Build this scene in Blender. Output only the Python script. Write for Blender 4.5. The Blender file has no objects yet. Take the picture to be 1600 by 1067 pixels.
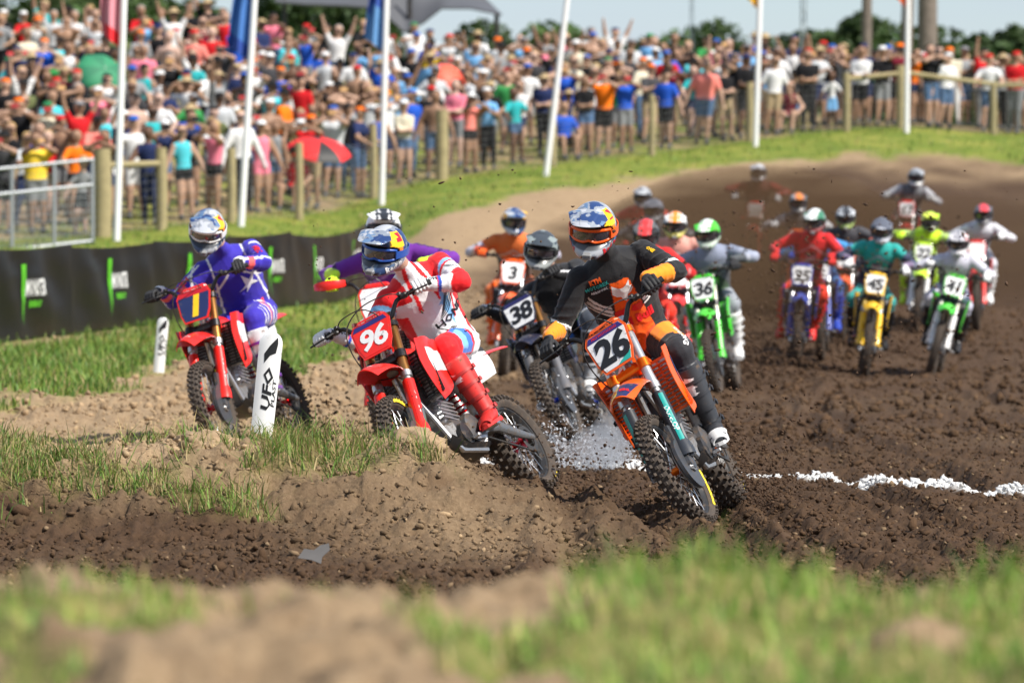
import bpy, bmesh, math, random
import numpy as np
from mathutils import Vector, Matrix, Quaternion
from mathutils.bvhtree import BVHTree
random.seed(7); np.random.seed(7)
PI = math.pi
sc = bpy.context.scene
COL = sc.collection

# ---------------------------------------------------------------- camera, sky, sun, exposure
CAM_H = 1.45
F = 7540.0                      # focal length in pixels of a 1600 px wide frame
PITCH = math.atan(133.5 / F)
cd = bpy.data.cameras.new('camera'); cam = bpy.data.objects.new('camera', cd); COL.objects.link(cam)
cd.sensor_width = 36; cd.lens = 36 * F / 1600
cam.location = (0, 0, CAM_H); cam.rotation_euler = (PI / 2 - PITCH, 0, 0)
cd.clip_start = 0.1; cd.clip_end = 3000
cd.dof.use_dof = True; cd.dof.focus_distance = 26.6; cd.dof.aperture_fstop = 4.0
sc.camera = cam
SUN = Vector((0.60, -0.42, 0.80)).normalized()
w = bpy.data.worlds.new('World'); sc.world = w; w.use_nodes = True
nt = w.node_tree; nt.nodes.clear()
so = nt.nodes.new('ShaderNodeOutputWorld'); bg = nt.nodes.new('ShaderNodeBackground'); sk = nt.nodes.new('ShaderNodeTexSky')
sk.sky_type = 'NISHITA'; sk.sun_disc = False
sk.sun_elevation = math.asin(SUN.z); sk.sun_rotation = math.atan2(SUN.x, SUN.y)
sk.dust_density = 0.4; sk.air_density = 1.0; sk.ozone_density = 3.5
bg.inputs[1].default_value = 0.09
tcw = nt.nodes.new('ShaderNodeTexCoord'); mpw = nt.nodes.new('ShaderNodeMapping'); mpw.inputs['Scale'].default_value = (3, 3, 14); cn = nt.nodes.new('ShaderNodeTexNoise'); cn.inputs['Scale'].default_value = 2.2; cn.inputs['Detail'].default_value = 6
mrw = nt.nodes.new('ShaderNodeMapRange'); mrw.inputs[1].default_value = .38; mrw.inputs[2].default_value = .68; mrw.inputs[3].default_value = .35; mrw.inputs[4].default_value = .8; cm_ = nt.nodes.new('ShaderNodeMix'); cm_.data_type = 'RGBA'; cm_.inputs[7].default_value = (4.6, 5.1, 6.1, 1)
nt.links.new(tcw.outputs['Generated'], mpw.inputs[0]); nt.links.new(mpw.outputs[0], cn.inputs['Vector']); nt.links.new(cn.outputs['Fac'], mrw.inputs[0]); nt.links.new(mrw.outputs[0], cm_.inputs[0]); nt.links.new(sk.outputs[0], cm_.inputs[6])
nt.links.new(cm_.outputs[2], bg.inputs[0]); nt.links.new(bg.outputs[0], so.inputs[0])
sl = bpy.data.lights.new('sun', 'SUN'); sl.energy = 5.0; sl.angle = math.radians(0.6); sl.color = (1.0, 0.94, 0.85)
sun = bpy.data.objects.new('sun', sl); COL.objects.link(sun); sun.rotation_euler = SUN.to_track_quat('Z', 'Y').to_euler()
sun.location = (20, -15, 40)
sc.view_settings.view_transform = 'Standard'; sc.view_settings.look = 'None'
sc.view_settings.exposure = 0.55; sc.view_settings.gamma = 1; sc.view_settings.use_curve_mapping = False
sc.render.engine = 'CYCLES'
cy = sc.cycles; cy.use_denoising = True; cy.max_bounces = 6; cy.diffuse_bounces = 2; cy.glossy_bounces = 3
cy.transmission_bounces = 4; cy.transparent_max_bounces = 8; cy.volume_bounces = 0; cy.sample_clamp_indirect = 4

def P(px, py, Y):
    """world point seen at photo pixel (px,py) at depth Y"""
    dx = (px - 800) / F; dz = -(py - 533.5) / F
    d = Vector((dx, math.cos(PITCH) + dz * math.sin(PITCH), -math.sin(PITCH) + dz * math.cos(PITCH)))
    return Vector((0, 0, CAM_H)) + d * (Y / d.y)

# ---------------------------------------------------------------- value noise (numpy)
def _h(ix, iy, iz, seed):
    n = (ix * 374761393 + iy * 668265263 + iz * 2147483647 + seed * 144665) & 0xffffffff
    n = ((n ^ (n >> 13)) * 1274126177) & 0xffffffff
    return ((n ^ (n >> 16)) & 0xffff) / 65535.0
def vnoise(x, y, z=None, seed=0):
    x = np.asarray(x, float); y = np.asarray(y, float); z = np.zeros_like(x) if z is None else np.asarray(z, float)
    ix, iy, iz = np.floor(x).astype(np.int64), np.floor(y).astype(np.int64), np.floor(z).astype(np.int64)
    fx, fy, fz = x - ix, y - iy, z - iz
    fx, fy, fz = [t * t * (3 - 2 * t) for t in (fx, fy, fz)]
    r = 0
    for a in (0, 1):
        for b in (0, 1):
            for c in (0, 1):
                wgt = (fx if a else 1 - fx) * (fy if b else 1 - fy) * (fz if c else 1 - fz)
                r = r + wgt * _h(ix + a, iy + b, iz + c, seed)
    return r * 2 - 1
def fbm(x, y, z=None, octv=4, seed=0, gain=0.5):
    s = 0; a = 1.0; t = 0
    for i in range(octv):
        k = 2.03 ** i
        s = s + a * vnoise(x * k, y * k, None if z is None else z * k, seed + i * 17); t += a; a *= gain
    return s / t
def sstep(a, b, x):
    t = np.clip((np.asarray(x, float) - a) / (b - a), 0, 1); return t * t * (3 - 2 * t)

# ---------------------------------------------------------------- materials
MATS = {}
def _nodes(name):
    m = bpy.data.materials.new(name); m.use_nodes = True; n = m.node_tree.nodes; l = m.node_tree.links
    return m, n, l, n['Principled BSDF']
def mat(name, col, rough=0.5, metal=0.0, spec=0.5, var=0.12, scale=9.0, bump=0.0, bscale=60.0, dirt=0.0, coat=0.0, bdist=0.004):
    """solid-coloured procedural material with a little tonal variation, relief and splashed mud"""
    if name in MATS: return MATS[name]
    m, n, l, p = _nodes(name)
    tc = n.new('ShaderNodeTexCoord')
    nz = n.new('ShaderNodeTexNoise'); nz.inputs['Scale'].default_value = scale; nz.inputs['Detail'].default_value = 5
    l.new(tc.outputs['Object'], nz.inputs['Vector'])
    mx = n.new('ShaderNodeMix'); mx.data_type = 'RGBA'
    c = list(col)[:3]
    mx.inputs[6].default_value = (*[max(0, v * (1 - var)) for v in c], 1)
    mx.inputs[7].default_value = (*[min(1, v * (1 + var)) for v in c], 1)
    l.new(nz.outputs['Fac'], mx.inputs[0])
    out = mx.outputs[2]
    if dirt > 0:
        n2 = n.new('ShaderNodeTexNoise'); n2.inputs['Scale'].default_value = 22; n2.inputs['Detail'].default_value = 8; n2.inputs['Roughness'].default_value = 0.7
        l.new(tc.outputs['Object'], n2.inputs['Vector'])
        r = n.new('ShaderNodeMapRange'); r.inputs[1].default_value = 0.62 - dirt * 0.25; r.inputs[2].default_value = 0.74 - dirt * 0.12
        r.inputs[4].default_value = 0.9
        l.new(n2.outputs['Fac'], r.inputs[0])
        m2 = n.new('ShaderNodeMix'); m2.data_type = 'RGBA'; l.new(r.outputs[0], m2.inputs[0]); l.new(out, m2.inputs[6])
        m2.inputs[7].default_value = (0.13, 0.085, 0.052, 1); out = m2.outputs[2]
        r2 = n.new('ShaderNodeMapRange'); r2.inputs[3].default_value = rough; r2.inputs[4].default_value = 0.9
        l.new(r.outputs[0], r2.inputs[0]); l.new(r2.outputs[0], p.inputs['Roughness'])
    else:
        p.inputs['Roughness'].default_value = rough
    l.new(out, p.inputs['Base Color'])
    p.inputs['Metallic'].default_value = metal; p.inputs['Specular IOR Level'].default_value = spec
    if coat: p.inputs['Coat Weight'].default_value = coat; p.inputs['Coat Roughness'].default_value = 0.08
    if bump:
        nb = n.new('ShaderNodeTexNoise'); nb.inputs['Scale'].default_value = bscale; nb.inputs['Detail'].default_value = 6
        l.new(tc.outputs['Object'], nb.inputs['Vector'])
        b = n.new('ShaderNodeBump'); b.inputs['Strength'].default_value = bump; b.inputs['Distance'].default_value = bdist
        l.new(nb.outputs['Fac'], b.inputs['Height']); l.new(b.outputs[0], p.inputs['Normal'])
    MATS[name] = m; return m
def paint_mat(name, rough=0.7, spec=0.3, bump=0.3, bscale=25, bdist=0.01, coat=0.0, dirt=0.0, sheen=0.0, attr='Col'):
    """material whose printed colours come from the mesh's own colour attribute"""
    if name in MATS: return MATS[name]
    m, n, l, p = _nodes(name)
    a = n.new('ShaderNodeAttribute'); a.attribute_name = attr
    tc = n.new('ShaderNodeTexCoord'); out = a.outputs['Color']
    if dirt > 0:
        n2 = n.new('ShaderNodeTexNoise'); n2.inputs['Scale'].default_value = 16; n2.inputs['Detail'].default_value = 9; n2.inputs['Roughness'].default_value = 0.72
        l.new(tc.outputs['Object'], n2.inputs['Vector'])
        r = n.new('ShaderNodeMapRange'); r.inputs[1].default_value = 0.66 - dirt * 0.25; r.inputs[2].default_value = 0.80 - dirt * 0.15; r.inputs[4].default_value = 0.75
        l.new(n2.outputs['Fac'], r.inputs[0])
        m2 = n.new('ShaderNodeMix'); m2.data_type = 'RGBA'; l.new(r.outputs[0], m2.inputs[0]); l.new(out, m2.inputs[6])
        m2.inputs[7].default_value = (0.14, 0.09, 0.055, 1); out = m2.outputs[2]
    l.new(out, p.inputs['Base Color'])
    p.inputs['Roughness'].default_value = rough; p.inputs['Specular IOR Level'].default_value = spec
    if coat: p.inputs['Coat Weight'].default_value = coat; p.inputs['Coat Roughness'].default_value = 0.06
    if sheen: p.inputs['Sheen Weight'].default_value = sheen
    if bump:
        nb = n.new('ShaderNodeTexNoise'); nb.inputs['Scale'].default_value = bscale; nb.inputs['Detail'].default_value = 4; nb.inputs['Distortion'].default_value = 1.2
        l.new(tc.outputs['Object'], nb.inputs['Vector'])
        b = n.new('ShaderNodeBump'); b.inputs['Strength'].default_value = bump; b.inputs['Distance'].default_value = bdist
        l.new(nb.outputs['Fac'], b.inputs['Height']); l.new(b.outputs[0], p.inputs['Normal'])
    MATS[name] = m; return m

# ---------------------------------------------------------------- mesh builder
def ortho(d, up=(0, 0, 1)):
    d = Vector(d).normalized(); u = Vector(up)
    if abs(d.dot(u)) > 0.97: u = Vector((1, 0, 0)) if abs(d.x) < 0.9 else Vector((0, 1, 0))
    s = d.cross(u).normalized(); return d, s, s.cross(d).normalized()
class MB:
    def __init__(s): s.v = []; s.f = []; s.m = []
    def add(s, vs, fs, mi=0):
        o = len(s.v); s.v.extend([tuple(p) for p in vs]); s.f.extend([tuple(i + o for i in f) for f in fs]); s.m.extend([mi] * len(fs)); return s
    def loops(s, rings, mi=0, caps=True, closed=True):
        """rings: list of rings (each a list of n points)"""
        n = len(rings[0]); vs = [p for r in rings for p in r]; fs = []
        for i in range(len(rings) - 1):
            for j in range(n if closed else n - 1):
                k = (j + 1) % n
                fs.append((i * n + j, i * n + k, (i + 1) * n + k, (i + 1) * n + j))
        if caps and closed: fs.append(tuple(range(n))[::-1]); fs.append(tuple(range((len(rings) - 1) * n, len(rings) * n)))
        return s.add(vs, fs, mi)
    def tube(s, path, r, n=8, mi=0, up=(0, 0, 1), flat=1.0, closed=False):
        path = [Vector(p) for p in path]; rings = []; N = len(path)
        if not hasattr(r, '__len__'): r = [r] * N
        prev = None
        for i, p in enumerate(path):
            if closed: d = path[(i + 1) % N] - path[i - 1]
            else: d = path[min(i + 1, N - 1)] - path[max(i - 1, 0)]
            d, a, b = ortho(d, up)
            if prev is not None and a.dot(prev) < 0: a = -a; b = -b
            prev = a
            rings.append([p + a * (math.cos(2 * PI * k / n) * r[i]) + b * (math.sin(2 * PI * k / n) * r[i] * flat) for k in range(n)])
        if closed: rings.append(rings[0])
        return s.loops(rings, mi, caps=not closed)
    def box(s, c, size, R=None, mi=0, bev=0.0, taper=1.0):
        c = Vector(c); R = R or Matrix.Identity(3); hx, hy, hz = [q / 2 for q in size]
        if bev <= 0:
            vs = [c + R @ Vector((x * hx * (taper if z > 0 else 1), y * hy * (taper if z > 0 else 1), z * hz)) for z in (-1, 1) for x, y in ((-1, -1), (1, -1), (1, 1), (-1, 1))]
            fs = [(3, 2, 1, 0), (4, 5, 6, 7), (0, 1, 5, 4), (1, 2, 6, 5), (2, 3, 7, 6), (3, 0, 4, 7)]
            return s.add(vs, fs, mi)
        b = min(bev, hx * .9, hy * .9, hz * .9)
        def ring(z, k):
            q = []; 
            for (sx, sy) in ((1, 1), (-1, 1), (-1, -1), (1, -1)):
                X = hx - k; Y = hy - k
                pts = [(sx * X, sy * (Y - b)), (sx * (X - b), sy * Y)]
                if sx * sy < 0: pts = pts[::-1]
                q += pts
            return [c + R @ Vector((x, y, z)) for x, y in q]
        return s.loops([ring(-hz, b * .7), ring(-hz + b, 0), ring(hz - b, 0), ring(hz, b * .7)], mi)
    def bar(s, a, b, wd, th, mi=0, up=(0, 0, 1), bev=0.0):
        a = Vector(a); b = Vector(b); d, sd, u = ortho(b - a, up)
        R = Matrix((d, sd, u)).transposed()
        return s.box((a + b) / 2, ((b - a).length, wd, th), R, mi, bev)
    def ball(s, c, r, n=10, mi=0, R=None):
        c = Vector(c); r = Vector((r, r, r)) if not hasattr(r, '__len__') else Vector(r); R = R or Matrix.Identity(3); m = max(4, n // 2 + 1); rings = []
        for i in range(1, m):
            t = PI * i / m
            rings.append([c + R @ Vector((r.x * math.sin(t) * math.cos(2 * PI * k / n), r.y * math.sin(t) * math.sin(2 * PI * k / n), -r.z * math.cos(t))) for k in range(n)])
        return s.loops(rings, mi)
    def lathe(s, prof, n=24, mi=0, O=(0, 0, 0), ax=(0, 1, 0), close=True):
        """prof: (radius, along) pairs, around axis ax"""
        d, a, b = ortho(ax); O = Vector(O); rings = []
        for k in range(n):
            t = 2 * PI * k / n; e = a * math.cos(t) + b * math.sin(t)
            rings.append([O + e * r + d * h for r, h in prof])
        rings.append(rings[0]); return s.loops(rings, mi, caps=False, closed=close)
    def sheet(s, grid, th, mi=0):
        """grid[i][j] of points -> a shell with thickness th (both faces and the rim)"""
        ni, nj = len(grid), len(grid[0]); g = [[Vector(p) for p in r] for r in grid]; vs = []
        for side in (1, -1):
            for i in range(ni):
                for j in range(nj):
                    du = g[min(i + 1, ni - 1)][j] - g[max(i - 1, 0)][j]; dv = g[i][min(j + 1, nj - 1)] - g[i][max(j - 1, 0)]
                    nn = du.cross(dv)
                    nn = nn.normalized() if nn.length > 1e-9 else Vector((0, 0, 1))
                    vs.append(g[i][j] + nn * (side * th / 2))
        K = ni * nj; fs = []
        ix = lambda i, j: i * nj + j
        for i in range(ni - 1):
            for j in range(nj - 1):
                q = (ix(i, j), ix(i + 1, j), ix(i + 1, j + 1), ix(i, j + 1)); fs.append(q); fs.append(tuple(K + t for t in q[::-1]))
        rim = [ix(i, 0) for i in range(ni)] + [ix(ni - 1, j) for j in range(1, nj)] + [ix(i, nj - 1) for i in range(ni - 2, -1, -1)] + [ix(0, j) for j in range(nj - 2, 0, -1)]
        for a, b in zip(rim, rim[1:] + rim[:1]): fs.append((b, a, a + K, b + K))
        return s.add(vs, fs, mi)
    def poly(s, pts, th, frame=None, mi=0, dome=0.0):
        """extrude a flat outline (x,y) by th along z of frame (4x4)"""
        fr = frame or Matrix.Identity(4); n = len(pts)
        vs = [fr @ Vector((x, y, -th / 2)) for x, y in pts] + [fr @ Vector((x, y, th / 2)) for x, y in pts]
        fs = [tuple(range(n))[::-1], tuple(range(n, 2 * n))] + [(i, (i + 1) % n, n + (i + 1) % n, n + i) for i in range(n)]
        return s.add(vs, fs, mi)
    def mesh(s, name, mats=(), smooth=35, tri=False):
        me = bpy.data.meshes.new(name); me.from_pydata(s.v, [], s.f); 
        for m in mats: me.materials.append(m)
        if len(mats) > 1: me.polygons.foreach_set('material_index', s.m)
        fix_normals(me)
        if smooth: me.shade_smooth(); me.set_sharp_from_angle(angle=math.radians(smooth))
        return me
def fix_normals(me):
    bm = bmesh.new(); bm.from_mesh(me); bmesh.ops.recalc_face_normals(bm, faces=bm.faces); bm.to_mesh(me); bm.free(); me.update()
def link(name, me, parent=None, M=None, mats=None):
    o = bpy.data.objects.new(name, me); COL.objects.link(o)
    if parent is not None: o.parent = parent
    if M is not None: o.matrix_local = M
    if mats:
        for i, m in enumerate(mats): o.material_slots[i].link = 'OBJECT'; o.material_slots[i].material = m
    return o
def empty(name, M=None, parent=None):
    o = bpy.data.objects.new(name, None); COL.objects.link(o); o.empty_display_size = 0.2
    if parent is not None: o.parent = parent
    if M is not None: o.matrix_local = M
    return o
def tag(o, label=None, cat=None, group=None, kind=None):
    if label: o['label'] = label
    if cat: o['category'] = cat
    if group: o['group'] = group
    if kind: o['kind'] = kind
    return o
def np_mesh(name, v, f, mats=(), smooth=False, mi=None, col=None):
    """fast mesh from numpy arrays, faces all of the same size"""
    me = bpy.data.meshes.new(name); v = np.asarray(v, np.float32); f = np.asarray(f, np.int32); k = f.shape[1]
    me.vertices.add(len(v)); me.vertices.foreach_set('co', v.ravel())
    me.loops.add(f.size); me.loops.foreach_set('vertex_index', f.ravel())
    me.polygons.add(len(f)); me.polygons.foreach_set('loop_start', np.arange(0, f.size, k, dtype=np.int32))
    me.polygons.foreach_set('loop_total', np.full(len(f), k, np.int32))
    for m in mats: me.materials.append(m)
    if mi is not None: me.polygons.foreach_set('material_index', np.asarray(mi, np.int32))
    me.update(calc_edges=True)
    if smooth: me.shade_smooth()
    if col is not None: set_col(me, col)
    return me
def set_col(me, rgb, name='Col'):
    a = me.color_attributes.new(name, 'FLOAT_COLOR', 'POINT')
    c = np.ones((len(me.vertices), 4), np.float32); c[:, :3] = rgb; a.data.foreach_set('color', c.ravel())
def verts_np(me):
    v = np.empty(len(me.vertices) * 3, np.float32); me.vertices.foreach_get('co', v); return v.reshape(-1, 3).astype(float)
def remesh(mb, voxel, smooth_it=3, fac=0.5):
    """fuse overlapping closed solids into one continuous skin"""
    me = bpy.data.meshes.new('tmp'); me.from_pydata(mb.v, [], mb.f); fix_normals(me)
    o = bpy.data.objects.new('tmp', me); COL.objects.link(o)
    r = o.modifiers.new('r', 'REMESH'); r.mode = 'VOXEL'; r.voxel_size = voxel; r.use_smooth_shade = True
    if smooth_it:
        s = o.modifiers.new('s', 'SMOOTH'); s.factor = fac; s.iterations = smooth_it
    dg = bpy.context.evaluated_depsgraph_get(); dg.update()
    out = bpy.data.meshes.new_from_object(o.evaluated_get(dg)); bpy.data.objects.remove(o); bpy.data.meshes.remove(me)
    out.shade_smooth(); out.materials.clear(); return out
# ---------------------------------------------------------------- lettering
def text_mesh(s, size, bold=0.0, shear=0.0, depth=0.0, res=2, spacing=1.0):
    c = bpy.data.curves.new('t', 'FONT'); c.body = s; c.size = size; c.offset = bold * size; c.shear = shear; c.extrude = depth
    c.align_x = 'CENTER'; c.align_y = 'CENTER'; c.resolution_u = res; c.space_character = spacing; c.fill_mode = 'BOTH' if depth > 0 else 'FRONT'
    o = bpy.data.objects.new('t', c); COL.objects.link(o); dg = bpy.context.evaluated_depsgraph_get(); dg.update()
    me = bpy.data.meshes.new_from_object(o.evaluated_get(dg)); bpy.data.objects.remove(o); bpy.data.curves.remove(c); return me
def frame4(o, right, up):
    r = Vector(right).normalized(); u = Vector(up); u = (u - r * u.dot(r)).normalized(); n = r.cross(u)
    return Matrix(((r.x, u.x, n.x, o[0]), (r.y, u.y, n.y, o[1]), (r.z, u.z, n.z, o[2]), (0, 0, 0, 1)))
def bvh_of(me):
    bm = bmesh.new(); bm.from_mesh(me); t = BVHTree.FromBMesh(bm); bm.free(); return t
def decal(me, fr, bvh, off=0.003, reach=0.25, cut=0.02):
    """lay a flat print onto a curved surface: every vertex is dropped along -z of fr onto it"""
    bm = bmesh.new(); bm.from_mesh(me); bpy.data.meshes.remove(me)
    for _ in range(3):
        es = [e for e in bm.edges if e.calc_length() > cut]
        if not es: break
        bmesh.ops.subdivide_edges(bm, edges=es, cuts=1)
        bmesh.ops.triangulate(bm, faces=bm.faces)
    n = (fr.to_3x3() @ Vector((0, 0, 1))).normalized(); dead = []
    for v in bm.verts:
        p = fr @ v.co
        hit = bvh.ray_cast(p + n * reach, -n, reach * 2)
        if hit[0] is None: dead.append(v)
        else: v.co = hit[0] + n * off
    if dead: bmesh.ops.delete(bm, geom=dead, context='VERTS')
    out = bpy.data.meshes.new('print'); bm.to_mesh(out); bm.free(); return out
def outline_mesh(polys):
    """flat faces from lists of outlines"""
    bm = bmesh.new()
    for pl in polys:
        f = bm.faces.new([bm.verts.new((x, y, 0)) for x, y in pl])
    bmesh.ops.triangulate(bm, faces=bm.faces)
    me = bpy.data.meshes.new('o'); bm.to_mesh(me); bm.free(); return me
# ---------------------------------------------------------------- the ground
PXK = np.array([-900, -300, 0, 300, 550, 700, 850, 1000, 1200, 1400, 1600, 2500.])
YK = np.array([3, 8, 9.9, 10.8, 12.4, 15, 24, 28, 34, 40, 50, 60, 66, 75, 85, 92, 100, 107, 115, 125, 140, 170, 260, 700.])
FG = [.68, .76, .765, .62, .28, 0]
ZT = np.array([
 FG + [0, 0, .05, .26, .44, .52, .60, 1.2, 2.05, 2.9, 4.05, 5.2, 6.0, 6.5, 6.6, 5, 2, 0],
 FG + [0, 0, .05, .26, .44, .52, .60, 1.2, 2.05, 2.9, 4.05, 5.2, 6.0, 6.5, 6.6, 5, 2, 0],
 FG + [0, 0, .05, .26, .44, .52, .60, 1.2, 2.05, 2.95, 4.1, 5.2, 6.0, 6.5, 6.8, 5, 2, 0],
 FG + [0, 0, .05, .26, .42, .52, .62, 1.1, 2.06, 2.95, 4.05, 5.1, 6.0, 6.5, 6.8, 5, 2, 0],
 FG + [0, .02, .05, .16, .34, .48, .6, .85, 1.75, 2.3, 3.35, 4.5, 5.6, 6.2, 6.6, 5, 2, 0],
 FG + [0, .03, .03, .10, .22, .42, .65, 1.25, 2.1, 2.6, 3.25, 4.2, 5.3, 5.9, 6.3, 5, 2, 0],
 FG + [0, .0, .0, .05, .15, .38, .62, 1.15, 1.9, 2.6, 3.38, 4.1, 5.1, 5.7, 6, 5, 2, 0],
 FG + [0, 0, 0, 0, .10, .35, .6, 1.0, 1.7, 2.4, 3.5, 4.15, 5.1, 5.5, 5.6, 5, 2, 0],
 FG + [0, 0, 0, 0, .03, .2, .45, .95, 1.7, 2.4, 3.5, 4.25, 4.95, 5.1, 5.1, 4.5, 2, 0],
 FG + [0, 0, 0, 0, 0, .1, .38, .9, 1.7, 2.4, 3.5, 4.32, 4.65, 4.8, 4.8, 4.3, 2, 0],
 FG + [0, 0, 0, 0, 0, .1, .35, .85, 1.6, 2.3, 3.3, 4.15, 4.5, 4.6, 4.6, 4.3, 2, 0],
 FG + [0, 0, 0, 0, 0, .1, .35, .85, 1.6, 2.2, 3.0, 3.8, 4.2, 4.4, 4.4, 4, 2, 0]], float)
_YF = np.concatenate([np.arange(3, 140, .25), np.arange(140, 701, 4.)])
_ZF = []
for r in ZT:
    z = np.interp(_YF, YK, r)
    wd = np.clip(_YF * .035, .25, 3.0)
    zs = np.zeros_like(z)
    for o in (-1, -.5, 0, .5, 1): zs += np.interp(_YF + o * wd, YK, r)
    _ZF.append(zs / 5)
_ZF = np.array(_ZF)
def _base(px, Y):
    i = np.clip(np.searchsorted(PXK, px) - 1, 0, len(PXK) - 2); t = (px - PXK[i]) / (PXK[i + 1] - PXK[i]); t = np.clip(t, 0, 1); t = t * t * (3 - 2 * t)
    fy = np.interp(Y, _YF, np.arange(len(_YF))); j = np.clip(fy.astype(int), 0, len(_YF) - 2); u = fy - j
    a = _ZF[i, j] * (1 - u) + _ZF[i, j + 1] * u; b = _ZF[i + 1, j] * (1 - u) + _ZF[i + 1, j + 1] * u
    return a * (1 - t) + b * t
def topx(x, y): return 800 + F * x / y
def ground(x, y, fine=False):
    sc_ = np.isscalar(x); x = np.atleast_1d(np.asarray(x, float)); y = np.atleast_1d(np.asarray(y, float))
    px = topx(x, y); z = _base(px, y)
    # the berm with grass between the near rut and the inside riders
    ridge = 26.2 + .35 * np.sin(x * 1.3 + 1) + .1 * np.sin(x * 4)
    hm = (.395 + .05 * fbm(x * 1.2, x * 0 + 3, seed=5)) * sstep(1.1, -.95, x) * (1 + .15 * sstep(-.9, -.4, x) * sstep(-.1, -.4, x))
    z = np.maximum(z, hm * sstep(23.6, 25.9, y + .0 * x) * sstep(27.9, 26.7, y) * 1.0 + z * (1 - sstep(27.9, 26.7, y)) * 1.0) if True else z
    # ruts along the racing line
    lane = sstep(17, 20, y) * sstep(60, 40, y)
    z = z + lane * .045 * fbm(x * .8 + y * .25, y * .35, seed=11, octv=3)
    z = z + .10 * sstep(34, 60, y) * sstep(140, 90, y) * fbm(x * .25, y * .12, seed=12, octv=3)
    for k_, (x0, sl, cv) in enumerate(((1.5, -.055, .0022), (1.15, -.04, .0022), (2.3, -.03, .003), (3.1, -.05, .002), (.3, .03, .001), (.75, -.08, .004), (4.2, -.02, .002), (1.9, -.11, .003))):
        d_ = (x - (x0 + sl * (y - 26) + cv * (y - 26) ** 2 + .05 * np.sin(y * .7 + k_))) / .085; rt = sstep(19, 21, y) * sstep(70, 45, y) * (.7 + .6 * vnoise(y * .35 + k_ * 5, y * 0, seed=77)); z = z + rt * (-.062 * np.exp(-d_ ** 2) + .035 * np.exp(-((np.abs(d_) - 1.9) / .7) ** 2)) * sstep(24.8, 23.8, y + 0 * x) ** 0
    # foreground bank is lumpy
    z = z + sstep(13.0, 11.0, y) * (.07 * fbm(x * 2.3, y * 1.3, seed=21, octv=3) + .085 * fbm(x * 5.5, y * 4, seed=23, octv=3) + .04 * fbm(x * 14, y * 12, seed=22))
    if fine:
        dirt = 1 - grass_mask(x, y)
        k = sstep(15, 17, y) * sstep(75, 38, y)
        n1 = fbm(x * 7, y * 7, seed=31, octv=4, gain=.6); n2 = np.abs(fbm(x * 17, y * 17, seed=33, octv=3, gain=.6))
        mo = sstep(23.8, 24.6, y) * sstep(27.9, 27, y) * sstep(.6, -.5, x)
        z = z + k * dirt * (.038 * n1 + .050 * (n2 - .25) + .024 * fbm(x * 34, y * 34, seed=37, octv=2) + mo * .13 * fbm(x * 3.2, y * 3.2, seed=35, octv=4))
        z = z + dirt * sstep(30, 38, y) * sstep(90, 70, y) * .07 * fbm(x * 2.2, y * 1.6, seed=39, octv=4)
        z = z + k * (1 - dirt) * (.03 * n1 + .09 * mo * fbm(x * 3.2, y * 3.2, seed=35, octv=4))
    return float(z[0]) if sc_ else z
def grass_mask(x, y):
    px = topx(x, y)
    n = fbm(x * 1.4, y * .9, seed=41, octv=4)
    g = np.zeros_like(x)
    e1 = np.interp(px, [-900, 0, 130, 270, 320, 450, 560, 590, 600], [38, 40, 41.5, 46, 49, 47, 55, 70, 700])
    e1w = np.interp(px, [540, 620], [1, 0]) * (1 - .8 * np.exp(-((y - np.interp(px, [-200, 0, 215, 430, 572], [50, 53, 58.3, 65.8, 74.5])) / 1.1) ** 2))
    g = np.maximum(g, sstep(-.6, .8, (y - e1) * .5 + n * 2.2) * e1w * (px < 640))
    e2 = np.interp(px, [400, 560, 620, 700, 850, 1000, 1150, 1300, 1600, 2500], [60, 74, 80, 86.5, 93, 96.5, 99, 100.5, 101.2, 101])
    g = np.maximum(g, sstep(-.6, .6, (y - e2) + n * 1.5))
    # worn strip where the spectators stand
    cr = np.interp(px, [0, 300, 410, 560, 700, 1000, 1300, 1600], [81.3, 84, 86.9, 93, 97.3, 101.5, 106.3, 108])
    g = np.where(y > cr, np.clip(.45 + n * 1.2, 0, 1) * sstep(0, 1, y - cr) + (1 - sstep(0, 1, y - cr)) * g, g)
    g = np.where(y > 128, 1, g)
    # tufts on the middle berm
    mo = sstep(24.0, 25.2, y + .5 * fbm(x * 2, y * 2, seed=46)) * sstep(27.4, 26.6, y) * sstep(-.15, -.6, x)
    cl = fbm(x * 2.6 + 7, y * 2.2, seed=44, octv=4, gain=.65) * 1.3 + .30 * np.exp(-((x + 1.35) / .6) ** 2) + .12 * sstep(-2.0, -2.8, x) - .35 * np.exp(-((x + .6) / .25) ** 2)
    g = np.maximum(g, mo * sstep(-.05, .55, cl))
    # near bank: grass to the right, bare lumps to the left
    nb = sstep(11.4, 10.6, y)
    c2 = 1.5 * fbm(x * 2.6, y * 2.2, seed=45, octv=4) + np.interp(px, [0, 60, 200, 430, 560, 700, 850, 960, 1100, 1600], [.14, .14, -.08, -.18, -.1, -.06, .16, .42, .5, .5])
    c2 = c2 - sstep(8.6, 9.4, y) * np.interp(px, [0, 850, 960], [.40, .35, .0]) + .22 * sstep(9.0, 8.2, y)
    g = np.maximum(g, nb * sstep(-.05, .15, c2))
    return g
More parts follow.
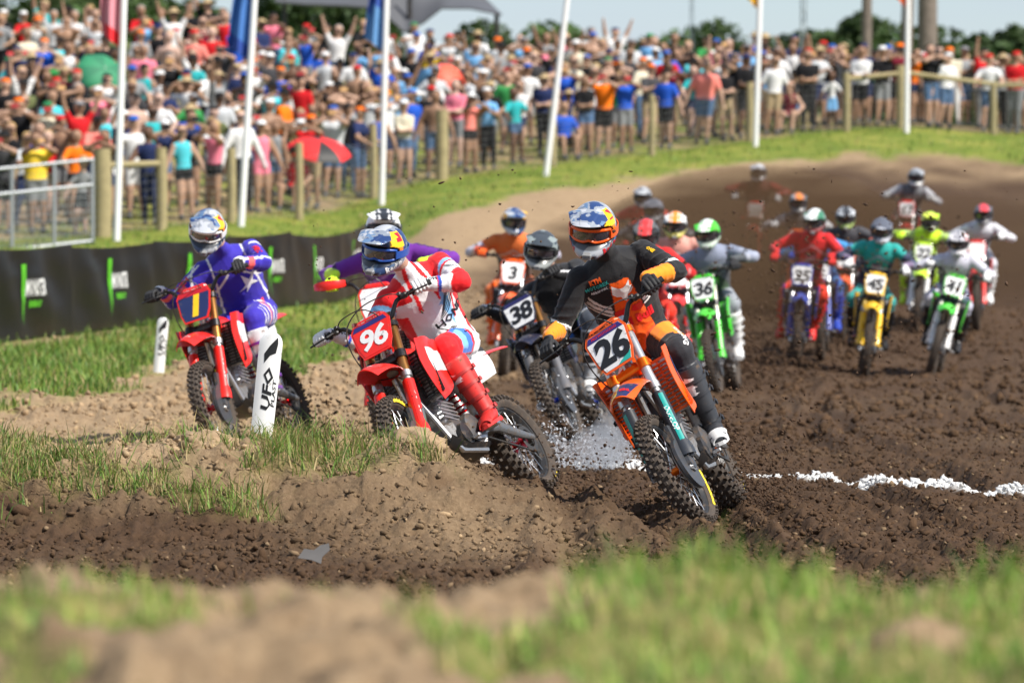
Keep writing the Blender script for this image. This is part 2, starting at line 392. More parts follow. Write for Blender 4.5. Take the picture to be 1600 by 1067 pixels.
def dry_mask(x, y):
    px = topx(x, y); n = fbm(x * .9, y * .6, seed=51, octv=4)
    d = np.zeros_like(x)
    # left inside of the corner and the middle berm are dry and pale
    d = np.maximum(d, sstep(.3, -.9, x + n * .8) * sstep(23.9, 25.4, y + n * 1.0) * sstep(80, 70, y) * np.interp(px, [500, 640], [1, .75]))
    d = np.maximum(d, .9 * sstep(14.2, 12.5, y))
    e2 = np.interp(px, [600, 700, 850, 1000, 1150, 1300, 1600, 2500], [62, 72, 82, 91, 96, 98.5, 99, 98])
    d = np.maximum(d, sstep(-4, 4, (y - e2) + n * 4))
    d = np.maximum(d, .55 * np.exp(-((x + .25) / .7) ** 2 - ((y - 24.6) / 1.2) ** 2))
    rut = np.exp(-((y - 29.5 + .25 * x) / 1.3) ** 2) * sstep(-.2, -1.0, x)
    d = d * (1 - .6 * rut)
    return np.clip(d + .12 * n, 0, 1)
def chalk_mask(x, y):
    yl = np.interp(x, [-1.6, .6, 1.7, 3.2, 6, 12], [33.8, 33.0, 32.0, 29.0, 26.6, 22])
    n = fbm(x * 3.1, y * 3.1, seed=61, octv=4)
    w_ = np.interp(x, [-1.2, .9, 1.55, 1.9, 2.3, 3.2, 4], [.10, .12, .12, .34, .50, .34, .36])
    return sstep(1.15, .75, np.abs(y - yl + .25 * n) / w_ + n * .9) * (x > -1.3)
px_cols = np.concatenate([np.arange(-900, -400, 40), np.arange(-400, -140, 10), np.arange(-140, 1740, 5.0), np.arange(1740, 2140, 10), np.arange(2140, 2501, 40)])
y_rows = np.concatenate([np.arange(3.5, 6.8, .3), np.arange(6.8, 11.2, .07), np.arange(11.2, 14.5, .25), np.arange(14.5, 19.5, .25), np.arange(19.5, 29, .05), np.arange(29, 36, .09),
                         np.arange(36, 60, .3), np.arange(60, 130, .7), np.geomspace(130, 690, 30)])
PXg, Yg = np.meshgrid(px_cols, y_rows); Xg = (PXg - 800) / F * Yg
Zg = ground(Xg.ravel(), Yg.ravel(), True)
nc, nr = len(px_cols), len(y_rows)
ii = np.arange((nr - 1) * (nc - 1)); rr, cc_ = ii // (nc - 1), ii % (nc - 1); q0 = rr * nc + cc_
faces = np.stack([q0, q0 + 1, q0 + nc + 1, q0 + nc], 1)
V = np.stack([Xg.ravel(), Yg.ravel(), Zg], 1)
masks = np.stack([grass_mask(V[:, 0], V[:, 1]) * (1 - .72 * sstep(23, 24, V[:, 1]) * sstep(28.5, 27.8, V[:, 1])) * (1 - .35 * sstep(15, 14, V[:, 1])), dry_mask(V[:, 0], V[:, 1]), chalk_mask(V[:, 0], V[:, 1])], 1)
def ground_mat():
    m, n, l, p = _nodes('ground')
    a = n.new('ShaderNodeAttribute'); a.attribute_name = 'Col'; sp = n.new('ShaderNodeSeparateColor'); l.new(a.outputs['Color'], sp.inputs[0])
    tc = n.new('ShaderNodeTexCoord')
    def noise(s, d=6, r=.6, dist=0):
        q = n.new('ShaderNodeTexNoise'); q.inputs['Scale'].default_value = s; q.inputs['Detail'].default_value = d; q.inputs['Roughness'].default_value = r
        q.inputs['Distortion'].default_value = dist; l.new(tc.outputs['Object'], q.inputs['Vector']); return q.outputs['Fac']
    def mix(f, A, B):
        q = n.new('ShaderNodeMix'); q.data_type = 'RGBA'
        if isinstance(f, float): q.inputs[0].default_value = f
        else: l.new(f, q.inputs[0])
        for s_, i in ((A, 6), (B, 7)):
            if isinstance(s_, tuple): q.inputs[i].default_value = (*s_, 1)
            else: l.new(s_, q.inputs[i])
        return q.outputs[2]
    def rng(s_, a0, a1):
        q = n.new('ShaderNodeMapRange'); q.inputs[1].default_value = a0; q.inputs[2].default_value = a1; l.new(s_, q.inputs[0]); return q.outputs[0]
    fine, mid, big = noise(38, 8, .7), noise(6, 6), noise(1.1, 5)
    wet = mix(rng(fine, .35, .68), (.038, .021, .011), (.092, .054, .030))
    wet = mix(rng(mid, .4, .7), wet, (.078, .045, .025))
    dry = mix(rng(fine, .3, .7), (.23, .155, .088), (.40, .29, .175))
    dry = mix(rng(mid, .5, .75), dry, (.19, .125, .07))
    soil = mix(sp.outputs[1], wet, dry)
    gr = mix(rng(mid, .35, .7), (.16, .21, .028), (.075, .12, .016)); gr = mix(rng(big, .45, .7), gr, (.25, .25, .05)); gr = mix(rng(fine, .55, .8), gr, (.17, .14, .06))
    c = mix(sp.outputs[0], soil, gr); c = mix(sp.outputs[2], c, (.78, .78, .76)); l.new(c, p.inputs['Base Color'])
    p.inputs['Roughness'].default_value = .95; p.inputs['Specular IOR Level'].default_value = .2
    b = n.new('ShaderNodeBump'); b.inputs['Strength'].default_value = .8; b.inputs['Distance'].default_value = .02; l.new(fine, b.inputs['Height'])
    l.new(b.outputs[0], p.inputs['Normal']); return m
GM = ground_mat()
g = link('ground', np_mesh('ground', V, faces, [GM], smooth=True, col=masks)); tag(g, 'churned brown dirt corner of the track rising to a grassy hill', kind='structure')
# ---------------------------------------------------------------- loose clods
def rock_variants(k=8, n=1):
    out = []
    for i in range(k):
        bm = bmesh.new(); bmesh.ops.create_icosphere(bm, subdivisions=n, radius=1)
        v = np.array([q.co[:] for q in bm.verts]); f = np.array([[q.index for q in fc.verts] for fc in bm.faces]); bm.free()
        v = v * (1 + .75 * vnoise(v[:, 0] * 1.3 + i * 9, v[:, 1] * 1.3, v[:, 2] * 1.3, seed=i))[:, None] * np.array([1, .8, .62])
        out.append((v, f))
    return out
ROCKS = rock_variants()
def scatter_rocks(name, x, y, z, r, col, m, label, cat=None, rng_=None, kind='stuff'):
    R = np.random.RandomState(3); N = len(x); vs, fs, cs = [], [], []; off = 0
    var = R.randint(0, len(ROCKS), N); a = R.rand(N) * 6.283; b = R.rand(N) * 3.1; sz = 0.7 + .6 * R.rand(N, 3)
    for k, (rv, rf) in enumerate(ROCKS):
        idx = np.where(var == k)[0]
        if not len(idx): continue
        p = rv[None] * sz[idx][:, None, :] * r[idx][:, None, None]
        ca, sa, cb, sb = np.cos(a[idx])[:, None], np.sin(a[idx])[:, None], np.cos(b[idx])[:, None], np.sin(b[idx])[:, None]
        X = p[..., 0] * ca - p[..., 1] * sa; Y_ = p[..., 0] * sa + p[..., 1] * ca; Z = p[..., 2]
        X2 = X; Y2 = Y_ * cb - Z * sb; Z2 = Y_ * sb + Z * cb
        q = np.stack([X2 + x[idx][:, None], Y2 + y[idx][:, None], Z2 + z[idx][:, None]], -1).reshape(-1, 3)
        ff = (rf[None] + (np.arange(len(idx)) * len(rv))[:, None, None]).reshape(-1, 3) + off
        vs.append(q); fs.append(ff); cs.append(np.repeat(col[idx], len(rv), 0)); off += len(q)
    me = np_mesh(name, np.concatenate(vs), np.concatenate(fs), [m], col=np.concatenate(cs))
    return tag(link(name, me), label, cat, kind=kind)
CLOD = paint_mat('clod', rough=.95, spec=.15, bump=.6, bscale=60, bdist=.01)
R = np.random.RandomState(5); N = 128000
Yc = 18.6 + (R.rand(N) ** 1.35) * 22; pxc = -300 + R.rand(N) * 2350; xc = (pxc - 800) / F * Yc
dens = fbm(xc * 1.6, Yc * 1.6, seed=71, octv=3) * .5 + .55
gmk = grass_mask(xc, Yc); keep = (R.rand(N) < dens) & (R.rand(N) > gmk * .75); xc, Yc = xc[keep], Yc[keep]; N = len(xc)
rc = .0055 + .017 * R.rand(N) ** 3.5 + (R.rand(N) < .05) * .026 * R.rand(N) ** 1.5
zc = ground(xc, Yc, True) + rc * .15
dm = dry_mask(xc, Yc) + (R.rand(N) < .06) * .45; dm = np.clip(dm, 0, 1)[:, None]; tn = (.75 + .5 * R.rand(N))[:, None]
colc = (np.array([.070, .041, .023]) * (1 - dm) + np.array([.33, .235, .14]) * dm) * tn
ck = chalk_mask(xc, Yc)[:, None] * (R.rand(N) < .75)[:, None]; colc = colc * (1 - ck) + np.array([.8, .8, .78]) * ck
R = np.random.RandomState(15); N = 15000; Yd = 38 + 34 * R.rand(N); xd = (-200 + 2150 * R.rand(N) - 800) / F * Yd; kk = R.rand(N) > grass_mask(xd, Yd) * 3; xd, Yd = xd[kk], Yd[kk]; rd = .012 + .045 * R.rand(len(xd)) ** 3
dd = dry_mask(xd, Yd)[:, None]; scatter_rocks('far_clods', xd, Yd, ground(xd, Yd, True) + rd * .2, rd, (np.array([.070, .041, .023]) * (1 - dd) + np.array([.30, .21, .125]) * dd) * (.7 + .6 * R.rand(len(xd), 1)), CLOD, 'brown clods scattered over the far part of the track')
scatter_rocks('loose_clods', xc, Yc, zc, rc, colc, CLOD, 'loose brown dirt clods covering the churned track')
# extra lumps of chalk along the white line
R = np.random.RandomState(8); N = 20000; xk = R.rand(N) * 8.5 - 1.6; yk = np.interp(xk, [-1.6, .6, 1.7, 3.2, 6, 12], [33.8, 33.0, 32.0, 29.0, 26.6, 22]) + R.randn(N) * .25
cm = chalk_mask(xk, yk); kp = R.rand(N) < cm * .6 + .012; xk, yk = xk[kp], yk[kp]; rk = .008 + .016 * R.rand(len(xk)) ** 2
scatter_rocks('chalk_line', xk, yk, ground(xk, yk, True) + rk * .4, rk, np.tile([.8, .8, .79], (len(xk), 1)) * (.7 + .3 * R.rand(len(xk), 1)), CLOD, 'broken white chalk line across the dirt')
# ---------------------------------------------------------------- grass
def blades(name, x, y, h, wd, col, label, lean=.5, parent=None, seed=1):
    R = np.random.RandomState(seed); N = len(x); z = ground(x, y, True) - .01
    a = R.rand(N) * 6.283; t = a + R.randn(N) * .4 + PI / 2; ln = h * lean * R.rand(N) ** .7
    dx, dy = np.cos(t) * ln, np.sin(t) * ln; wx, wy = np.cos(a) * wd / 2, np.sin(a) * wd / 2
    P0 = np.stack([x - wx, y - wy, z], 1); P1 = np.stack([x + wx, y + wy, z], 1)
    P2 = np.stack([x - wx * .8 + dx * .35, y - wy * .8 + dy * .35, z + h * .55], 1); P3 = np.stack([x + wx * .8 + dx * .35, y + wy * .8 + dy * .35, z + h * .55], 1)
    P4 = np.stack([x + dx, y + dy, z + h * (1 - .35 * lean * R.rand(N))], 1)
    v = np.stack([P0, P1, P2, P3, P4], 1).reshape(-1, 3); b = (np.arange(N) * 5)[:, None]
    f = np.concatenate([b + [0, 1, 3], b + [0, 3, 2], b + [2, 3, 4]]); me = np_mesh(name, v, f, [GRASSM], col=np.repeat(col, 5, 0))
    return tag(link(name, me), label, kind='stuff')
def grass_mat():
    m, n, l, p = _nodes('grass_blade'); a = n.new('ShaderNodeAttribute'); a.attribute_name = 'Col'
    tr = n.new('ShaderNodeBsdfTranslucent'); ms = n.new('ShaderNodeMixShader'); ms.inputs[0].default_value = .3
    l.new(a.outputs['Color'], p.inputs['Base Color']); l.new(a.outputs['Color'], tr.inputs[0]); p.inputs['Roughness'].default_value = .55; p.inputs['Specular IOR Level'].default_value = .3
    o = n['Material Output']; l.new(p.outputs[0], ms.inputs[1]); l.new(tr.outputs[0], ms.inputs[2]); l.new(ms.outputs[0], o.inputs[0]); return m
GRASSM = grass_mat()
def gcol(R, N, dead=.2):
    base = np.array([[.10, .19, .03], [.16, .26, .045], [.07, .14, .025], [.20, .27, .05]])[R.randint(0, 4, N)]; dd = (R.rand(N) < dead)[:, None]
    return np.where(dd, np.array([.34, .26, .12]), base) * (.75 + .5 * R.rand(N, 1))
def patch(name, n, y0, y1, p0, p1, hmin, hmax, wd, label, dead=.2, seed=1, lean=.5, thr=.35, clump=0, tone=1.0):
    R = np.random.RandomState(seed); 
    if clump:
        k = n // clump; yy = np.repeat(y0 + R.rand(k) * (y1 - y0), clump); pp = np.repeat(p0 + R.rand(k) * (p1 - p0), clump); xx = (pp - 800) / F * yy
        xx = xx + R.randn(len(xx)) * .035; yy = yy + R.randn(len(yy)) * .05
    else: yy = y0 + R.rand(n) * (y1 - y0); xx = (p0 + R.rand(n) * (p1 - p0) - 800) / F * yy
    gm = grass_mask(xx, yy); k = gm > thr + .3 * R.rand(len(xx)); xx, yy = xx[k], yy[k]; N = len(xx)
    h = (hmin + (hmax - hmin) * R.rand(N) ** 1.6) * (.75 + .5 * (fbm(xx * 3, yy * 3, seed=seed) + .5))
    blades(name, xx, yy, h, wd * (.6 + .8 * R.rand(N)), gcol(R, N, dead) * tone, label, lean, seed=seed + 1)
patch('berm_grass', 30000, 23.9, 27.3, -150, 900, .03, .21, .0055, 'tufts of green and straw grass on the dirt berm', dead=.38, seed=3, lean=1.4, clump=6, thr=.12)
patch('bank_grass', 26000, 35, 60, -150, 640, .07, .17, .014, 'green grass on the bank inside the corner', dead=.12, seed=4, lean=.8)
patch('near_grass', 22000, 7.0, 10.9, -500, 2300, .025, .085, .0055, 'out of focus green grass on the near bank', dead=.22, seed=5, lean=.9, clump=10, tone=1.5)
patch('tall_grass', 1700, 9.2, 10.6, 900, 2300, .05, .13, .0055, 'taller grass stalks at the edge of the near bank', dead=.2, seed=6, lean=.5, clump=14, thr=.1, tone=1.5)
patch('hill_grass', 22000, 62, 108, -150, 1750, .05, .12, .03, 'short green grass along the top of the hill', dead=.15, seed=7)
# ---------------------------------------------------------------- motocross bike (local: x forward, y left, z up, ground z=0)
FD = Vector((-.454, 0, .891)); FN = Vector((.891, 0, .454)); AX = Vector((.74, 0, .35)); RAX = Vector((-.74, 0, .34))
def FK(t, y=0, n=0): return AX + FD * t + FN * n + Vector((0, y, 0))
def tyre_mesh(R, w, h, n, rows, kw, kl, kh):
    mb = MB(); r0 = R - h
    prof = []
    for k in range(11):
        a = PI * (k / 10 - .5) * 1.25
        prof.append((r0 + (h - kh) * .5 + (h - kh) * .5 * math.cos(a) , w * .5 * math.sin(a) / math.sin(PI * .5)))
    prof.append((r0 + .002, w * .28)); prof = [(r0 + .002, -w * .28)] + prof
    mb.lathe(prof, 60, 0)
    rim = R - kh * .9
    for i in range(n):
        for j, (fy, tilt) in enumerate(rows):
            t = 2 * PI * (i + (.5 if j % 2 else 0)) / n
            a = fy * 1.15; rr = r0 + (h - kh) * .5 + (h - kh) * .5 * math.cos(a); yy = w * .5 * math.sin(a)
            e = Vector((math.cos(t), 0, math.sin(t))); tg = Vector((-math.sin(t), 0, math.cos(t)))
            nn = (e * math.cos(a) + Vector((0, math.sin(a), 0))).normalized(); sd = tg.cross(nn)
            Rm = Matrix((tg, sd, nn)).transposed()
            mb.box(e * rr + Vector((0, yy, 0)) + nn * (kh * .4), (kl, kw, kh * 1.1), Rm, 1, 0, .82)
    return mb.mesh('tyre', (), 40)
def rim_mesh(r, w):
    mb = MB(); mb.lathe([(r, -w / 2), (r + .006, -w / 2), (r - .008, -w / 4), (r - .016, 0), (r - .008, w / 4), (r + .006, w / 2), (r, w / 2), (r - .010, w / 2 - .004), (r - .026, .0), (r - .010, -w / 2 + .004), (r, -w / 2)], 56); return mb.mesh('rim', (), 30)
def spokes_mesh(r, w):
    mb = MB()
    for i in range(32):
        s = 1 if i % 2 else -1; t = 2 * PI * i / 32; t2 = t + (.55 if (i // 2) % 2 else -.55)
        mb.tube([(math.cos(t2) * .035, s * .032, math.sin(t2) * .035), (math.cos(t) * (r - .012), s * .004, math.sin(t) * (r - .012))], .0024, 4)
    return mb.mesh('spoke_set', (), 60)
def hub_mesh(w):
    mb = MB(); mb.lathe([(.0, -w), (.018, -w), (.02, -w * .7), (.042, -w * .6), (.040, -w * .45), (.022, -w * .35), (.022, w * .35), (.040, w * .45), (.042, w * .6), (.02, w * .7), (.018, w), (0, w)], 20); return mb.mesh('hub', (), 30)
def disc_mesh(r, y):
    mb = MB(); pr = [(r - .028, y - .0016), (r, y - .0016), (r, y + .0016), (r - .028, y + .0016), (r - .028, y - .0016)]
    mb.lathe(pr, 36)
    for k in range(6):
        t = k * PI / 3; mb.bar((.03 * math.cos(t), y, .03 * math.sin(t)), ((r - .02) * math.cos(t + .3), y, (r - .02) * math.sin(t + .3)), .008, .003, up=(0, 1, 0))
    return mb.mesh('disc', (), 30)
def mesh_grid(f, nu, nv, th, mi=0, mb=None):
    mb = mb or MB(); mb.sheet([[f(i / nu, j / nv) for j in range(nv + 1)] for i in range(nu + 1)], th, mi); return mb
def lerp(a, b, t): return a + (b - a) * t
BP = []     # (name, mesh, slots, group, origin, children)
def part(name, me, slots, grp='body', ch=(), lab=None): BP.append((name, me, slots, grp, ch, lab))
def M0(mb, smooth=35): return mb.mesh('m', [None] * (max(mb.m) + 1) if mb.m and max(mb.m) > 0 else [None], smooth)
def wheel(name, R, w, h, n, rows, kw, kl, kh, rr, rw, grp, O, dr):
    ty = tyre_mesh(R, w, h, n, rows, kw, kl, kh); ty.materials.append(None); ty.materials.append(None)
    return (name, Matrix.Translation(O), M1(rim_mesh(rr, rw)), ['rim'], grp,
            [('tyre', ty, ['tyre', 'knob']), ('spokes', M1(spokes_mesh(rr, rw)), ['steel']), ('hub', M1(hub_mesh(.06)), ['hub']), ('brake_disc', M1(disc_mesh(dr, .055 if grp == 'steer' else -.06)), ['steel'])])
def M1(me): me.materials.append(None); return me
WHEELS = [wheel('front_wheel', .350, .088, .072, 44, [(-1.05, 0), (-.55, 0), (0, 0), (.55, 0), (1.05, 0)], .017, .021, .015, .281, .044, 'steer', AX, .135),
          wheel('rear_wheel', .340, .125, .092, 36, [(-1.1, 0), (-.72, 0), (-.3, 0), (.3, 0), (.72, 0), (1.1, 0)], .021, .022, .018, .250, .058, 'body', RAX, .12)]
for s in (1, -1):
    y = s * .098
    m = MB(); m.tube([FK(.50, y), FK(.56, y), FK(.58, y), FK(.97, y), FK(.98, y)], [.031, .031, .029, .029, .025], 18); m.tube([FK(.49, y), FK(.53, y)], [.034, .034], 18, 1)
    m.tube([FK(.03, y), FK(.50, y)], .0235, 12, 1); m.box(FK(0, y * .93), (.07, .035, .10), Matrix.Rotation(-.47, 3, 'Y'), 1, .012)
    m.tube([FK(.972, y), FK(.985, y)], [.02, .017], 12, 2)
    part('fork_leg', M0(m), ['forktube', 'alu', 'anod'], 'steer')
    # plastic guard wrapped round the lower tube, open at the back
    m = MB(); g_ = []
    for i in range(9):
        t = lerp(.03, .46, i / 8); rr = lerp(.040, .036, i / 8) + (.010 if i < 2 else 0)
        g_.append([FK(t, y + math.sin(a) * rr * s, math.cos(a) * rr) for a in [lerp(-1.35, 1.6, j / 8) for j in range(9)]])
    m.sheet(g_, .004); part('fork_guard', M0(m), ['guard'], 'steer')
    m = MB(); m.sheet([[FK(t, y + math.sin(a) * (lerp(.040, .036, t / .46) + .0035) * s, math.cos(a) * (lerp(.040, .036, t / .46) + .0035)) for a in [lerp(.25, .95, j / 4) for j in range(5)]] for t in [lerp(.10, .44, i / 8) for i in range(9)]], .001); part('guard_graphic', M0(m), ['guardgraphic'], 'steer')
m = MB()
for t, wd in ((.66, .05), (.89, .035)):
    m.box(FK(t, 0, -.012), (.075, .20, wd), Matrix.Rotation(-.47, 3, 'Y'), 0, .012)
    for s in (1, -1): m.tube([FK(t - wd * .55, s * .098), FK(t + wd * .55, s * .098)], .038, 16)
m.tube([FK(.63, 0, -.04), FK(.93, 0, -.04)], .022, 10)
part('triple_clamp', M0(m), ['clamp'], 'steer')
# handlebar, sweeping up and back
def barp(y):
    a = abs(y); s = 1 if y >= 0 else -1
    if a < .10: return Vector((.345, y, 1.185))
    if a < .20: t = (a - .10) / .10; return Vector((.345 - .015 * t, y, 1.185 + .085 * t * t * (3 - 2 * t)))
    t = (a - .20) / .21; return Vector((.330 - .060 * t, y, 1.270 + .012 * t))
m = MB(); m.tube([barp(-.41 + .82 * k / 40) for k in range(41)], [.0135 if abs(-.41 + .82 * k / 40) > .16 else .015 for k in range(41)], 10)
part('handlebar', M0(m), ['bar'], 'steer')
m = MB(); m.box((.365, 0, 1.225), (.055, .20, .045), Matrix.Rotation(-.4, 3, 'Y'), 0, .018); part('bar_pad', M0(m), ['pad'], 'steer')
for s in (1, -1):
    m = MB(); q = [barp(s * (.285 + .125 * k / 12)) for k in range(13)]; m.tube(q, [.0175 if k % 2 else .0165 for k in range(13)], 12); m.tube([barp(s * .283), barp(s * .289)], .026, 12)
    part('grip', M0(m), ['rubber'], 'steer')
    m = MB(); a = barp(s * .24); m.box(a + Vector((.012, 0, 0)), (.04, .045, .035), None, 0, .008); m.bar(a + Vector((.03, s * .01, -.005)), a + Vector((.055, s * .05, -.012)), .016, .010)
    m.tube([a + Vector((.05, s * .04, -.012)), a + Vector((.062, s * .08, -.014)), a + Vector((.050, s * .17, -.018))], [.0065, .0055, .006], 8)
    m.box(a + Vector((.02, -s * .02, .018)), (.045, .028, .022), None, 0, .006)
    part('lever', M0(m), ['black'], 'steer')
def smooth_path(p, k=6):
    p = [Vector(q) for q in p]; p = [p[0]] + p + [p[-1]]; out = []
    for i in range(1, len(p) - 2):
        for j in range(k):
            t = j / k; out.append(.5 * ((2 * p[i]) + (p[i + 1] - p[i - 1]) * t + (2 * p[i - 1] - 5 * p[i] + 4 * p[i + 1] - p[i + 2]) * t * t + (3 * p[i] - p[i - 1] - 3 * p[i + 1] + p[i + 2]) * t ** 3))
    return out + [p[-2]]
m = MB(); m.tube(smooth_path([barp(.24) + Vector((.05, 0, .0)), (.45, .17, 1.30), (.53, .02, 1.285), (.545, -.11, 1.20), (.50, -.15, 1.05), (.47, -.10, .88), (.50, .06, .80), (.60, .115, .60), (.72, .09, .40)]), .0042, 6)
m.tube(smooth_path([barp(-.22) + Vector((.03, 0, 0)), (.43, -.14, 1.30), (.44, .02, 1.28), (.38, .10, 1.12), (.33, .08, .95)]), .004, 6)
part('cable', M0(m), ['black'], 'steer')
# number plate: dished six-sided plate
PLM = frame4(FK(.80, 0, .105), (0, 1, 0), tuple(FD)); PLM = PLM  # local x = rider's left, local y up, z outwards
if PLM.to_3x3().col[2].x < 0: PLM = frame4(FK(.80, 0, .105), (0, 1, 0), tuple(FD))
def plate_out(k=1.0): return [(-.090 * k, -.130 * k), (.090 * k, -.130 * k), (.116 * k, -.06 * k), (.134 * k, .085 * k), (.112 * k, .130 * k), (-.112 * k, .130 * k), (-.134 * k, .085 * k), (-.116 * k, -.06 * k)]
PLF = frame4(FK(.80, 0, .10), (0, 1, 0), tuple(FD))
m = MB(); m.poly(plate_out(1.0), .006, PLF, 0); m.poly(plate_out(.90), .0045, PLF @ Matrix.Translation((0, 0, .0035)), 1)
m.bar(FK(.72, .06, .03), FK(.74, .06, .10), .02, .02); m.bar(FK(.72, -.06, .03), FK(.74, -.06, .10), .02, .02)
part('number_plate', M0(m, 30), ['plastic', 'plate'], 'steer')
# front fender
def fen(u, v):
    x = lerp(.26, 1.00, u); c = (v - .5) * 2
    wd = lerp(.062, .112, min(1, u * 2.2)) * (1 - .40 * max(0, (u - .55) / .45) ** 2)
    zt = .845 + .055 * math.sin(min(1, u * 1.25) * PI * .6) - .055 * max(0, (u - .45) / .55) ** 1.5
    x2 = x - .05 * abs(c) ** 2 * max(0, (u - .8) / .2)
    return Vector((x2, c * wd, zt - .052 * abs(c) ** 2.4 * (.4 + .6 * min(1, u * 3)) + .012 * (1 - abs(c)) * (1 if u < .9 else .6)))
m = mesh_grid(fen, 26, 14, .005); part('front_fender', M0(m, 50), ['plastic'], 'steer')
m = mesh_grid(lambda u, v: fen(.70 + .29 * u, lerp(.5, .06 + .1 * u, v)) + Vector((0, 0, .0042)), 8, 6, .001)
m.add(*(lambda q: (q.v, q.f))(mesh_grid(lambda u, v: fen(.70 + .29 * u, lerp(.5, .94 - .1 * u, v)) + Vector((0, 0, .0042)), 8, 6, .001)), 1); part('fender_graphic', M0(m, 50), ['fg1', 'fg2'], 'steer')
# disc guard on the rider's left
m = MB(); pts = []
for k in range(15): a = lerp(-2.6, 1.05, k / 14); pts.append((math.cos(a) * .150, math.sin(a) * .150))
pts += [(.09, .22), (.03, .24), (-.035, .19), (-.05, .05), (-.10, .0)]
GF = frame4((.74, .078, .35), (FN.x, 0, FN.z), (FD.x, 0, FD.z))
m.poly(pts, .02, GF); m.lathe([(0, .0), (.05, .0), (.045, .03), (.02, .038), (0, .038)], 16, 0, (.74, .078, .35), (0, 1, 0)); m.bar(FK(.02, .105), FK(.24, .118), .06, .03, bev=.01)
part('disc_guard', M0(m, 30), ['guardblack'], 'steer')
# radiators with louvres and shrouds
for s in (1, -1):
    m = MB(); m.box((.270, s * .135, .775), (.035, .125, .31), Matrix.Rotation(-.14, 3, 'Y'), 0, .006)
    part('radiator', M0(m), ['alu'], 'body')
    m = MB()
    for k in range(12):
        z = .655 + k * .0225; m.bar((.325 - (z - .8) * .14, s * .072, z), (.325 - (z - .8) * .14, s * .205, z), .016, .006, up=(.5, 0, 1))
    for yy in (.07, .14, .21): m.bar((.347, s * yy, .635), (.298, s * yy, .925), .008, .012, up=(0, 1, 0))
    m.bar((.350, s * .068, .635), (.350, s * .212, .635), .014, .016); m.bar((.300, s * .068, .93), (.300, s * .212, .93), .014, .016)
    part('radiator_louvre', M0(m, 0), ['louvre'], 'body')
    def shr(u, v):
        x = lerp(-.22, .43 - .05 * abs(v - .35) ** 1.2 * 2, u)
        top = lerp(.94, 1.005, u) - .05 * max(0, u - .75) * 4 * .5; bot = lerp(.86, .575, u ** .8)
        z = lerp(top, bot, v); y = .085 + .145 * sm(u * 1.15) - .012 * math.sin(v * PI) * u + (.02 * (1 - v)) * (u < .6) - .025 * v * u
        if u > .92: y -= .012
        return Vector((x, s * y, z))
    sm = lambda t: max(0, min(1, t)) ** 2 * (3 - 2 * max(0, min(1, t)))
    m = mesh_grid(shr, 18, 9, .005); part('radiator_shroud', M0(m, 40), ['plastic'], 'body')
    # a contrasting printed band on each shroud
    m = mesh_grid(lambda u, v: shr(.25 + .62 * u, .18 + .42 * v + .15 * (1 - u)) + Vector((0, s * .005, 0)), 12, 4, .002); part('shroud_graphic', M0(m, 50), ['graphic'], 'body')
    def sp(u, v):
        x = lerp(-.20, -.78, u); return Vector((x, s * (.105 - .02 * u + .012 * math.sin(v * PI)), lerp(lerp(.93, .955, u), lerp(.66, .80, u), v)))
    m = mesh_grid(sp, 8, 6, .005); part('side_panel', M0(m, 40), ['sideplate'], 'body')
# tank and seat
m = MB(); rings = []
for k in range(8):
    u = k / 7; x = lerp(.40, -.02, u); hw = .085 + .02 * math.sin(u * PI); zt = .985 + .035 * math.sin(u * PI) ; zb = .83
    rings.append([(x, math.cos(a) * hw, (zt + zb) / 2 + math.sin(a) * (zt - zb) / 2) for a in [2 * PI * j / 14 for j in range(14)]])
m.loops(rings); part('fuel_tank', M0(m, 50), ['plastic'], 'body')
m = MB(); rings = []
for k in range(14):
    u = k / 13; x = lerp(.12, -.80, u); hw = lerp(.055, .082, min(1, u * 2)); zt = 1.005 - .055 * math.sin(min(1, u * 1.3) * PI) * .8 - .0 * u; zt = 1.0 - .05 * math.sin(u * PI) + .01 * u
    rings.append([(x, sg * hw * wq, zt - dz) for sg, wq, dz in ((1, .7, 0), (1, .97, .022), (1, 1.08, .10), (-1, 1.08, .10), (-1, .97, .022), (-1, .7, 0), (0, 0, -.006))])
m.loops(rings); part('seat', M0(m, 40), ['seat'], 'body')
def rf(u, v):
    x = lerp(-.62, -1.16, u); c = (v - .5) * 2; return Vector((x, c * lerp(.10, .085, u), .93 + .085 * u ** .8 - .03 * abs(c) ** 2.5))
m = mesh_grid(rf, 12, 8, .005); part('rear_fender', M0(m, 50), ['plastic2'], 'body')
# frame, engine, exhaust, swingarm
m = MB(); hd = Vector((.42, 0, .90))
m.tube([FK(.60, 0, -.045), FK(.90, 0, -.045)], .036, 14)
for s in (1, -1):
    m.tube([(.41, s * .03, .90), (.28, s * .075, .84), (.0, s * .115, .72), (-.12, s * .115, .60), (-.13, s * .10, .42), (-.08, s * .08, .30)], [.026, .03, .030, .032, .032, .026], 8, flat=.7)
    m.tube([(.40, s * .02, .84), (.365, s * .04, .62), (.31, s * .075, .38), (.24, s * .08, .29), (-.08, s * .08, .28)], .018, 8)
    m.tube([(-.10, s * .09, .70), (-.62, s * .08, .88)], .013, 8); m.tube([(-.12, s * .09, .56), (-.60, s * .08, .86)], .012, 8)
part('frame', M0(m, 40), ['frame'], 'body')
m = MB(); m.box((.07, 0, .41), (.40, .20, .22), None, 0, .05); m.box((.17, 0, .56), (.16, .15, .16), Matrix.Rotation(-.18, 3, 'Y'), 1, .02); m.box((.19, 0, .68), (.19, .15, .12), Matrix.Rotation(-.18, 3, 'Y'), 0, .03)
for k in range(5): m.box((.16 - .002 * k, 0, .50 + k * .028), (.20, .18, .008), Matrix.Rotation(-.18, 3, 'Y'), 1)
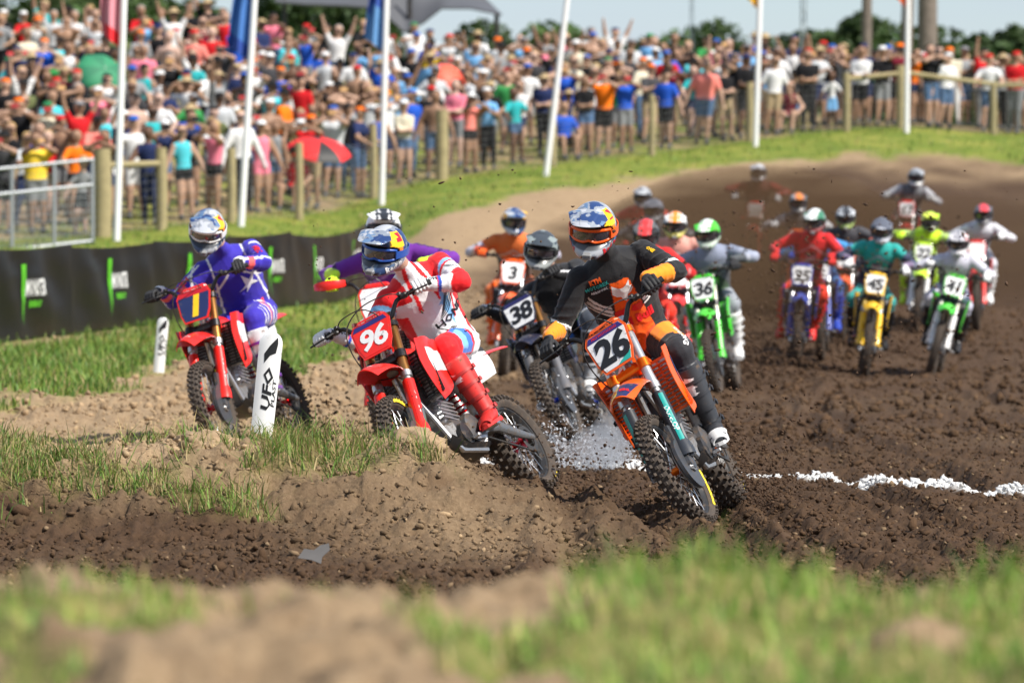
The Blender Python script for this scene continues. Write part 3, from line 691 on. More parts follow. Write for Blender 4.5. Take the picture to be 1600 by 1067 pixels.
for s in (1, -1): m.lathe([(0, 0), (.105, 0), (.10, .03), (.06, .048), (0, .05)], 24, 0, (.02, s * .095, .41), (0, s, 0)); m.lathe([(0, 0), (.075, 0), (.07, .03), (0, .04)], 20, 2, (.16, s * .095, .38), (0, s, 0))
m.sheet([[Vector((lerp(.36, -.10, u), lerp(-.12, .12, v), .265 + .09 * max(0, .35 - u) * 2 + .05 * abs(v * 2 - 1) ** 3)) for v in [j / 8 for j in range(9)]] for u in [i / 8 for i in range(9)]], .005, 2)
part('engine', M0(m, 35), ['enginegrey', 'alu', 'black'], 'body')
m = MB(); m.tube([(.28, -.03, .66), (.38, -.06, .62), (.40, -.09, .52), (.33, -.13, .44), (.20, -.16, .46), (.02, -.155, .58), (-.14, -.13, .68), (-.35, -.13, .74)], [.022, .023, .023, .024, .025, .026, .026, .03], 12)
part('exhaust_pipe', M0(m, 50), ['pipe'], 'body')
m = MB(); m.tube([(-.33, -.135, .735), (-.38, -.137, .75), (-.78, -.145, .85), (-.84, -.145, .865)], [.035, .052, .052, .03], 16, flat=1.15); part('muffler', M0(m, 40), ['steel'], 'body')
m = MB()
for s in (1, -1): m.tube([(-.10, s * .09, .42), (-.30, s * .11, .42), (-.60, s * .10, .36), (-.77, s * .095, .338)], [.028, .034, .024, .016], 10, flat=1.2)
m.box((-.27, 0, .42), (.12, .20, .06), None, 0, .015); part('swingarm', M0(m, 40), ['swing'], 'body')
m = MB(); m.lathe([(.085, .0), (.092, .003), (.085, .006), (.06, .006), (.06, 0), (.085, 0)], 40, 0, (-.74, .075, .34), (0, 1, 0))
ch = [(-.74, .078, .432), (-.10, .078, .455), (-.06, .078, .42), (-.10, .078, .385), (-.74, .078, .248)]; m.tube(ch, .007, 5); part('chain', M0(m, 30), ['dark'], 'body')
for s in (1, -1):
    m = MB(); m.box((-.09, s * .175, .385), (.055, .11, .022), None, 0, .004); m.bar((-.10, s * .10, .40), (-.09, s * .14, .385), .03, .03)
    for k in range(5): m.box((-.065, s * (.135 + k * .02), .400), (.006, .008, .012))
    for k in range(5): m.box((-.115, s * (.135 + k * .02), .400), (.006, .008, .012))
    part('footpeg', M0(m, 30), ['steel'], 'body')
m = MB(); m.tube([(-.20, 0, .80), (-.24, 0, .50)], .03, 12, 1); 
for k in range(7): m.lathe([(.040, -.006), (.048, 0), (.040, .006), (.034, 0), (.040, -.006)], 16, 0, (-.205 - k * .0055, 0, .76 - k * .035), (.12, 0, 1))
part('shock', M0(m, 40), ['anod', 'alu'], 'body')
m = MB(); m.bar((-.02, .14, .34), (.14, .15, .33), .012, .018); m.box((.15, .165, .335), (.03, .05, .02), None, 0, .004); part('shift_lever', M0(m, 30), ['alu'], 'body')

BM = dict(
 tyre=mat('tyre', (.055, .042, .033), .85, var=.35, scale=30, dirt=.35, bump=.4), knob=mat('tyre_knob', (.12, .088, .062), .9, var=.5, scale=60, dirt=.5, bump=.6),
 steel=mat('steel', (.62, .62, .63), .32, 1.0), alu=mat('alu', (.55, .55, .56), .42, .9, dirt=.45, bump=.2), dark=mat('dark_metal', (.08, .075, .07), .5, .8, dirt=.4),
 enginegrey=mat('engine_grey', (.10, .10, .105), .5, .6, dirt=.55, bump=.3), black=mat('black_plastic', (.015, .015, .016), .45, dirt=.35), rubber=mat('grip_rubber', (.02, .02, .02), .8),
 guardblack=mat('guard_black', (.045, .048, .055), .42, dirt=.35), clamp=mat('clamp_black', (.03, .03, .033), .35, .7, dirt=.2), bar=mat('bar_black', (.02, .02, .022), .35, .5),
 swing=mat('swing_grey', (.22, .22, .225), .45, .8, dirt=.6, bump=.3), pipe=mat('pipe_titan', (.42, .36, .30), .3, 1.0, var=.3, scale=12), seat=mat('seat_black', (.018, .018, .02), .75, bump=.5, bscale=300), frame=mat('frame_alu', (.50, .50, .51), .38, .9, dirt=.4))
def plastic(name, c, dirt=.25): return mat('plastic_' + name, c, .32, var=.05, dirt=dirt, coat=.10, bump=.05, bscale=9)
PRINTS = {}
def num_mesh(s, size, bold=.035, shear=.0, sp=.95):
    k = (s, size, bold, shear)
    if k not in PRINTS:
        me = text_mesh(s, size, bold, shear, depth=.0008, res=3, spacing=sp); me.transform(Matrix.Translation((0, -.016, .0082))); me.materials.clear(); me.materials.append(None); PRINTS[k] = me
    return PRINTS[k]
def make_bike(label, front_xy, yaw, lean, steer, colr, number=None, group='racing motorcycles', pitch=0, dz=0, prints=()):
    """front_xy: where the front tyre meets the ground; yaw: 0 = straight at the camera, + = towards photo left"""
    mt = dict(BM); mt.update(colr); mt.setdefault('guardgraphic', mt['guard']); mt.setdefault('fg1', mt['plastic']); mt.setdefault('fg2', mt['plastic'])
    fwd = Vector((-math.sin(yaw), -math.cos(yaw), 0)); lat = Vector((0, 0, 1)).cross(fwd)
    B = Matrix((fwd, lat, Vector((0, 0, 1)))).transposed().to_4x4()
    fx, fy = front_xy; rx, ry = fx - fwd.x * 1.48, fy - fwd.y * 1.48
    zf, zr = ground(fx, fy), ground(rx, ry); base = Vector((fx, fy, zf + dz)) - fwd * .74; base.z = (zf + zr) / 2 + dz
    pt = math.atan2(zf - zr, 1.48) + pitch
    Mw = Matrix.Translation(base) @ B @ Matrix.Rotation(-pt, 4, 'Y') @ Matrix.Rotation(lean, 4, 'X') @ Matrix.Translation((0, 0, -.015))
    root = tag(empty('motocross_bike', Mw), label, 'motorcycle', group)
    hp = FK(.7, 0, -.045); St = Matrix.Translation(hp) @ Matrix.Rotation(steer, 4, FD) @ Matrix.Translation(-hp)
    for (name, T, me, sl_, grp, chs) in WHEELS:
        wv = link(name, me, root, (St if grp == 'steer' else Matrix.Identity(4)) @ T @ Matrix.Rotation(random.random() * 6, 4, 'Y'), [mt[k] for k in sl_])
        for (n2, m2, s2) in chs: link(n2, m2, wv, None, [mt[k] for k in s2])
        if number and number[0] in ('26', '96', '1'):
            fr_ = name == 'front_wheel'; R0, y0 = (.305, .040) if fr_ else (.288, .055); a0 = 1.2
            m = MB(); m.sheet([[Vector((math.cos(a) * r_, y_, math.sin(a) * r_)) for r_, y_ in ((R0 - .012, y0 + .002), (R0, y0 + .0045), (R0 + .012, y0 + .004))] for a in [a0 + .085 * k for k in range(11)]], .002); q = link('tyre_marking', m.mesh('marking', [mat('tyre_yellow', (.80, .60, .03), .7, dirt=.3)], 50), wv)
            q.matrix_local = Matrix.Rotation({True: 2.2, False: 3.0}[fr_], 4, 'Y') @ Matrix.Identity(4)
    objs = {}
    for (name, me, sl_, grp, chs, lab) in BP:
        o = link(name, me, root, St if grp == 'steer' else None, [mt[k] for k in sl_]); objs.setdefault(name, []).append(o)
    if number and number[0] in ('26', '96', '1', '38'):
        kk = number[0] == '26'; m = MB(); m.poly([(-.118, .083), (.118, .083), (.099, .116), (-.099, .116)], .0012, PLF @ Matrix.Translation((0, 0, .0066))); link('plate_band', m.mesh('band', [mat('band_' + number[0], {'26': (.03, .02, .16), '96': (.02, .02, .15), '1': (.5, .01, .02), '38': (.02, .02, .1)}[number[0]], .4)], 0), objs['number_plate'][0])
        if kk: m = MB(); m.poly([(.0, -.117), (.081, -.117), (.100, -.07), (.03, -.10)], .0012, PLF @ Matrix.Translation((0, 0, .0066))); link('plate_corner', m.mesh('band', [mat('band_teal', (.02, .38, .32), .4)], 0), objs['number_plate'][0])
    if number:
        s, size, m_, kw = number
        link('number_print', num_mesh(s, size, **kw), objs['number_plate'][0], PLF, [m_])
    for (target, idx, s, size, fr, m_, kw) in prints:
        tgt = objs[target][idx]; bv = bvh_of(tgt.data); me = decal(text_mesh(s, size, kw.get('bold', .02), kw.get('shear', 0), res=2), fr, bv, .0025, .2, .02); me.materials.append(m_); link('lettering', me, tgt)
    return root, Mw, St
# ---------------------------------------------------------------- riders
def ik(a, b, l1, l2, pole):
    d = b - a; L = d.length
    if L > (l1 + l2) * .995: k = L / ((l1 + l2) * .995); l1 *= k; l2 *= k
    d.normalize(); x = (l1 * l1 - l2 * l2 + L * L) / (2 * L); h = math.sqrt(max(0, l1 * l1 - x * x)); p = Vector(pole); p = (p - d * p.dot(d)).normalized(); return a + d * x + p * h
def body_solid(J, fat=1.0, loose=1.0, detail=True):
    mb = MB(); n = 20 if detail else 12
    lat = J['lat']; sp = (J['neck'] - J['pel']).normalized(); fw = lat.cross(sp).normalized() * -1
    if fw.dot(J['fwd']) < 0: fw = -fw
    rings = []; T = [(-.14, .10, .085), (-.08, .15, .12), (.0, .172, .135), (.18, .160, .128), (.40, .168, .132), (.60, .190, .140), (.78, .205, .138), (.90, .185, .118), (.98, .12, .09), (1.04, .066, .066), (1.12, .056, .058)]
    L = (J['neck'] - J['pel']).length; mid = (J['pel'] + J['neck']) / 2 - fw * J.get('hunch', .03)
    for t, wq, dq in T:
        c = J['pel'] * (1 - t) ** 2 + mid * 2 * t * (1 - t) + J['neck'] * t * t if 0 <= t <= 1 else (J['pel'] + sp * t * L if t < 0 else J['neck'] + (J['head'] - J['neck']).normalized() * (t - 1) * L)
        rings.append([c + lat * (math.cos(a) * wq * fat * loose) + fw * (math.sin(a) * dq * fat * loose) for a in [2 * PI * k / n for k in range(n)]])
    mb.loops(rings)
    def cap(a, b, r0, r1, k=12):
        mb.tube([a, a.lerp(b, .33), a.lerp(b, .66), b], [r0, r0 * .7 + r1 * .3, r0 * .3 + r1 * .7, r1], k); mb.ball(a, r0 * 1.0, 12); mb.ball(b, r1 * 1.0, 12)
    hr = J.get('hr', .085); mb.tube([J['neck'] - sp * .05, J['head']], .056, 12); mb.ball(J['head'], (hr, hr * .85, hr * 1.15), 14)
    for s in 'LR':
        S, E, W = J['sh' + s], J['el' + s], J['wr' + s]; k = loose
        mb.ball(S, .072 * fat * k, 14); cap(S, E, .070 * fat * k, .055 * k); cap(E, W, .057 * k, .036 * (k * .5 + .5))
        Hh, K, A = J['hp' + s], J['kn' + s], J['an' + s]
        mb.ball(Hh, .10 * fat * k, 14); cap(Hh, K, .105 * fat * k, .078 * k); cap(K, A, .070 * k, .040 * k)
    return mb, fw, sp
def closest(P_, a, b):
    a = np.array(a); b = np.array(b); d = b - a; t = np.clip(((P_ - a) @ d) / (d @ d), 0, 1); q = a + t[:, None] * d; return np.linalg.norm(P_ - q, axis=1), t, P_ - q
def classify(Vn, J, fw, sp):
    segs = [('torso', 0, J['pel'], J['neck'], .155), ('neck', 0, J['neck'], J['head'], .06)]
    for s, sg in (('L', 1), ('R', -1)):
        segs += [('uarm', sg, J['sh' + s], J['el' + s], .06), ('farm', sg, J['el' + s], J['wr' + s], .045), ('thigh', sg, J['hp' + s], J['kn' + s], .09), ('shin', sg, J['kn' + s], J['an' + s], .06)]
    D, T_, O_ = [], [], []
    for k, (nm, sg, a, b, r) in enumerate(segs):
        d, t, o = closest(Vn, a, b); D.append(d / r); T_.append(t); O_.append(o)
    D = np.array(D); i = D.argmin(0); ar = np.arange(len(Vn)); T_ = np.array(T_)[i, ar]; O_ = np.array(O_)[i, ar]
    names = np.array([s_[0] for s_ in segs])[i]; side = np.array([s_[1] for s_ in segs])[i]
    rel = Vn - np.array(J['pel']); lat = np.array(J['lat'])
    return dict(part=names, side=side, t=T_, off=O_, u=rel @ lat, v=rel @ np.array(sp), f=rel @ np.array(fw), L=float((J['neck'] - J['pel']).length), of=O_ @ np.array(fw), ol=O_ @ lat, P=Vn)
# helmet --------------------------------------------------------
def helmet_mesh(paint, nu=72, nv=48):
    """full-face off-road helmet in head space (x forward, z up, centre of the skull at the origin)"""
    th = np.linspace(-PI, PI, nu, endpoint=False); ph = np.linspace(-1.30, PI / 2, nv)
    TH, PH = np.meshgrid(th, ph); d = np.stack([np.cos(PH) * np.cos(TH), np.cos(PH) * np.sin(TH), np.sin(PH)], -1)
    r = 1 / np.sqrt((d[..., 0] / .150) ** 2 + (d[..., 1] / .126) ** 2 + (d[..., 2] / .143) ** 2)
    el = np.degrees(PH); az = np.degrees(np.abs(TH))
    r = r + .070 * np.exp(-((el + 33) / 15) ** 2 - (az / 42) ** 2) + .012 * np.exp(-((el + 20) / 12) ** 2 - ((az - 70) / 25) ** 2) + .01 * np.exp(-((el - 35) / 14) ** 2 - ((az - 28) / 10) ** 2)
    r = r - .02 * sstep(-50, -72, el)
    ex = az / 66.0; ey = np.where(el > 0, (el - 0) / 21.0, (el - 0) / -20.0); op = np.maximum(ex ** 4 + ey ** 4, 0)
    inside = op < 1.0; r = np.where(inside, r - .030 * sstep(1.0, .8, op) - .05 * np.exp(-((el + 33) / 15) ** 2 - (az / 42) ** 2) * sstep(1, .8, op), r)
    vent = ((az < 13) & (np.abs(el + 36) < 6)); r = np.where(vent, r - .010, r)
    V_ = (d * r[..., None]).reshape(-1, 3); f = []
    q = np.arange(nv - 1)[:, None] * nu + np.arange(nu)[None]; q2 = np.arange(nv - 1)[:, None] * nu + (np.arange(nu)[None] + 1) % nu
    F_ = np.stack([q, q2, q2 + nu, q + nu], -1).reshape(-1, 4)
    A = dict(x=V_[:, 0], y=V_[:, 1], z=V_[:, 2], az=az.ravel(), el=el.ravel(), th=np.degrees(TH).ravel())
    C = paint(A); C[inside.ravel()] = (.01, .01, .011); C[vent.ravel()] = (.03, .03, .03)
    edge = ((op >= 1) & (op < 1.35)).ravel(); C[edge] = C[edge] * .25
    me = np_mesh('helmet', V_, F_, [paint_mat('helmet_paint', .30, .4, .0, coat=.25, dirt=.2)], smooth=True, col=C); return me
def peak_mesh(paint, big=False):
    mb = MB(); g_ = []; NU, NV = (34, 48) if big else (14, 18)
    for i in range(NU + 1):
        u = i / NU; row = []
        for j in range(NV + 1):
            c = (j / NV - .5) * 2; a = c * lerp(1.25, .80, u)
            x = lerp(.085, .255 - .045 * c * c, u); wd = lerp(.128, .112, u)
            row.append(Vector((x, math.sin(a) * wd * (1.0 if u < .9 else .96), lerp(.128, .098, u) + .030 * math.cos(a * 1.15) * lerp(1, .8, u) - .02 + .006 * (abs(c) < .35) * math.sin(u * PI))))
        g_.append(row)
    mb.sheet(g_, .005); me = mb.mesh('peak', [paint_mat('helmet_paint')], 50); v = verts_np(me)
    A = dict(x=v[:, 0], y=v[:, 1], z=v[:, 2], az=np.degrees(np.abs(np.arctan2(v[:, 1], v[:, 0]))), el=np.full(len(v), 60.), th=np.degrees(np.arctan2(v[:, 1], v[:, 0])), peak=True); set_col(me, paint(A)); return me
def goggle_meshes():
    L = MB(); g_ = [[None] * 9 for _ in range(17)]; fr = []
    for i in range(17):
        for j in range(9):
            a = lerp(-1.02, 1.02, i / 16); e = lerp(-.25, .24, j / 8) * (1 - .25 * abs(a) ** 3 / 1.06); nose = .10 * math.exp(-(a / .16) ** 2) * (1 - j / 8) ** 2
            e += nose; R_ = .133 + .010 * math.cos(a); g_[i][j] = Vector((R_ * math.cos(a) * math.cos(e) , R_ * .90 * math.sin(a), .140 * math.sin(e)))
    L.sheet(g_, .003); lens = L.mesh('lens', [None], 60)
    rim = [g_[i][0] for i in range(17)] + [g_[16][j] for j in range(1, 9)] + [g_[i][8] for i in range(15, -1, -1)] + [g_[0][j] for j in range(7, 0, -1)]
    Fm = MB(); Fm.tube(rim, .0085, 6, closed=True); fr_ = Fm.mesh('goggle_frame', [None], 60)
    S = MB(); 
    for s in (1, -1):
        S.sheet([[Vector((math.cos(a) * .158, s * math.sin(a) * .134, z)) for z in (-.022, 0, .022)] for a in [lerp(1.0, 2.9, k / 10) for k in range(11)]], .004)
    return lens, fr_, S.mesh('strap', [None], 60)
LENS, GFRAME, STRAP = goggle_meshes()
MLENS = mat('goggle_lens', (.035, .03, .04), .06, 0, spec=1.0, var=.02, coat=1.0)
# glove gripping a bar lying along local y; wrist arrives from -x
def glove_mesh():
    mb = MB(); wq = Vector((-.082, 0, .030))
    for k, y in enumerate((-.034, -.0115, .0115, .033)):
        r = (.0118, .0122, .0118, .0105)[k]; l = (.95, 1.05, 1.0, .85)[k]
        kn = Vector((-.006, y, .040)); mb.tube([Vector((-.05, y * .85, .036)), kn, Vector((.026 * l, y, .033)), Vector((.038, y, .006)), Vector((.030, y, -.020)), Vector((.008, y, -.030 * l))], [r * 1.0, r * 1.15, r, r, r * .95, r * .8], 10, up=(0, 1, 0)); mb.ball(kn + Vector((0, 0, .003)), r * 1.2, 8)
    mb.tube([wq, Vector((-.055, 0, .034)), Vector((-.02, 0, .034)), Vector((-.002, 0, .034))], [.027, .036, .041, .038], 14, up=(0, 0, 1), flat=.45)
    mb.tube([Vector((-.12, 0, .026)), wq, Vector((-.07, 0, .032))], [.034, .031, .030], 14, flat=.85)
    mb.tube([Vector((-.055, -.030, .022)), Vector((-.030, -.048, .008)), Vector((-.004, -.046, -.022)), Vector((.020, -.036, -.031))], [.015, .0145, .0125, .010], 10)
    return remesh(mb, .0038, 2)
GLOVE = glove_mesh(); GLOVE.materials.append(None)
GLOVE_R = GLOVE.copy(); GLOVE_R.transform(Matrix.Scale(-1, 4, (0, 1, 0))); GLOVE_R.flip_normals()
# boot: ankle at the origin, z up the shin, x towards the toe
def boot_mesh():
    mb = MB(); n = 18
    rings = []
    for z, rx, ry, cx in ((-.03, .064, .052, .0), (.02, .064, .054, -.004), (.08, .066, .057, -.006), (.16, .075, .066, -.010), (.24, .084, .075, -.012), (.31, .089, .080, -.010), (.355, .086, .078, -.008)):
        rings.append([(cx + math.cos(a) * rx, math.sin(a) * ry, z) for a in [2 * PI * k / n for k in range(n)]])
    mb.loops(rings)
    rings = []
    for x, hw, zt in ((-.072, .025, -.01), (-.06, .040, .03), (-.02, .046, .03), (.04, .048, .005), (.10, .052, -.025), (.16, .052, -.042), (.20, .042, -.052), (.222, .022, -.062)):
        zb = -.088; zc = (zt + zb) / 2; hz = (zt - zb) / 2; rings.append([(x, math.cos(a) * hw, zc + math.sin(a) * hz) for a in [2 * PI * k / n for k in range(n)]])
    mb.loops(rings); me = remesh(mb, .007, 3); bo = me
    so_ = MB(); out = [(-.075, .026), (-.06, .040), (0, .043), (.06, .046), (.12, .053), (.18, .051), (.215, .036), (.228, .015)]; out = out + [(x, -y) for x, y in out[::-1]]
    so_.poly(out, .020, Matrix.Translation((0, 0, -.092))); so_.box((-.035, 0, -.10), (.07, .08, .02), None, 0, .004)
    sh = MB(); sh.sheet([[Vector((-.008 + math.cos(a) * (.077 + .07 * max(0, z - .07)), math.sin(a) * (.067 + .07 * max(0, z - .07)), z)) for a in [lerp(-.9, .9, j / 8) for j in range(9)]] for z in [lerp(.07, .335, k / 8) for k in range(9)]], .006)
    toe = MB(); toe.sheet([[Vector((.13 + .092 * t, math.sin(a) * (.056 - .016 * t), -.026 - .030 * t + (math.cos(a) - 1) * .034)) for a in [lerp(-1.5, 1.5, j / 8) for j in range(9)]] for t in [k / 5 for k in range(6)]], .006)
    sh.sheet([[Vector((.03 + .155 * t, math.sin(a) * .050, -.005 - .040 * t + (math.cos(a) - 1) * .03)) for a in [lerp(-1.2, 1.2, j / 6) for j in range(7)]] for t in [k / 5 for k in range(6)]], .005)
    bk = MB()
    for z in (-.01, .085, .17, .255):
        R_ = .062 + max(0, z - .03) * .10
        bk.sheet([[Vector((-.006 + math.cos(a) * (R_ + .011), math.sin(a) * (R_ + .003), z + dz + .02 * a * .2)) for dz in (-.010, .010)] for a in [lerp(-1.9, 1.9, j / 12) for j in range(13)]], .005)
        for s in (1, -1): bk.box((.012, s * (R_ + .006), z), (.04, .012, .026), None, 0, .004)
    return [M1(bo), M1(so_.mesh('sole', (), 30)), M1(sh.mesh('shin_plate', (), 40)), M1(bk.mesh('buckle_straps', (), 30)), M1(toe.mesh('toe_cap', (), 40))]
BOOT = boot_mesh()
def rider(label, Mw, St, design, helm, colr, pel=(-.30, 0, 1.05), neck=(.0, 0, 1.53), head=(.12, 0, 1.69), lat=(0, 1, 0), look=(1, 0, -.25), up=(0, 0, 1), elb=(-.5, .6, -.55),
          kn=(.9, .28, .15), voxel=.02, feet=None, knees=None, prints=(), group='riders in the race', folds=.006, goggle=None, lhand=None, hs=1.0):
    """all joints in bike space; Mw is the bike's matrix, the rider is a thing of its own"""
    J = dict(pel=Vector(pel), neck=Vector(neck), head=Vector(head), lat=Vector(lat).normalized(), fwd=Vector((1, 0, 0)))
    sp = (J['neck'] - J['pel']).normalized(); J['lat'] = (J['lat'] - sp * J['lat'].dot(sp)).normalized()
    hands = {}
    for s, sg in (('L', 1), ('R', -1)):
        J['sh' + s] = J['neck'] - sp * .075 + J['lat'] * (.188 * sg)
        J['hp' + s] = J['pel'] + Vector((0, .085 * sg, -.02))
        g = St @ barp(sg * .345)
        ga = ((St.to_3x3() @ (barp(sg * .40) - barp(sg * .29))).normalized()) * sg   # along +y
        if lhand and s in lhand: g = Vector(lhand[s])
        S0 = J['sh' + s]; pl = Vector((elb[0], elb[1] * sg, elb[2])); e0 = ik(S0, g + (S0 - g).normalized() * .09, .30, .265, pl)
        back = (e0 - g); back = (back - ga * back.dot(ga)).normalized()
        xax = -back; zax = xax.cross(ga).normalized(); ga2 = zax.cross(xax)
        tw = Matrix((xax, ga2, zax)).transposed() @ Matrix.Rotation(-.32, 3, 'Y').inverted()
        Mh = Matrix.Translation(g) @ tw.to_4x4() @ Matrix.Scale(hs, 4)
        hands[s] = Mh; J['wr' + s] = Mh @ Vector((-.105, 0, .028)); J['el' + s] = ik(S0, J['wr' + s], .305, .255, pl)
        ft = (feet or {}).get(s); A = Vector(ft[0]) if ft else Vector((-.12, sg * .185, .50)); fd = Vector(ft[1]) if ft else Vector((1, .12 * sg, -.08))
        J['an' + s] = A; kp = (knees or {}).get(s, (kn[0], kn[1] * sg, kn[2])); J['kn' + s] = ik(J['hp' + s], A, .44, .43, Vector(kp)); J['fd' + s] = fd
    solid, fw, sp = body_solid(J, 1.0, 1.14 if voxel < .012 else 1.10)
    me = remesh(solid, voxel, 3 if voxel > .01 else 6); V_ = verts_np(me); A = classify(V_, J, fw, sp); Cc = design(A).astype(float)
    nk = (A['part'] == 'neck'); Cc[nk] = (.42, .24, .17)
    if folds:
        no = np.empty(len(V_) * 3, np.float32); me.vertices.foreach_get('normal', no); no = no.reshape(-1, 3)
        k = np.where(A['part'] == 'neck', 0, 1.0); p_, t_ = A['part'], A['t']; wob = fbm(V_[:, 0] * 6, V_[:, 1] * 6, V_[:, 2] * 6, octv=3, seed=4); w2 = vnoise(V_[:, 0] * 3.5, V_[:, 1] * 3.5, V_[:, 2] * 3.5, 9)
        rid = lambda ph: 1 - np.abs(np.sin(ph)) ** .6 * 1.6
        ang = A['of'] * 14 + A['ol'] * 9
        arm = rid(t_ * 16 + ang + wob * 3.2) * (.35 + .9 * np.exp(-((np.where(p_ == 'uarm', 1 - t_, t_)) / .35) ** 2) + .3 * (t_ > .75))
        leg = rid(t_ * 17 + ang * .8 + wob * 3) * (.25 + .8 * np.exp(-(t_ / .25) ** 2) + .7 * np.exp(-((1 - t_) / .2) ** 2))
        tor = rid(A['v'] * 19 + np.abs(A['u']) * 20 + wob * 5) * (.35 + .6 * sstep(.3, .0, A['v']) + .7 * sstep(.08, .18, np.abs(A['u'])))
        nz = np.where(np.isin(p_, ['uarm', 'farm']), arm, np.where(np.isin(p_, ['thigh', 'shin']), leg, tor)) * (.55 + .6 * w2)
        V_ = V_ + no * (nz * folds * k * 1.5)[:, None]; me.vertices.foreach_set('co', V_.astype(np.float32).ravel()); me.update()
    set_col(me, Cc); me.materials.append(paint_mat('race_gear', .72, .25, .35, 40, .006, sheen=.15, dirt=.16))
    o = link('person', me, None, None); o.matrix_world = Mw; tag(o, label, 'person', group)
    # helmet
    hx = Vector(look).normalized(); hy = Vector(up).cross(hx).normalized(); hz = hx.cross(hy)
    Mh = Matrix.Translation(J['head'] + hx * .012) @ Matrix((hx, hy, hz)).transposed().to_4x4() @ Matrix.Scale(1.01, 4)
    big = voxel < .012
    h = link('helmet', helmet_mesh(helm, 128 if big else 64, 84 if big else 42), o, Mh)
    link('helmet_peak', peak_mesh(helm, big), h)
    gg = link('goggles', GFRAME, h, Matrix.Identity(4), [goggle or mat('frame_black', (.02, .02, .02), .4)]); link('lens', LENS, h, None, [MLENS]); link('goggle_strap', STRAP, h, None, [goggle or mat('frame_black', (.02, .02, .02), .4)])
    ck = MB(); ck.box((.196, 0, -.088), (.03, .052, .030), Matrix.Rotation(.35, 3, 'Y'), 0, .007)
    for k in range(4): ck.box((.213, 0, -.080 - k * .008), (.006, .046, .003), Matrix.Rotation(.35, 3, 'Y'), 0)
    link('chin_vent', ck.mesh('vent', [mat('vent_grey', (.35, .36, .37), .4, .5)], 30), h)
    for s in 'LR': link('glove', GLOVE if s == 'L' else GLOVE_R, o, hands[s], [colr['glove']])
    for s in 'LR':
        z = (J['kn' + s] - J['an' + s]).normalized(); x = J['fd' + s]; x = (x - z * x.dot(z)).normalized(); y = z.cross(x)
        b = link('boot', BOOT[0], o, Matrix.Translation(J['an' + s]) @ Matrix((x, y, z)).transposed().to_4x4(), [colr['boot']])
        link('toe_cap', BOOT[4], b, None, [colr['sole']])
        if 'mark' in colr:
            sg = 1 if s == 'L' else -1; q = decal(colr['mark'][0](), frame4((.05, .1 * sg, .22), (-.25 * sg, .0, .97), (-.9, -.3 * sg, 0)) @ Matrix.Scale(.13, 4), bvh_of(BOOT[2]), .004, .2, .02); q.materials.append(colr['mark'][1]); link('emblem', q, b)
        link('sole', BOOT[1], b, None, [colr['sole']]); link('shin_plate', BOOT[2], b, None, [colr['shin']]); link('buckle', BOOT[3], b, None, [colr.get('buckle', colr['boot'])])
    if prints:
        bv = bvh_of(me); bh = bvh_of(h.data)
        for (where, me2, fr, m_) in prints:
            if where == 'body':
                F4 = frame_body(J, fw, sp, fr); q = decal(me2, F4, bv, .004, .12, .015); q.materials.append(m_); link('lettering', q, o)
            elif where == 'helmet':
                q = decal(me2, fr, bh, .003, .1, .012); q.materials.append(m_); link('lettering', q, h)
            elif where in ('LF', 'RF', 'LU', 'RU', 'LT', 'RT', 'LS', 'RS'):
                s = where[0]; a, b = {'F': ('el', 'wr'), 'U': ('sh', 'el'), 'T': ('hp', 'kn'), 'S': ('kn', 'an')}[where[1]]; a, b = J[a + s], J[b + s]; tt, nrm, flip = fr
                nd = Vector(nrm); dr = (b - a).normalized() * flip; nd = (nd - dr * nd.dot(dr)).normalized()
                right = dr; upv = nd.cross(right); q = decal(me2, frame4(a.lerp(b, tt), right, upv), bv, .004, .12, .012); q.materials.append(m_); link('lettering', q, o)
    return o, J
def frame_body(J, fw, sp, fr):
    u, v, rot, sz, tw = fr if len(fr) == 5 else (*fr, 0)[:5]
    n = (fw * math.cos(tw) + J['lat'] * math.sin(tw)).normalized(); c = J['pel'] + J['lat'] * u + sp * v + n * .05
    right = (J['lat'] * math.cos(tw) - fw * math.sin(tw)); up = n.cross(right); 
    if up.dot(sp) < 0: right = -right; up = n.cross(right)
    R_ = Matrix.Rotation(rot, 3, n); M_ = frame4(c, R_ @ right, R_ @ up)
    return M_ @ Matrix.Scale(sz, 4)
# ---------------------------------------------------------------- colours, prints, designs
def W3(*c): return np.array(c, float)
WHT, BLK, ORG, RED, NVY = (.72, .72, .72), (.010, .010, .012), (.80, .10, .004), (.62, .012, .012), (.015, .025, .10)
YEL, GRN, NEO, BLU, GRY = (.88, .52, .01), (.06, .55, .03), (.55, .85, .03), (.02, .12, .50), (.30, .31, .33)
TEA, PUR = (.01, .30, .28), (.14, .02, .28)
MW_, MK_, MR_, MY_ = mat('ink_white', WHT, .5, dirt=.08), mat('ink_black', BLK, .45), mat('ink_red', (.60, .01, .02), .45), mat('ink_yellow', YEL, .45)
MO_, MG_, MT_ = mat('ink_orange', ORG, .45), mat('ink_green', (.12, .55, .02), .5), mat('ink_teal', (.02, .40, .36), .5)
PL = dict(orange=plastic('orange', ORG, .12), red=plastic('red', (.72, .018, .012), .12), green=plastic('green', GRN, .3), yellow=plastic('yellow', YEL, .3), blue=plastic('blue', (.02, .05, .35), .3),
          white=plastic('white', (.74, .74, .74), .25), navy=plastic('navy', NVY, .2), black=plastic('black', BLK, .2), grey=plastic('grey', (.12, .12, .13), .3), teal=plastic('teal', (.01, .30, .27), .2), purple=plastic('purple', PUR, .2),
          neon=plastic('neon', NEO, .25), darkorange=plastic('darkorange', (.60, .06, .004), .2))
GOLD = mat('fork_gold', (.42, .20, .06), .35, .9, dirt=.2); SILV = mat('fork_silver', (.60, .60, .60), .35, .85, dirt=.15)
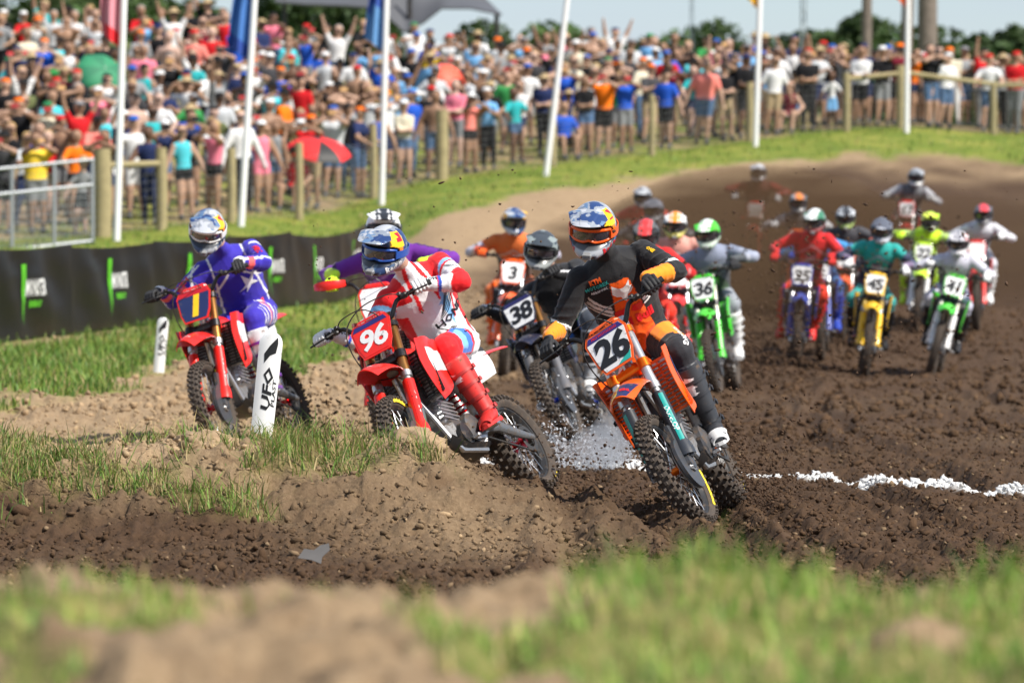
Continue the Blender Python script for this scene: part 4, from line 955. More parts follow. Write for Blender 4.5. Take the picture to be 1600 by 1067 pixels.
ANO, ANR, ANB = mat('anod_orange', (.80, .16, .01), .3, .8), mat('anod_red', (.5, .01, .02), .3, .8), mat('anod_blue', (.01, .05, .55), .3, .8)
def livery(main, plate, fork=SILV, anod=ANR, guard=None, louvre=BM['black'], graphic=None, side=None, rim=BM['black'], hub=BM['alu'], pad=None, p2=None, clampm=BM['clamp'], plate_edge=None):
    return dict(plastic=main, plastic2=p2 or main, plate=plate, forktube=fork, anod=anod, guard=guard or main, louvre=louvre, graphic=graphic or PL['white'], sideplate=side or PL['white'], rim=rim, hub=hub, pad=pad or main, clamp=clampm)
def gear(glove, boot, sole=None, shin=None, buckle=None, mark=None):
    g_ = lambda k: PL[k] if isinstance(k, str) else k
    return dict(glove=mat('glove_' + glove, dict(black=(.018, .018, .02), white=(.7, .7, .7), grey=(.2, .2, .2), neon=NEO, red=RED, blue=(.02, .06, .4), orange=ORG)[glove], .75, dirt=.1), boot=g_(boot), sole=g_(sole or boot), shin=g_(shin or boot), buckle=g_(buckle or boot), **(dict(mark=mark) if mark else {}))
def base_design(torso, sleeve=None, cuff=None, pants=None, knee=None, chest=None, shoulder=None, stripe=None):
    sleeve = sleeve or torso; pants = pants or torso
    def f(A):
        C = np.tile(W3(*torso), (len(A['t']), 1)); p, t, u, v, fr = A['part'], A['t'], A['u'], A['v'], A['f']
        C[np.isin(p, ['uarm', 'farm'])] = sleeve
        if shoulder: C[((p == 'uarm') & (t < .45)) | ((p == 'torso') & (v > .40 - .3 * np.abs(u)))] = shoulder
        if cuff: C[(p == 'farm') & (t > .45)] = cuff
        C[np.isin(p, ['thigh', 'shin'])] = pants; C[(p == 'torso') & (v < .03)] = pants
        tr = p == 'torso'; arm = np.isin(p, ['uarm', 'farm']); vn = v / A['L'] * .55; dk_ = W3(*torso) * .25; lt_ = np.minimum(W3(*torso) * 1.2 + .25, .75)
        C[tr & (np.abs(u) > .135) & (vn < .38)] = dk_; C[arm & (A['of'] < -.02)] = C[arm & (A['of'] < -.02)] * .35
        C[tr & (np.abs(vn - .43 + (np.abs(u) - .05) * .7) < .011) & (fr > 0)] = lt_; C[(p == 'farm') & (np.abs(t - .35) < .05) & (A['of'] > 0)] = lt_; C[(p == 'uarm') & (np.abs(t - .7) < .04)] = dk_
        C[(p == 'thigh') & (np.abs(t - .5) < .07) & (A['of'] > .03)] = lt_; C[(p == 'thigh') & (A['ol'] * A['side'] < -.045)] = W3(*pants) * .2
        if chest: C[(p == 'torso') & (np.abs(u) < .10 + .05 * np.sin(v * 12)) & (v > .10) & (v < .46) & (fr > 0)] = chest
        if chest: C[(p == 'torso') & (np.abs(u) < .06) & (np.abs(vn - .33) < .022) & (fr > 0)] = lt_
        if knee: C[((p == 'thigh') & (t > .72)) | (p == 'shin')] = knee
        if stripe: C[(p == 'thigh') & (np.abs(A['of']) < .035) & (A['ol'] * A['side'] > 0)] = stripe; C[(p == 'uarm') & (np.abs(A['of']) < .018)] = stripe
        return C
    return f
def design26(A):
    C = np.tile(W3(*BLK), (len(A['t']), 1)); p, t, u, v, fr, s = A['part'], A['t'], A['u'], A['v'], A['f'], A['side']
    v = v / A['L'] * .56; tor = (p == 'torso'); C[tor & (v < .05)] = ORG
    C[tor & (fr > 0) & (np.abs(u) < .055 + .14 * np.clip(.47 - v, 0, 1)) & (v < .47)] = ORG
    for k, w_ in ((.0, .008), (.026, .010), (.050, .006)):     # sweeping white ribs at each side of the chest
        d = np.hypot(np.abs(u) - .03, (v - .50) * 1.0) - (.185 + k); C[tor & (fr > -.06) & (np.abs(d) < w_) & (v < .43) & (np.abs(u) > .09)] = WHT
    C[(p == 'uarm') & (t > .86) & (t < .93)] = WHT; C[(p == 'farm') & (t < .08)] = WHT
    C[(p == 'farm') & (t > .34)] = (.90, .26, .01); d = np.sin(t * 40) * .01
    C[(p == 'farm') & (t > .27) & (t <= .34) & (np.abs(A['ol']) > .012)] = (.90, .26, .01)
    C[(p == 'thigh')] = (.93, .27, .006); C[(p == 'thigh') & (A['ol'] * s < -.06) & (t > .2)] = BLK
    C[((p == 'thigh') & (t > .78 + .06 * (A['ol'] * s > .03))) | (p == 'shin')] = (.02, .021, .026)
    C[(p == 'thigh') & (t > .40) & (t < .52) & (A['of'] > .05) & (np.abs(A['ol'] * s - .03) < .013)] = WHT
    return C
def design96(A):
    C = np.tile(W3(.74, .74, .76), (len(A['t']), 1)); p, t, u, v, fr, s = A['part'], A['t'], A['u'], A['v'], A['f'], A['side']
    v = v / A['L'] * .52; tor = p == 'torso'; au = np.abs(u); LB = (.20, .45, .75)
    C[tor & (v > .44) & (au > .085)] = (.70, .01, .015); C[tor & (np.abs(au - .055 - (.5 - v) * .12) < .013) & (v > .36)] = (.70, .01, .015)
    C[tor & (au > .155) & (v < .36)] = (.70, .01, .015)
    st = (np.abs(u - .085) < .03 * (1 - np.abs((v - .30) / .14))) | (np.abs(u - .085) * 1.0 + np.abs(v - .34) * 3 < .05); C[tor & st & (fr > 0)] = LB
    C[tor & (fr > 0) & (np.abs(u - .135 - (v - .3) * .3) < .008) & (v > .2) & (v < .42)] = (.70, .01, .015)
    arm = np.isin(p, ['uarm', 'farm']); tt = np.where(p == 'uarm', t * .5, .5 + t * .5); w_ = A['of'] * 6 + A['ol'] * 3 * s
    C[arm] = (.70, .01, .015); C[arm & (tt + w_ * .25 > .22) & (tt + w_ * .25 < .38)] = (.76, .76, .78); C[arm & (tt + w_ * .2 > .13) & (tt + w_ * .2 < .19)] = LB
    C[arm & (tt - w_ * .3 > .56) & (tt - w_ * .2 < .74)] = (.76, .76, .78); C[arm & (tt > .80)] = (.76, .76, .78); C[arm & (np.abs(tt - .77) < .018)] = (.03, .09, .5)
    th = p == 'thigh'; C[th & (A['ol'] * s > .03) & (t > .12)] = (.70, .01, .015); C[th & (A['ol'] * s > .045) & (t > .05 + .3 * (A['of'] > 0))] = (.04, .16, .60); C[th & (t < .22) & (A['ol'] * s > .0)] = (.76, .76, .78)
    C[th & (t > .55) & (A['ol'] * s > .065)] = LB; C[(th & (t > .8)) | (p == 'shin')] = (.70, .01, .015); C[(p == 'shin') & (A['ol'] * s > .01)] = (.04, .14, .55)
    C[tor & (v < .04)] = (.74, .74, .76); return C
def design1(A):
    B_ = (.035, .022, .36); C = np.tile(W3(*B_), (len(A['t']), 1)); p, t, u, v, fr, s = A['part'], A['t'], A['u'], A['v'], A['f'], A['side']
    v = v / A['L'] * .52; tor = p == 'torso'; au = np.abs(u)
    C[tor & (np.abs(v - .43 + (au - .05) * .9) < .009) & (au > .04)] = WHT; C[tor & (np.abs(au - .165 + .1 * (v - .2)) < .007) & (v > .08)] = WHT
    arm = np.isin(p, ['uarm', 'farm']); tt = np.where(p == 'uarm', t * .5, .5 + t * .5)
    C[arm & (np.abs(A['of'] - .012) < .009)] = WHT; C[arm & (np.abs(tt - .1 - A['of'] * 2) < .02)] = WHT
    C[arm & (np.abs(tt - .34) < .05) & (A['of'] > .03)] = (.85, .12, .12); C[arm & (np.abs(tt - .80) < .05) & (A['of'] > .0)] = (.85, .12, .12); C[arm & (tt > .93)] = WHT
    C[tor & (fr > 0) & (np.abs(v - .10 - .25 * u) < .018) & (au < .13)] = (.80, .06, .06)
    th = p == 'thigh'; C[th & (A['ol'] * s > .06) & (np.abs((t * 5) % 1 - .5) < .17)] = WHT; C[th & (A['ol'] * s > .05) & (np.abs(t - .45) < .035)] = (.8, .1, .1); C[(p == 'shin')] = B_; return C
def design38(A):
    C = np.tile(W3(*BLK), (len(A['t']), 1)); p, t, u, v, fr, s = A['part'], A['t'], A['u'], A['v'], A['f'], A['side']; tor = p == 'torso'
    C[(p == 'farm') & (t > .3) & (np.abs(A['of'] + .0) < .014)] = (.6, .6, .62); C[(p == 'uarm') & (t < .5) & (A['of'] > .02) & (s > 0)] = (.45, .42, .46)
    C[(p == 'uarm') & (np.abs(t - .8) < .05)] = (.05, .06, .35)
    C[(p == 'thigh') & (t > .1)] = (.02, .14, .55); C[(p == 'thigh') & (t > .60) & (t < .72)] = WHT; C[((p == 'thigh') & (t > .72)) | (p == 'shin')] = (.05, .06, .08); C[tor & (v > .1) & (v < .2) & (np.abs(u) > .12)] = (.0, .3, .4); return C
def helm_bull(seed=0, base=(.26, .29, .34), blue=(.02, .05, .16)):
    def f(A):
        x, y, z = A['x'], A['y'], A['z']; N = len(x); C = np.tile(W3(*base), (N, 1)); n = fbm(x * 13, y * 13, z * 13, octv=3, seed=seed + 80); n2 = fbm(x * 22, y * 22, z * 22, octv=2, seed=seed + 90)
        C[n > -.01] = blue; C[n2 > .22] = (.10, .18, .32); C[(n < -.22)] = (.40, .42, .46)
        s = A['th'] > 0; C[(A['el'] > 18) & (A['el'] < 62) & (A['az'] > 38) & (A['az'] < 92) & s] = YEL; C[(A['el'] > 32) & (A['el'] < 58) & (A['az'] > 62) & (A['az'] < 88) & s] = (.65, .01, .03)
        C[(A['el'] > 8) & (A['el'] < 40) & (A['az'] > 50) & (A['az'] < 100) & ~s] = (.85, .40, .01); C[(A['el'] > -8) & (A['el'] < 18) & (A['az'] > 62) & (A['az'] < 84)] = (.80, .20, .01)
        C[(A['el'] < -12) & (n > -.05) & (A['az'] < 95)] = (.03, .06, .15)
        return C * (1 - .0 * n[:, None])
    return f
def helm_plain(shell, accent, chin=None, cut=.3, seed=0, top=None):
    def f(A):
        n = fbm(A['x'] * 11, A['y'] * 11, A['z'] * 11, octv=2, seed=seed + 60); C = np.tile(W3(*shell), (len(n), 1))
        C[n > cut - .2] = accent; st = np.abs(A['y']) < .03
        if top: C[(A['el'] > 30) & st] = top; C[(A['el'] > 38) & (np.abs(np.abs(A['y']) - .05) < .010)] = top
        if chin: C[A['el'] < -14] = chin
        return C
    return f
# a few drawn marks ---------------------------------------------
def mark_fox(): # pointed animal-head emblem
    h = [(0, -.5), (.10, -.42), (.16, -.22), (.34, -.16), (.50, .02), (.40, .06), (.48, .16), (.36, .16), (.42, .44), (.20, .26), (.06, .20), (0, .20)]
    return outline_mesh([h + [(-x, y) for x, y in h[::-1][1:-1]]])
def mark_wing():
    pl = []
    for k in range(6):
        o = k * .085; pl.append([(-.5 + o * .5, -.31 + o * .5), (-.2 + o * .4, -.25 + o), (.1 + o * .3, -.06 + o * 1.05), (.34 + o * .2, .25 + o), (.345 + o * .2, .235 + o), (.115 + o * .3, -.075 + o * 1.05), (-.19 + o * .4, -.27 + o), (-.5 + o * .5, -.33 + o * .5)])
    return outline_mesh(pl)
def mark_bulls(): 
    b = [(.04, -.05), (.15, -.14), (.34, -.16), (.55, -.05), (.42, -.04), (.50, .08), (.38, .13), (.24, .11), (.12, .14), (.10, .06)]
    return outline_mesh([b]), outline_mesh([[(-x, y) for x, y in b[::-1]]])
def mark_star(): return outline_mesh([[(-.5, -.12), (-.15, -.05), (-.02, .42), (.10, .02), (.5, .18), (.18, -.12), (.30, -.42), (.02, -.22), (-.30, -.34), (-.16, -.16)]])
def mark_claw():
    pl = []
    for k, (x, l) in enumerate(((-.22, 0), (.0, .12), (.22, 0))):
        pl.append([(x - .09, .5), (x + .09, .5), (x + .075, .2), (x + .10, .05), (x + .05, -.15 - l), (x + .01, -.5 - l * .2), (x - .03, -.2 - l), (x - .08, .1), (x - .06, .3)])
    return outline_mesh(pl)
def T(s, bold=.03, shear=0.0): return text_mesh(s, 1.0, bold, shear, res=1)
def scaled(me, k): me.transform(Matrix.Scale(k, 4)); return me
def at(px, Y): return ((px - 800) / F * Y, Y)
rad = math.radians
def local(Mw, px, py, Y): return tuple(Mw.inverted() @ P(px, py, Y))
def lateral(Mw, tilt, yaw=0): return tuple(Mw.to_3x3().inverted() @ Vector((math.cos(rad(tilt)) * math.cos(rad(yaw)), math.sin(rad(yaw)), math.sin(rad(tilt)))))
def lookdir(Mw, v, tilt=0):
    R_ = Mw.to_3x3().inverted(); return tuple((R_ @ Vector(v)).normalized()), tuple(R_ @ Vector((-math.sin(rad(tilt)), 0, math.cos(rad(tilt)))))
def helm_text(s, side, size, col, el=-22, az=62):
    a = rad(az) * side; n = Vector((math.cos(a), math.sin(a), math.tan(rad(el)) * .3)).normalized(); c = Vector((math.cos(a) * .15, math.sin(a) * .13, -.062)); right = Vector((-math.sin(a), math.cos(a), .28 * side))
    return ('helmet', scaled(T(s, .03), size), frame4(c + n * .02, right, (0, 0, 1)), col)
def GLF(t, a):
    n_ = (FN * math.cos(a + .6) + Vector((0, 1, 0)) * math.sin(a + .6)).normalized(); return frame4(FK(t, .098) + n_ * .05, tuple(-FD), tuple(n_.cross(-FD)))
# ---------------------------------------------------------------- number 26
L26 = dict(guardgraphic=PL['teal'], fg1=PL['yellow'], fg2=PL['navy'], **livery(PL['orange'], PL['white'], SILV, ANO, mat('guard26', (.03, .035, .045), .4, dirt=.1), PL['orange'], PL['navy'], PL['white'], BM['black'], ANO, PL['orange'], clampm=ANO))
pw = lambda s, o: None
b26, M26, S26 = make_bike('orange and black motorcycle wearing number 26, leaning hard in the nearest rut', at(1106, 26.0), rad(9), rad(30), rad(-6), L26, ('26', .215, MK_, dict(bold=.04, shear=.12, sp=.92)),
   prints=[('fender_graphic', 0, 'Red Bull', .062, frame4((.90, .0, .95), (0, 1, 0), (-1, 0, .1)), MR_, dict(bold=.05)), ('guard_graphic', 0, 'MOTOREX', .034, GLF(.29, .55), MW_, dict(bold=.03)), ('bar_pad', 0, 'RENTHAL', .036, frame4((.42, 0, 1.228), (0, 1, 0), (-.4, 0, .9)), MK_, dict(bold=.03)),
           ('fork_guard', 0, 'DUNLOP', .040, GLF(.27, -.1), MW_, dict(bold=.03)),
           ('number_plate', 0, 'PRO MOTOCROSS', .020, PLF @ Matrix.Translation((0, .100, .03)), MR_, dict(bold=.02)), ('shroud_graphic', 0, '450', .10, frame4((.15, .35, .82), (1, 0, .05), (0, 0, 1)), MW_, dict(bold=.04, shear=.2))])
for s_ in (0, 1):
    pass
lk, up_ = lookdir(M26, (-.22, -1, -.42), -4)
rb, lb = mark_bulls()
r26, J26 = rider('rider in black and orange gear on the nearest bike, blue, silver and yellow helmet', M26, S26, design26, helm_bull(1), gear('black', mat('boot26', (.028, .03, .036), .45, dirt=.2), 'white', mat('boot26b', (.04, .043, .05), .4, dirt=.2), mat('boot26', (0, 0, 0)), (mark_fox, MW_)),
   pel=local(M26, 1000, 532, 27.2), neck=local(M26, 949, 400, 26.90), head=local(M26, 928, 354, 26.66), lat=lateral(M26, 17, 6), look=lk, up=up_, voxel=.0075, elb=(-.2, .85, -.65), folds=.006,
   goggle=mat('frame_orange', ORG, .35), knees={'L': (.9, .30, -.25), 'R': (.8, -.25, .2)},
   prints=[('body', mark_fox(), (.0, .43, 0, .125), MW_), ('body', scaled(rb, 1.0), (.0, .30, 0, .17), MR_), ('body', lb, (.0, .30, 0, .17), MR_), ('body', T('Red Bull', .05), (.0, .225, 0, .075), MR_),
           ('body', T('MOTOREX', .02), (-.125, .50, .2, .028), MT_), ('body', T('KTM', .05, .2), (-.125, .53, .2, .034), MO_), ('body', T('AKRAPOVIC', .02), (-.12, .475, .2, .018), MW_),
           ('LF', scaled(T('Red Bull', .05), .034), (.68, (.6, -.4, .5), 1), MR_), ('RF', scaled(T('Red Bull', .05), .034), (.68, (.9, -.2, .5), 1), MR_), ('LU', scaled(T('ONE', .05), .03), (.35, (.7, .3, .6), 1), MY_),
           ('LT', scaled(T('FOX RACING', .03), .045), (.84, (.5, .8, .4), 1), MW_), helm_text('Red Bull', 1, .048, MR_), helm_text('Red Bull', -1, .048, MR_)])
# ---------------------------------------------------------------- number 96
L96 = livery(PL['red'], PL['red'], GOLD, ANR, PL['red'], BM['black'], PL['white'], PL['white'], BM['black'], ANR, PL['red'], clampm=BM['clamp'])
b96, M96, S96 = make_bike('red motorcycle wearing white number 96, leaning behind the grassy berm', at(684, 28.0), rad(25), rad(32), rad(9), L96, ('96', .195, MW_, dict(bold=.03, shear=.1, sp=.92)),
   prints=[('bar_pad', 0, 'RENTHAL', .036, frame4((.42, 0, 1.228), (0, 1, 0), (-.4, 0, .9)), MW_, dict(bold=.03)), ('guard_graphic', 0, 'DUNLOP', .050, GLF(.26, .6), MW_, dict(bold=.04)), ('fender_graphic', 0, '>>>', .05, frame4((.90, .0, .95), (0, 1, 0), (-1, 0, .1)), MW_, dict(bold=.04)),
           ('shroud_graphic', 0, 'HONDA', .07, frame4((.15, .35, .80), (1, 0, .05), (0, 0, 1)), MR_, dict(bold=.04))])
lk, up_ = lookdir(M96, (-.50, -1, -.30), -10)
r96, J96 = rider('rider in red, white and light blue gear with grey and blue helmet, behind the berm', M96, S96, design96, helm_bull(3, (.20, .23, .28), (.015, .04, .14)), gear('white', mat('boot96', (.62, .03, .025), .5, dirt=.22), mat('boot96', (0, 0, 0)), mat('boot96', (0, 0, 0)), mat('boot96b', (.38, .02, .018), .5, dirt=.3), (mark_star, MW_)),
   pel=local(M96, 700, 540, 29.3), neck=local(M96, 640, 428, 28.95), head=local(M96, 604, 388, 28.7), lat=lateral(M96, 20, 20), look=lk, up=up_, voxel=.0075, elb=(-.2, .85, -.65), goggle=mat('frame_blue', (.02, .08, .35), .35), knees={'L': (.9, .15, -.35), 'R': (.8, -.2, .2)},
   prints=[('body', mark_wing(), (.05, .40, .2, .27, .55), MK_), ('body', T('HONDA', .02), (.05, .27, .12, .08, .55), MK_), ('LU', scaled(mark_wing(), .09), (.6, (.6, .5, .3), 1), MK_), ('LF', scaled(T('HONDA', .02), .036), (.86, (.7, -.2, .5), 1), MK_), ('RF', scaled(T('HONDA', .02), .036), (.8, (.9, 0, .5), 1), MK_),
           ('LT', scaled(T('HRC', .03), .05), (.45, (.7, .5, .5), 1), MK_), helm_text('Red Bull', 1, .052, MW_), helm_text('Red Bull', -1, .05, MW_)])
# ---------------------------------------------------------------- number 1
L1 = livery(PL['red'], PL['navy'], GOLD, ANR, PL['red'], BM['black'], PL['white'], PL['white'], BM['black'], ANR, PL['red'])
b1, M1_, S1 = make_bike('red motorcycle with yellow number 1 on blue plate, behind the white marker', at(356, 34.0), rad(17), rad(19), rad(2), L1, ('1', .225, MY_, dict(bold=.05, shear=.15, sp=1)),
   prints=[('bar_pad', 0, 'RENTHAL', .036, frame4((.42, 0, 1.228), (0, 1, 0), (-.4, 0, .9)), MW_, dict(bold=.03)), ('guard_graphic', 0, 'DUNLOP', .050, GLF(.26, .6), MW_, dict(bold=.04)), ('fender_graphic', 0, '>>>', .05, frame4((.90, .0, .95), (0, 1, 0), (-1, 0, .1)), MW_, dict(bold=.04))])
lk, up_ = lookdir(M1_, (-.10, -1, -.55), -6)
r1, J1 = rider('rider in dark blue gear with white lines, silver, blue and yellow helmet', M1_, S1, design1, helm_bull(6, (.24, .26, .30)), gear('black', mat('boot1', (.55, .55, .58), .5, dirt=.25), 'purple', mat('boot1', (0, 0, 0)), 'purple'),
   pel=local(M1_, 392, 492, 35.3), neck=local(M1_, 350, 395, 34.95), head=local(M1_, 325, 356, 34.7), lat=lateral(M1_, 14, 12), look=lk, up=up_, voxel=.009, elb=(-.2, .85, -.65), goggle=mat('frame_white', WHT, .4), knees={'L': (.9, .15, -.3), 'R': (.8, -.2, .2)},
   prints=[('body', mark_star(), (.02, .38, .35, .20, .35), MW_), ('LU', scaled(T('HRC', .05), .06), (.6, (.6, .4, .5), 1), MR_), ('RU', scaled(T('HRC', .05), .06), (.6, (.9, -.2, .4), 1), MR_), ('LT', scaled(mark_star(), .11), (.35, (.7, .4, .5), 1), MW_), helm_text('Red Bull', 1, .05, MW_)])
# ---------------------------------------------------------------- number 38
L38 = livery(plastic('midnight', (.012, .014, .035), .3), PL['white'], GOLD, ANB, PL['grey'], BM['black'], PL['grey'], PL['black'], BM['black'], ANB, PL['black'])
b38, M38, S38 = make_bike('dark blue motorcycle wearing number 38, left behind the nearest bike', at(900, 36.5), rad(11), rad(26), rad(-5), L38, ('38', .20, MK_, dict(bold=.035, shear=.12, sp=.92)))
lk, up_ = lookdir(M38, (-.12, -1, -.30), -8)
r38, J38 = rider('rider in black jersey and blue trousers, dark camouflage helmet, left of nearest rider', M38, S38, design38, helm_plain((.04, .05, .06), (.22, .26, .26), (.35, .37, .36), .3, 4), gear('black', mat('boot38', (.35, .36, .38), .5, dirt=.3), 'white', 'black'),
   pel=local(M38, 905, 505, 37.8), neck=local(M38, 862, 427, 37.45), head=local(M38, 846, 388, 37.2), lat=lateral(M38, 16, 8), look=lk, up=up_, voxel=.011, elb=(-.2, .85, -.65),
   prints=[('body', mark_fox(), (.03, .30, 0, .13), mat('ink_cyan', (.01, .42, .60), .5)), ('body', mark_claw(), (.03, .15, 0, .10), MG_), ('LT', scaled(mark_fox(), .10), (.85, (.8, .4, .3), 1), MW_)])
# ---------------------------------------------------------------- the rest of the field
def field(px, Y, hpx, lean, yaw, bl, rl, liv, num, des, helm, gr, steer=0, numm=None, tilt=None, cont=None, dz=0, group='riders in the race', hpy=None, **kw):
    """px: where the front wheel stands; hpx: photo column of the helmet"""
    sit = kw.pop('sit', 0); rf = random.Random(px); lean += rf.uniform(-4, 4); tilt = lean * .5 + rf.uniform(-6, 6) if tilt is None else tilt; kw.setdefault('elb', (rf.uniform(-.5, -.2), rf.uniform(.6, 1.0), rf.uniform(-.6, -.05)))
    if hpy:
        best = min((abs(400 + (CAM_H - ground(at(px, q)[0], q) - 1.68 - sit) * F / (q + .6) - hpy) + 1.5 * abs(q - Y), q) for q in [Y + k * .5 for k in range(-16, 17)]); Y = best[1]
    b, Mw, St = make_bike(bl, at(px, Y), rad(yaw), rad(lean), rad(steer), liv, (num, .15 if len(num) > 2 else .20, numm or MK_, dict(bold=.035, shear=.12, sp=.92)) if num else None, dz=dz)
    kx = F / (Y + .9); cz = (Mw @ Vector((.12, 0, 1.69)))
    hx_ = (hpx - 800) / (F / cz.y); hh = Vector((hx_, cz.y, cz.z + kw.pop('hz', 0))); hl = Mw.inverted() @ hh; hl.z += sit + rf.uniform(-.09, .0); hl.x += rf.uniform(-.02, .08)
    nk = hl + Vector((-.12, -(hl.y) * .18, -.16)); pel = kw.pop('pel', (-.30 - rf.uniform(0, .06), hl.y * .35 + rf.uniform(-.04, .04), 1.05 - rf.uniform(0, .03)))
    lk, up_ = lookdir(Mw, kw.pop('lk', (rf.uniform(-.3, .15), -1, rf.uniform(-.4, -.15))), tilt * .3)
    return (b, *rider(rl, Mw, St, des, helm, gr, pel=pel, neck=tuple(nk), head=tuple(hl), lat=lateral(Mw, tilt, yaw * .6), look=lk, up=up_, voxel=.017, **kw))
dk = lambda c, k: tuple(v * k for v in c)
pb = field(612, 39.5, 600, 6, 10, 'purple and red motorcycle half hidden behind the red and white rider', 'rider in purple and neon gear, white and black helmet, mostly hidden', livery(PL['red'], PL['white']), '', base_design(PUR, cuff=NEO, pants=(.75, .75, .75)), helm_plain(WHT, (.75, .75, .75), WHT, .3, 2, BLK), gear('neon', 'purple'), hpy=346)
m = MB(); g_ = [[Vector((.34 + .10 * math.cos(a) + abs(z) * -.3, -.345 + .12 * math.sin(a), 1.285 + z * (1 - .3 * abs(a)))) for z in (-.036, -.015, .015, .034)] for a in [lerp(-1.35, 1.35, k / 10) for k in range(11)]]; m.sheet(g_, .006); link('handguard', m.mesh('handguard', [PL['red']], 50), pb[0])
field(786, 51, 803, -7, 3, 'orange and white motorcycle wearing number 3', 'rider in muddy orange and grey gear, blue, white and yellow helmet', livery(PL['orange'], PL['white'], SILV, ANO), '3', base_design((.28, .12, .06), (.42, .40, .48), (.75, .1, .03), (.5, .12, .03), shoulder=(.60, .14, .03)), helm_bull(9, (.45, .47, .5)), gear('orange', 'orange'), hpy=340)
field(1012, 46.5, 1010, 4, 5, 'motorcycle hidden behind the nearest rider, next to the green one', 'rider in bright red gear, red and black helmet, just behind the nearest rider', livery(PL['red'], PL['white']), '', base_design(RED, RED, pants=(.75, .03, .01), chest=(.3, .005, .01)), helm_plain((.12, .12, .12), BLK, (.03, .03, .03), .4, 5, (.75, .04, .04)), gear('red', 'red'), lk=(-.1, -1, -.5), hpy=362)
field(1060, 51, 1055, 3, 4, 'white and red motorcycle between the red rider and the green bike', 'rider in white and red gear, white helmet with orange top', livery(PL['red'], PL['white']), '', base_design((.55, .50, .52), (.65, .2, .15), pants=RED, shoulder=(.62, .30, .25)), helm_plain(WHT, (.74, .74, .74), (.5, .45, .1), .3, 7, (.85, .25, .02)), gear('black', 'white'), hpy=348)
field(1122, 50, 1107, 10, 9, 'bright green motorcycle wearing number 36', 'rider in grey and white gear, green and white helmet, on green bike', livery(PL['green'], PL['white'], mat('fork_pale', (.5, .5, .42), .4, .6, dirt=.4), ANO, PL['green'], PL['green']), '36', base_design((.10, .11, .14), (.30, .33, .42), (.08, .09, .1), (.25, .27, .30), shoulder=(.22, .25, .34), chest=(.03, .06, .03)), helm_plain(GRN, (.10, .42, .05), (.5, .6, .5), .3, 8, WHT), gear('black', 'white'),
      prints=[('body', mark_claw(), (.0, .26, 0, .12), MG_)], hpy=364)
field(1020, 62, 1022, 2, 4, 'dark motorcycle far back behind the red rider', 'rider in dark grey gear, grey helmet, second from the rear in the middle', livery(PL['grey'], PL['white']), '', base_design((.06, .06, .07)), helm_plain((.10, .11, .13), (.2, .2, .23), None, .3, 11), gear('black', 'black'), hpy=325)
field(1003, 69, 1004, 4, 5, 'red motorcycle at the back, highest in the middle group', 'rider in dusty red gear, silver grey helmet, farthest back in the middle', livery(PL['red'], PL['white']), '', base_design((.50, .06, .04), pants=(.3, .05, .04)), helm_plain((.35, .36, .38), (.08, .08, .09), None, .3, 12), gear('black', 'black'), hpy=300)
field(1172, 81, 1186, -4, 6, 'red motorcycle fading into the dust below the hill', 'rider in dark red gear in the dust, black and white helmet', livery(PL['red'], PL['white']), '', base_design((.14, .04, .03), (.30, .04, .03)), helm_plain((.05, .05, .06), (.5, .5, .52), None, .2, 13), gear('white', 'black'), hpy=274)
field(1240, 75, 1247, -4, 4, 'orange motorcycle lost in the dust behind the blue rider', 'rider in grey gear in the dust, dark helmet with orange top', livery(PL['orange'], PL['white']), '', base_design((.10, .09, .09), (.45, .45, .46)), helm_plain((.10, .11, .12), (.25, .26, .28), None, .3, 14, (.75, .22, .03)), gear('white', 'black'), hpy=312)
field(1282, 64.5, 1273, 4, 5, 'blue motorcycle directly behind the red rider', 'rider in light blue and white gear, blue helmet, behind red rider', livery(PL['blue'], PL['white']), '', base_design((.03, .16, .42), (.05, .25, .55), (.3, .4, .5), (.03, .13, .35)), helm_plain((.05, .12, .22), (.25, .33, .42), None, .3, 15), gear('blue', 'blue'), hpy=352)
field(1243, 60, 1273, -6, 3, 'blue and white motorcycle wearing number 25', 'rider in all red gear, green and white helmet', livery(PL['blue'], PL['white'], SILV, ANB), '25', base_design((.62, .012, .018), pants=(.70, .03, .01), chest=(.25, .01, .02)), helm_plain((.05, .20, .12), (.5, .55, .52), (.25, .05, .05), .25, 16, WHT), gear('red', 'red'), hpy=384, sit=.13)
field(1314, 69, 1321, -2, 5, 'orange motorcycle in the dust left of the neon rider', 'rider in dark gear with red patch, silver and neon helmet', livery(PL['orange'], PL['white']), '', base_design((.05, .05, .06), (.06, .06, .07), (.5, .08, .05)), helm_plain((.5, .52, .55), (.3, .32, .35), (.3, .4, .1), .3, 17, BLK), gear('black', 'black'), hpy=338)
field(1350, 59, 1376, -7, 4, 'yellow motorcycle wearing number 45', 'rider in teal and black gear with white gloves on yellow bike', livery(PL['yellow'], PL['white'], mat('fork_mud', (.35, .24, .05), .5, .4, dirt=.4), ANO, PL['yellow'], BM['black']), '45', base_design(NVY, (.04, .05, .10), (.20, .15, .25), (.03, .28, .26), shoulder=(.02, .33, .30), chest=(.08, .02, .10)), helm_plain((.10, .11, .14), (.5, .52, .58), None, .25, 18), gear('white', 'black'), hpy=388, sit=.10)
field(1428, 67, 1455, -7, 5, 'white and neon motorcycle wearing number 22', 'rider in neon yellow gear, neon yellow helmet', livery(PL['neon'], PL['white'], SILV, ANR, PL['white']), '22', base_design(NEO, (.45, .6, .2), NEO, (.5, .52, .5), knee=(.3, .35, .3), chest=(.38, .66, .02)), helm_plain(NEO, (.75, .85, .10), (.1, .12, .03), .3, 19), gear('neon', 'neon'), hpy=338, sit=-.08)
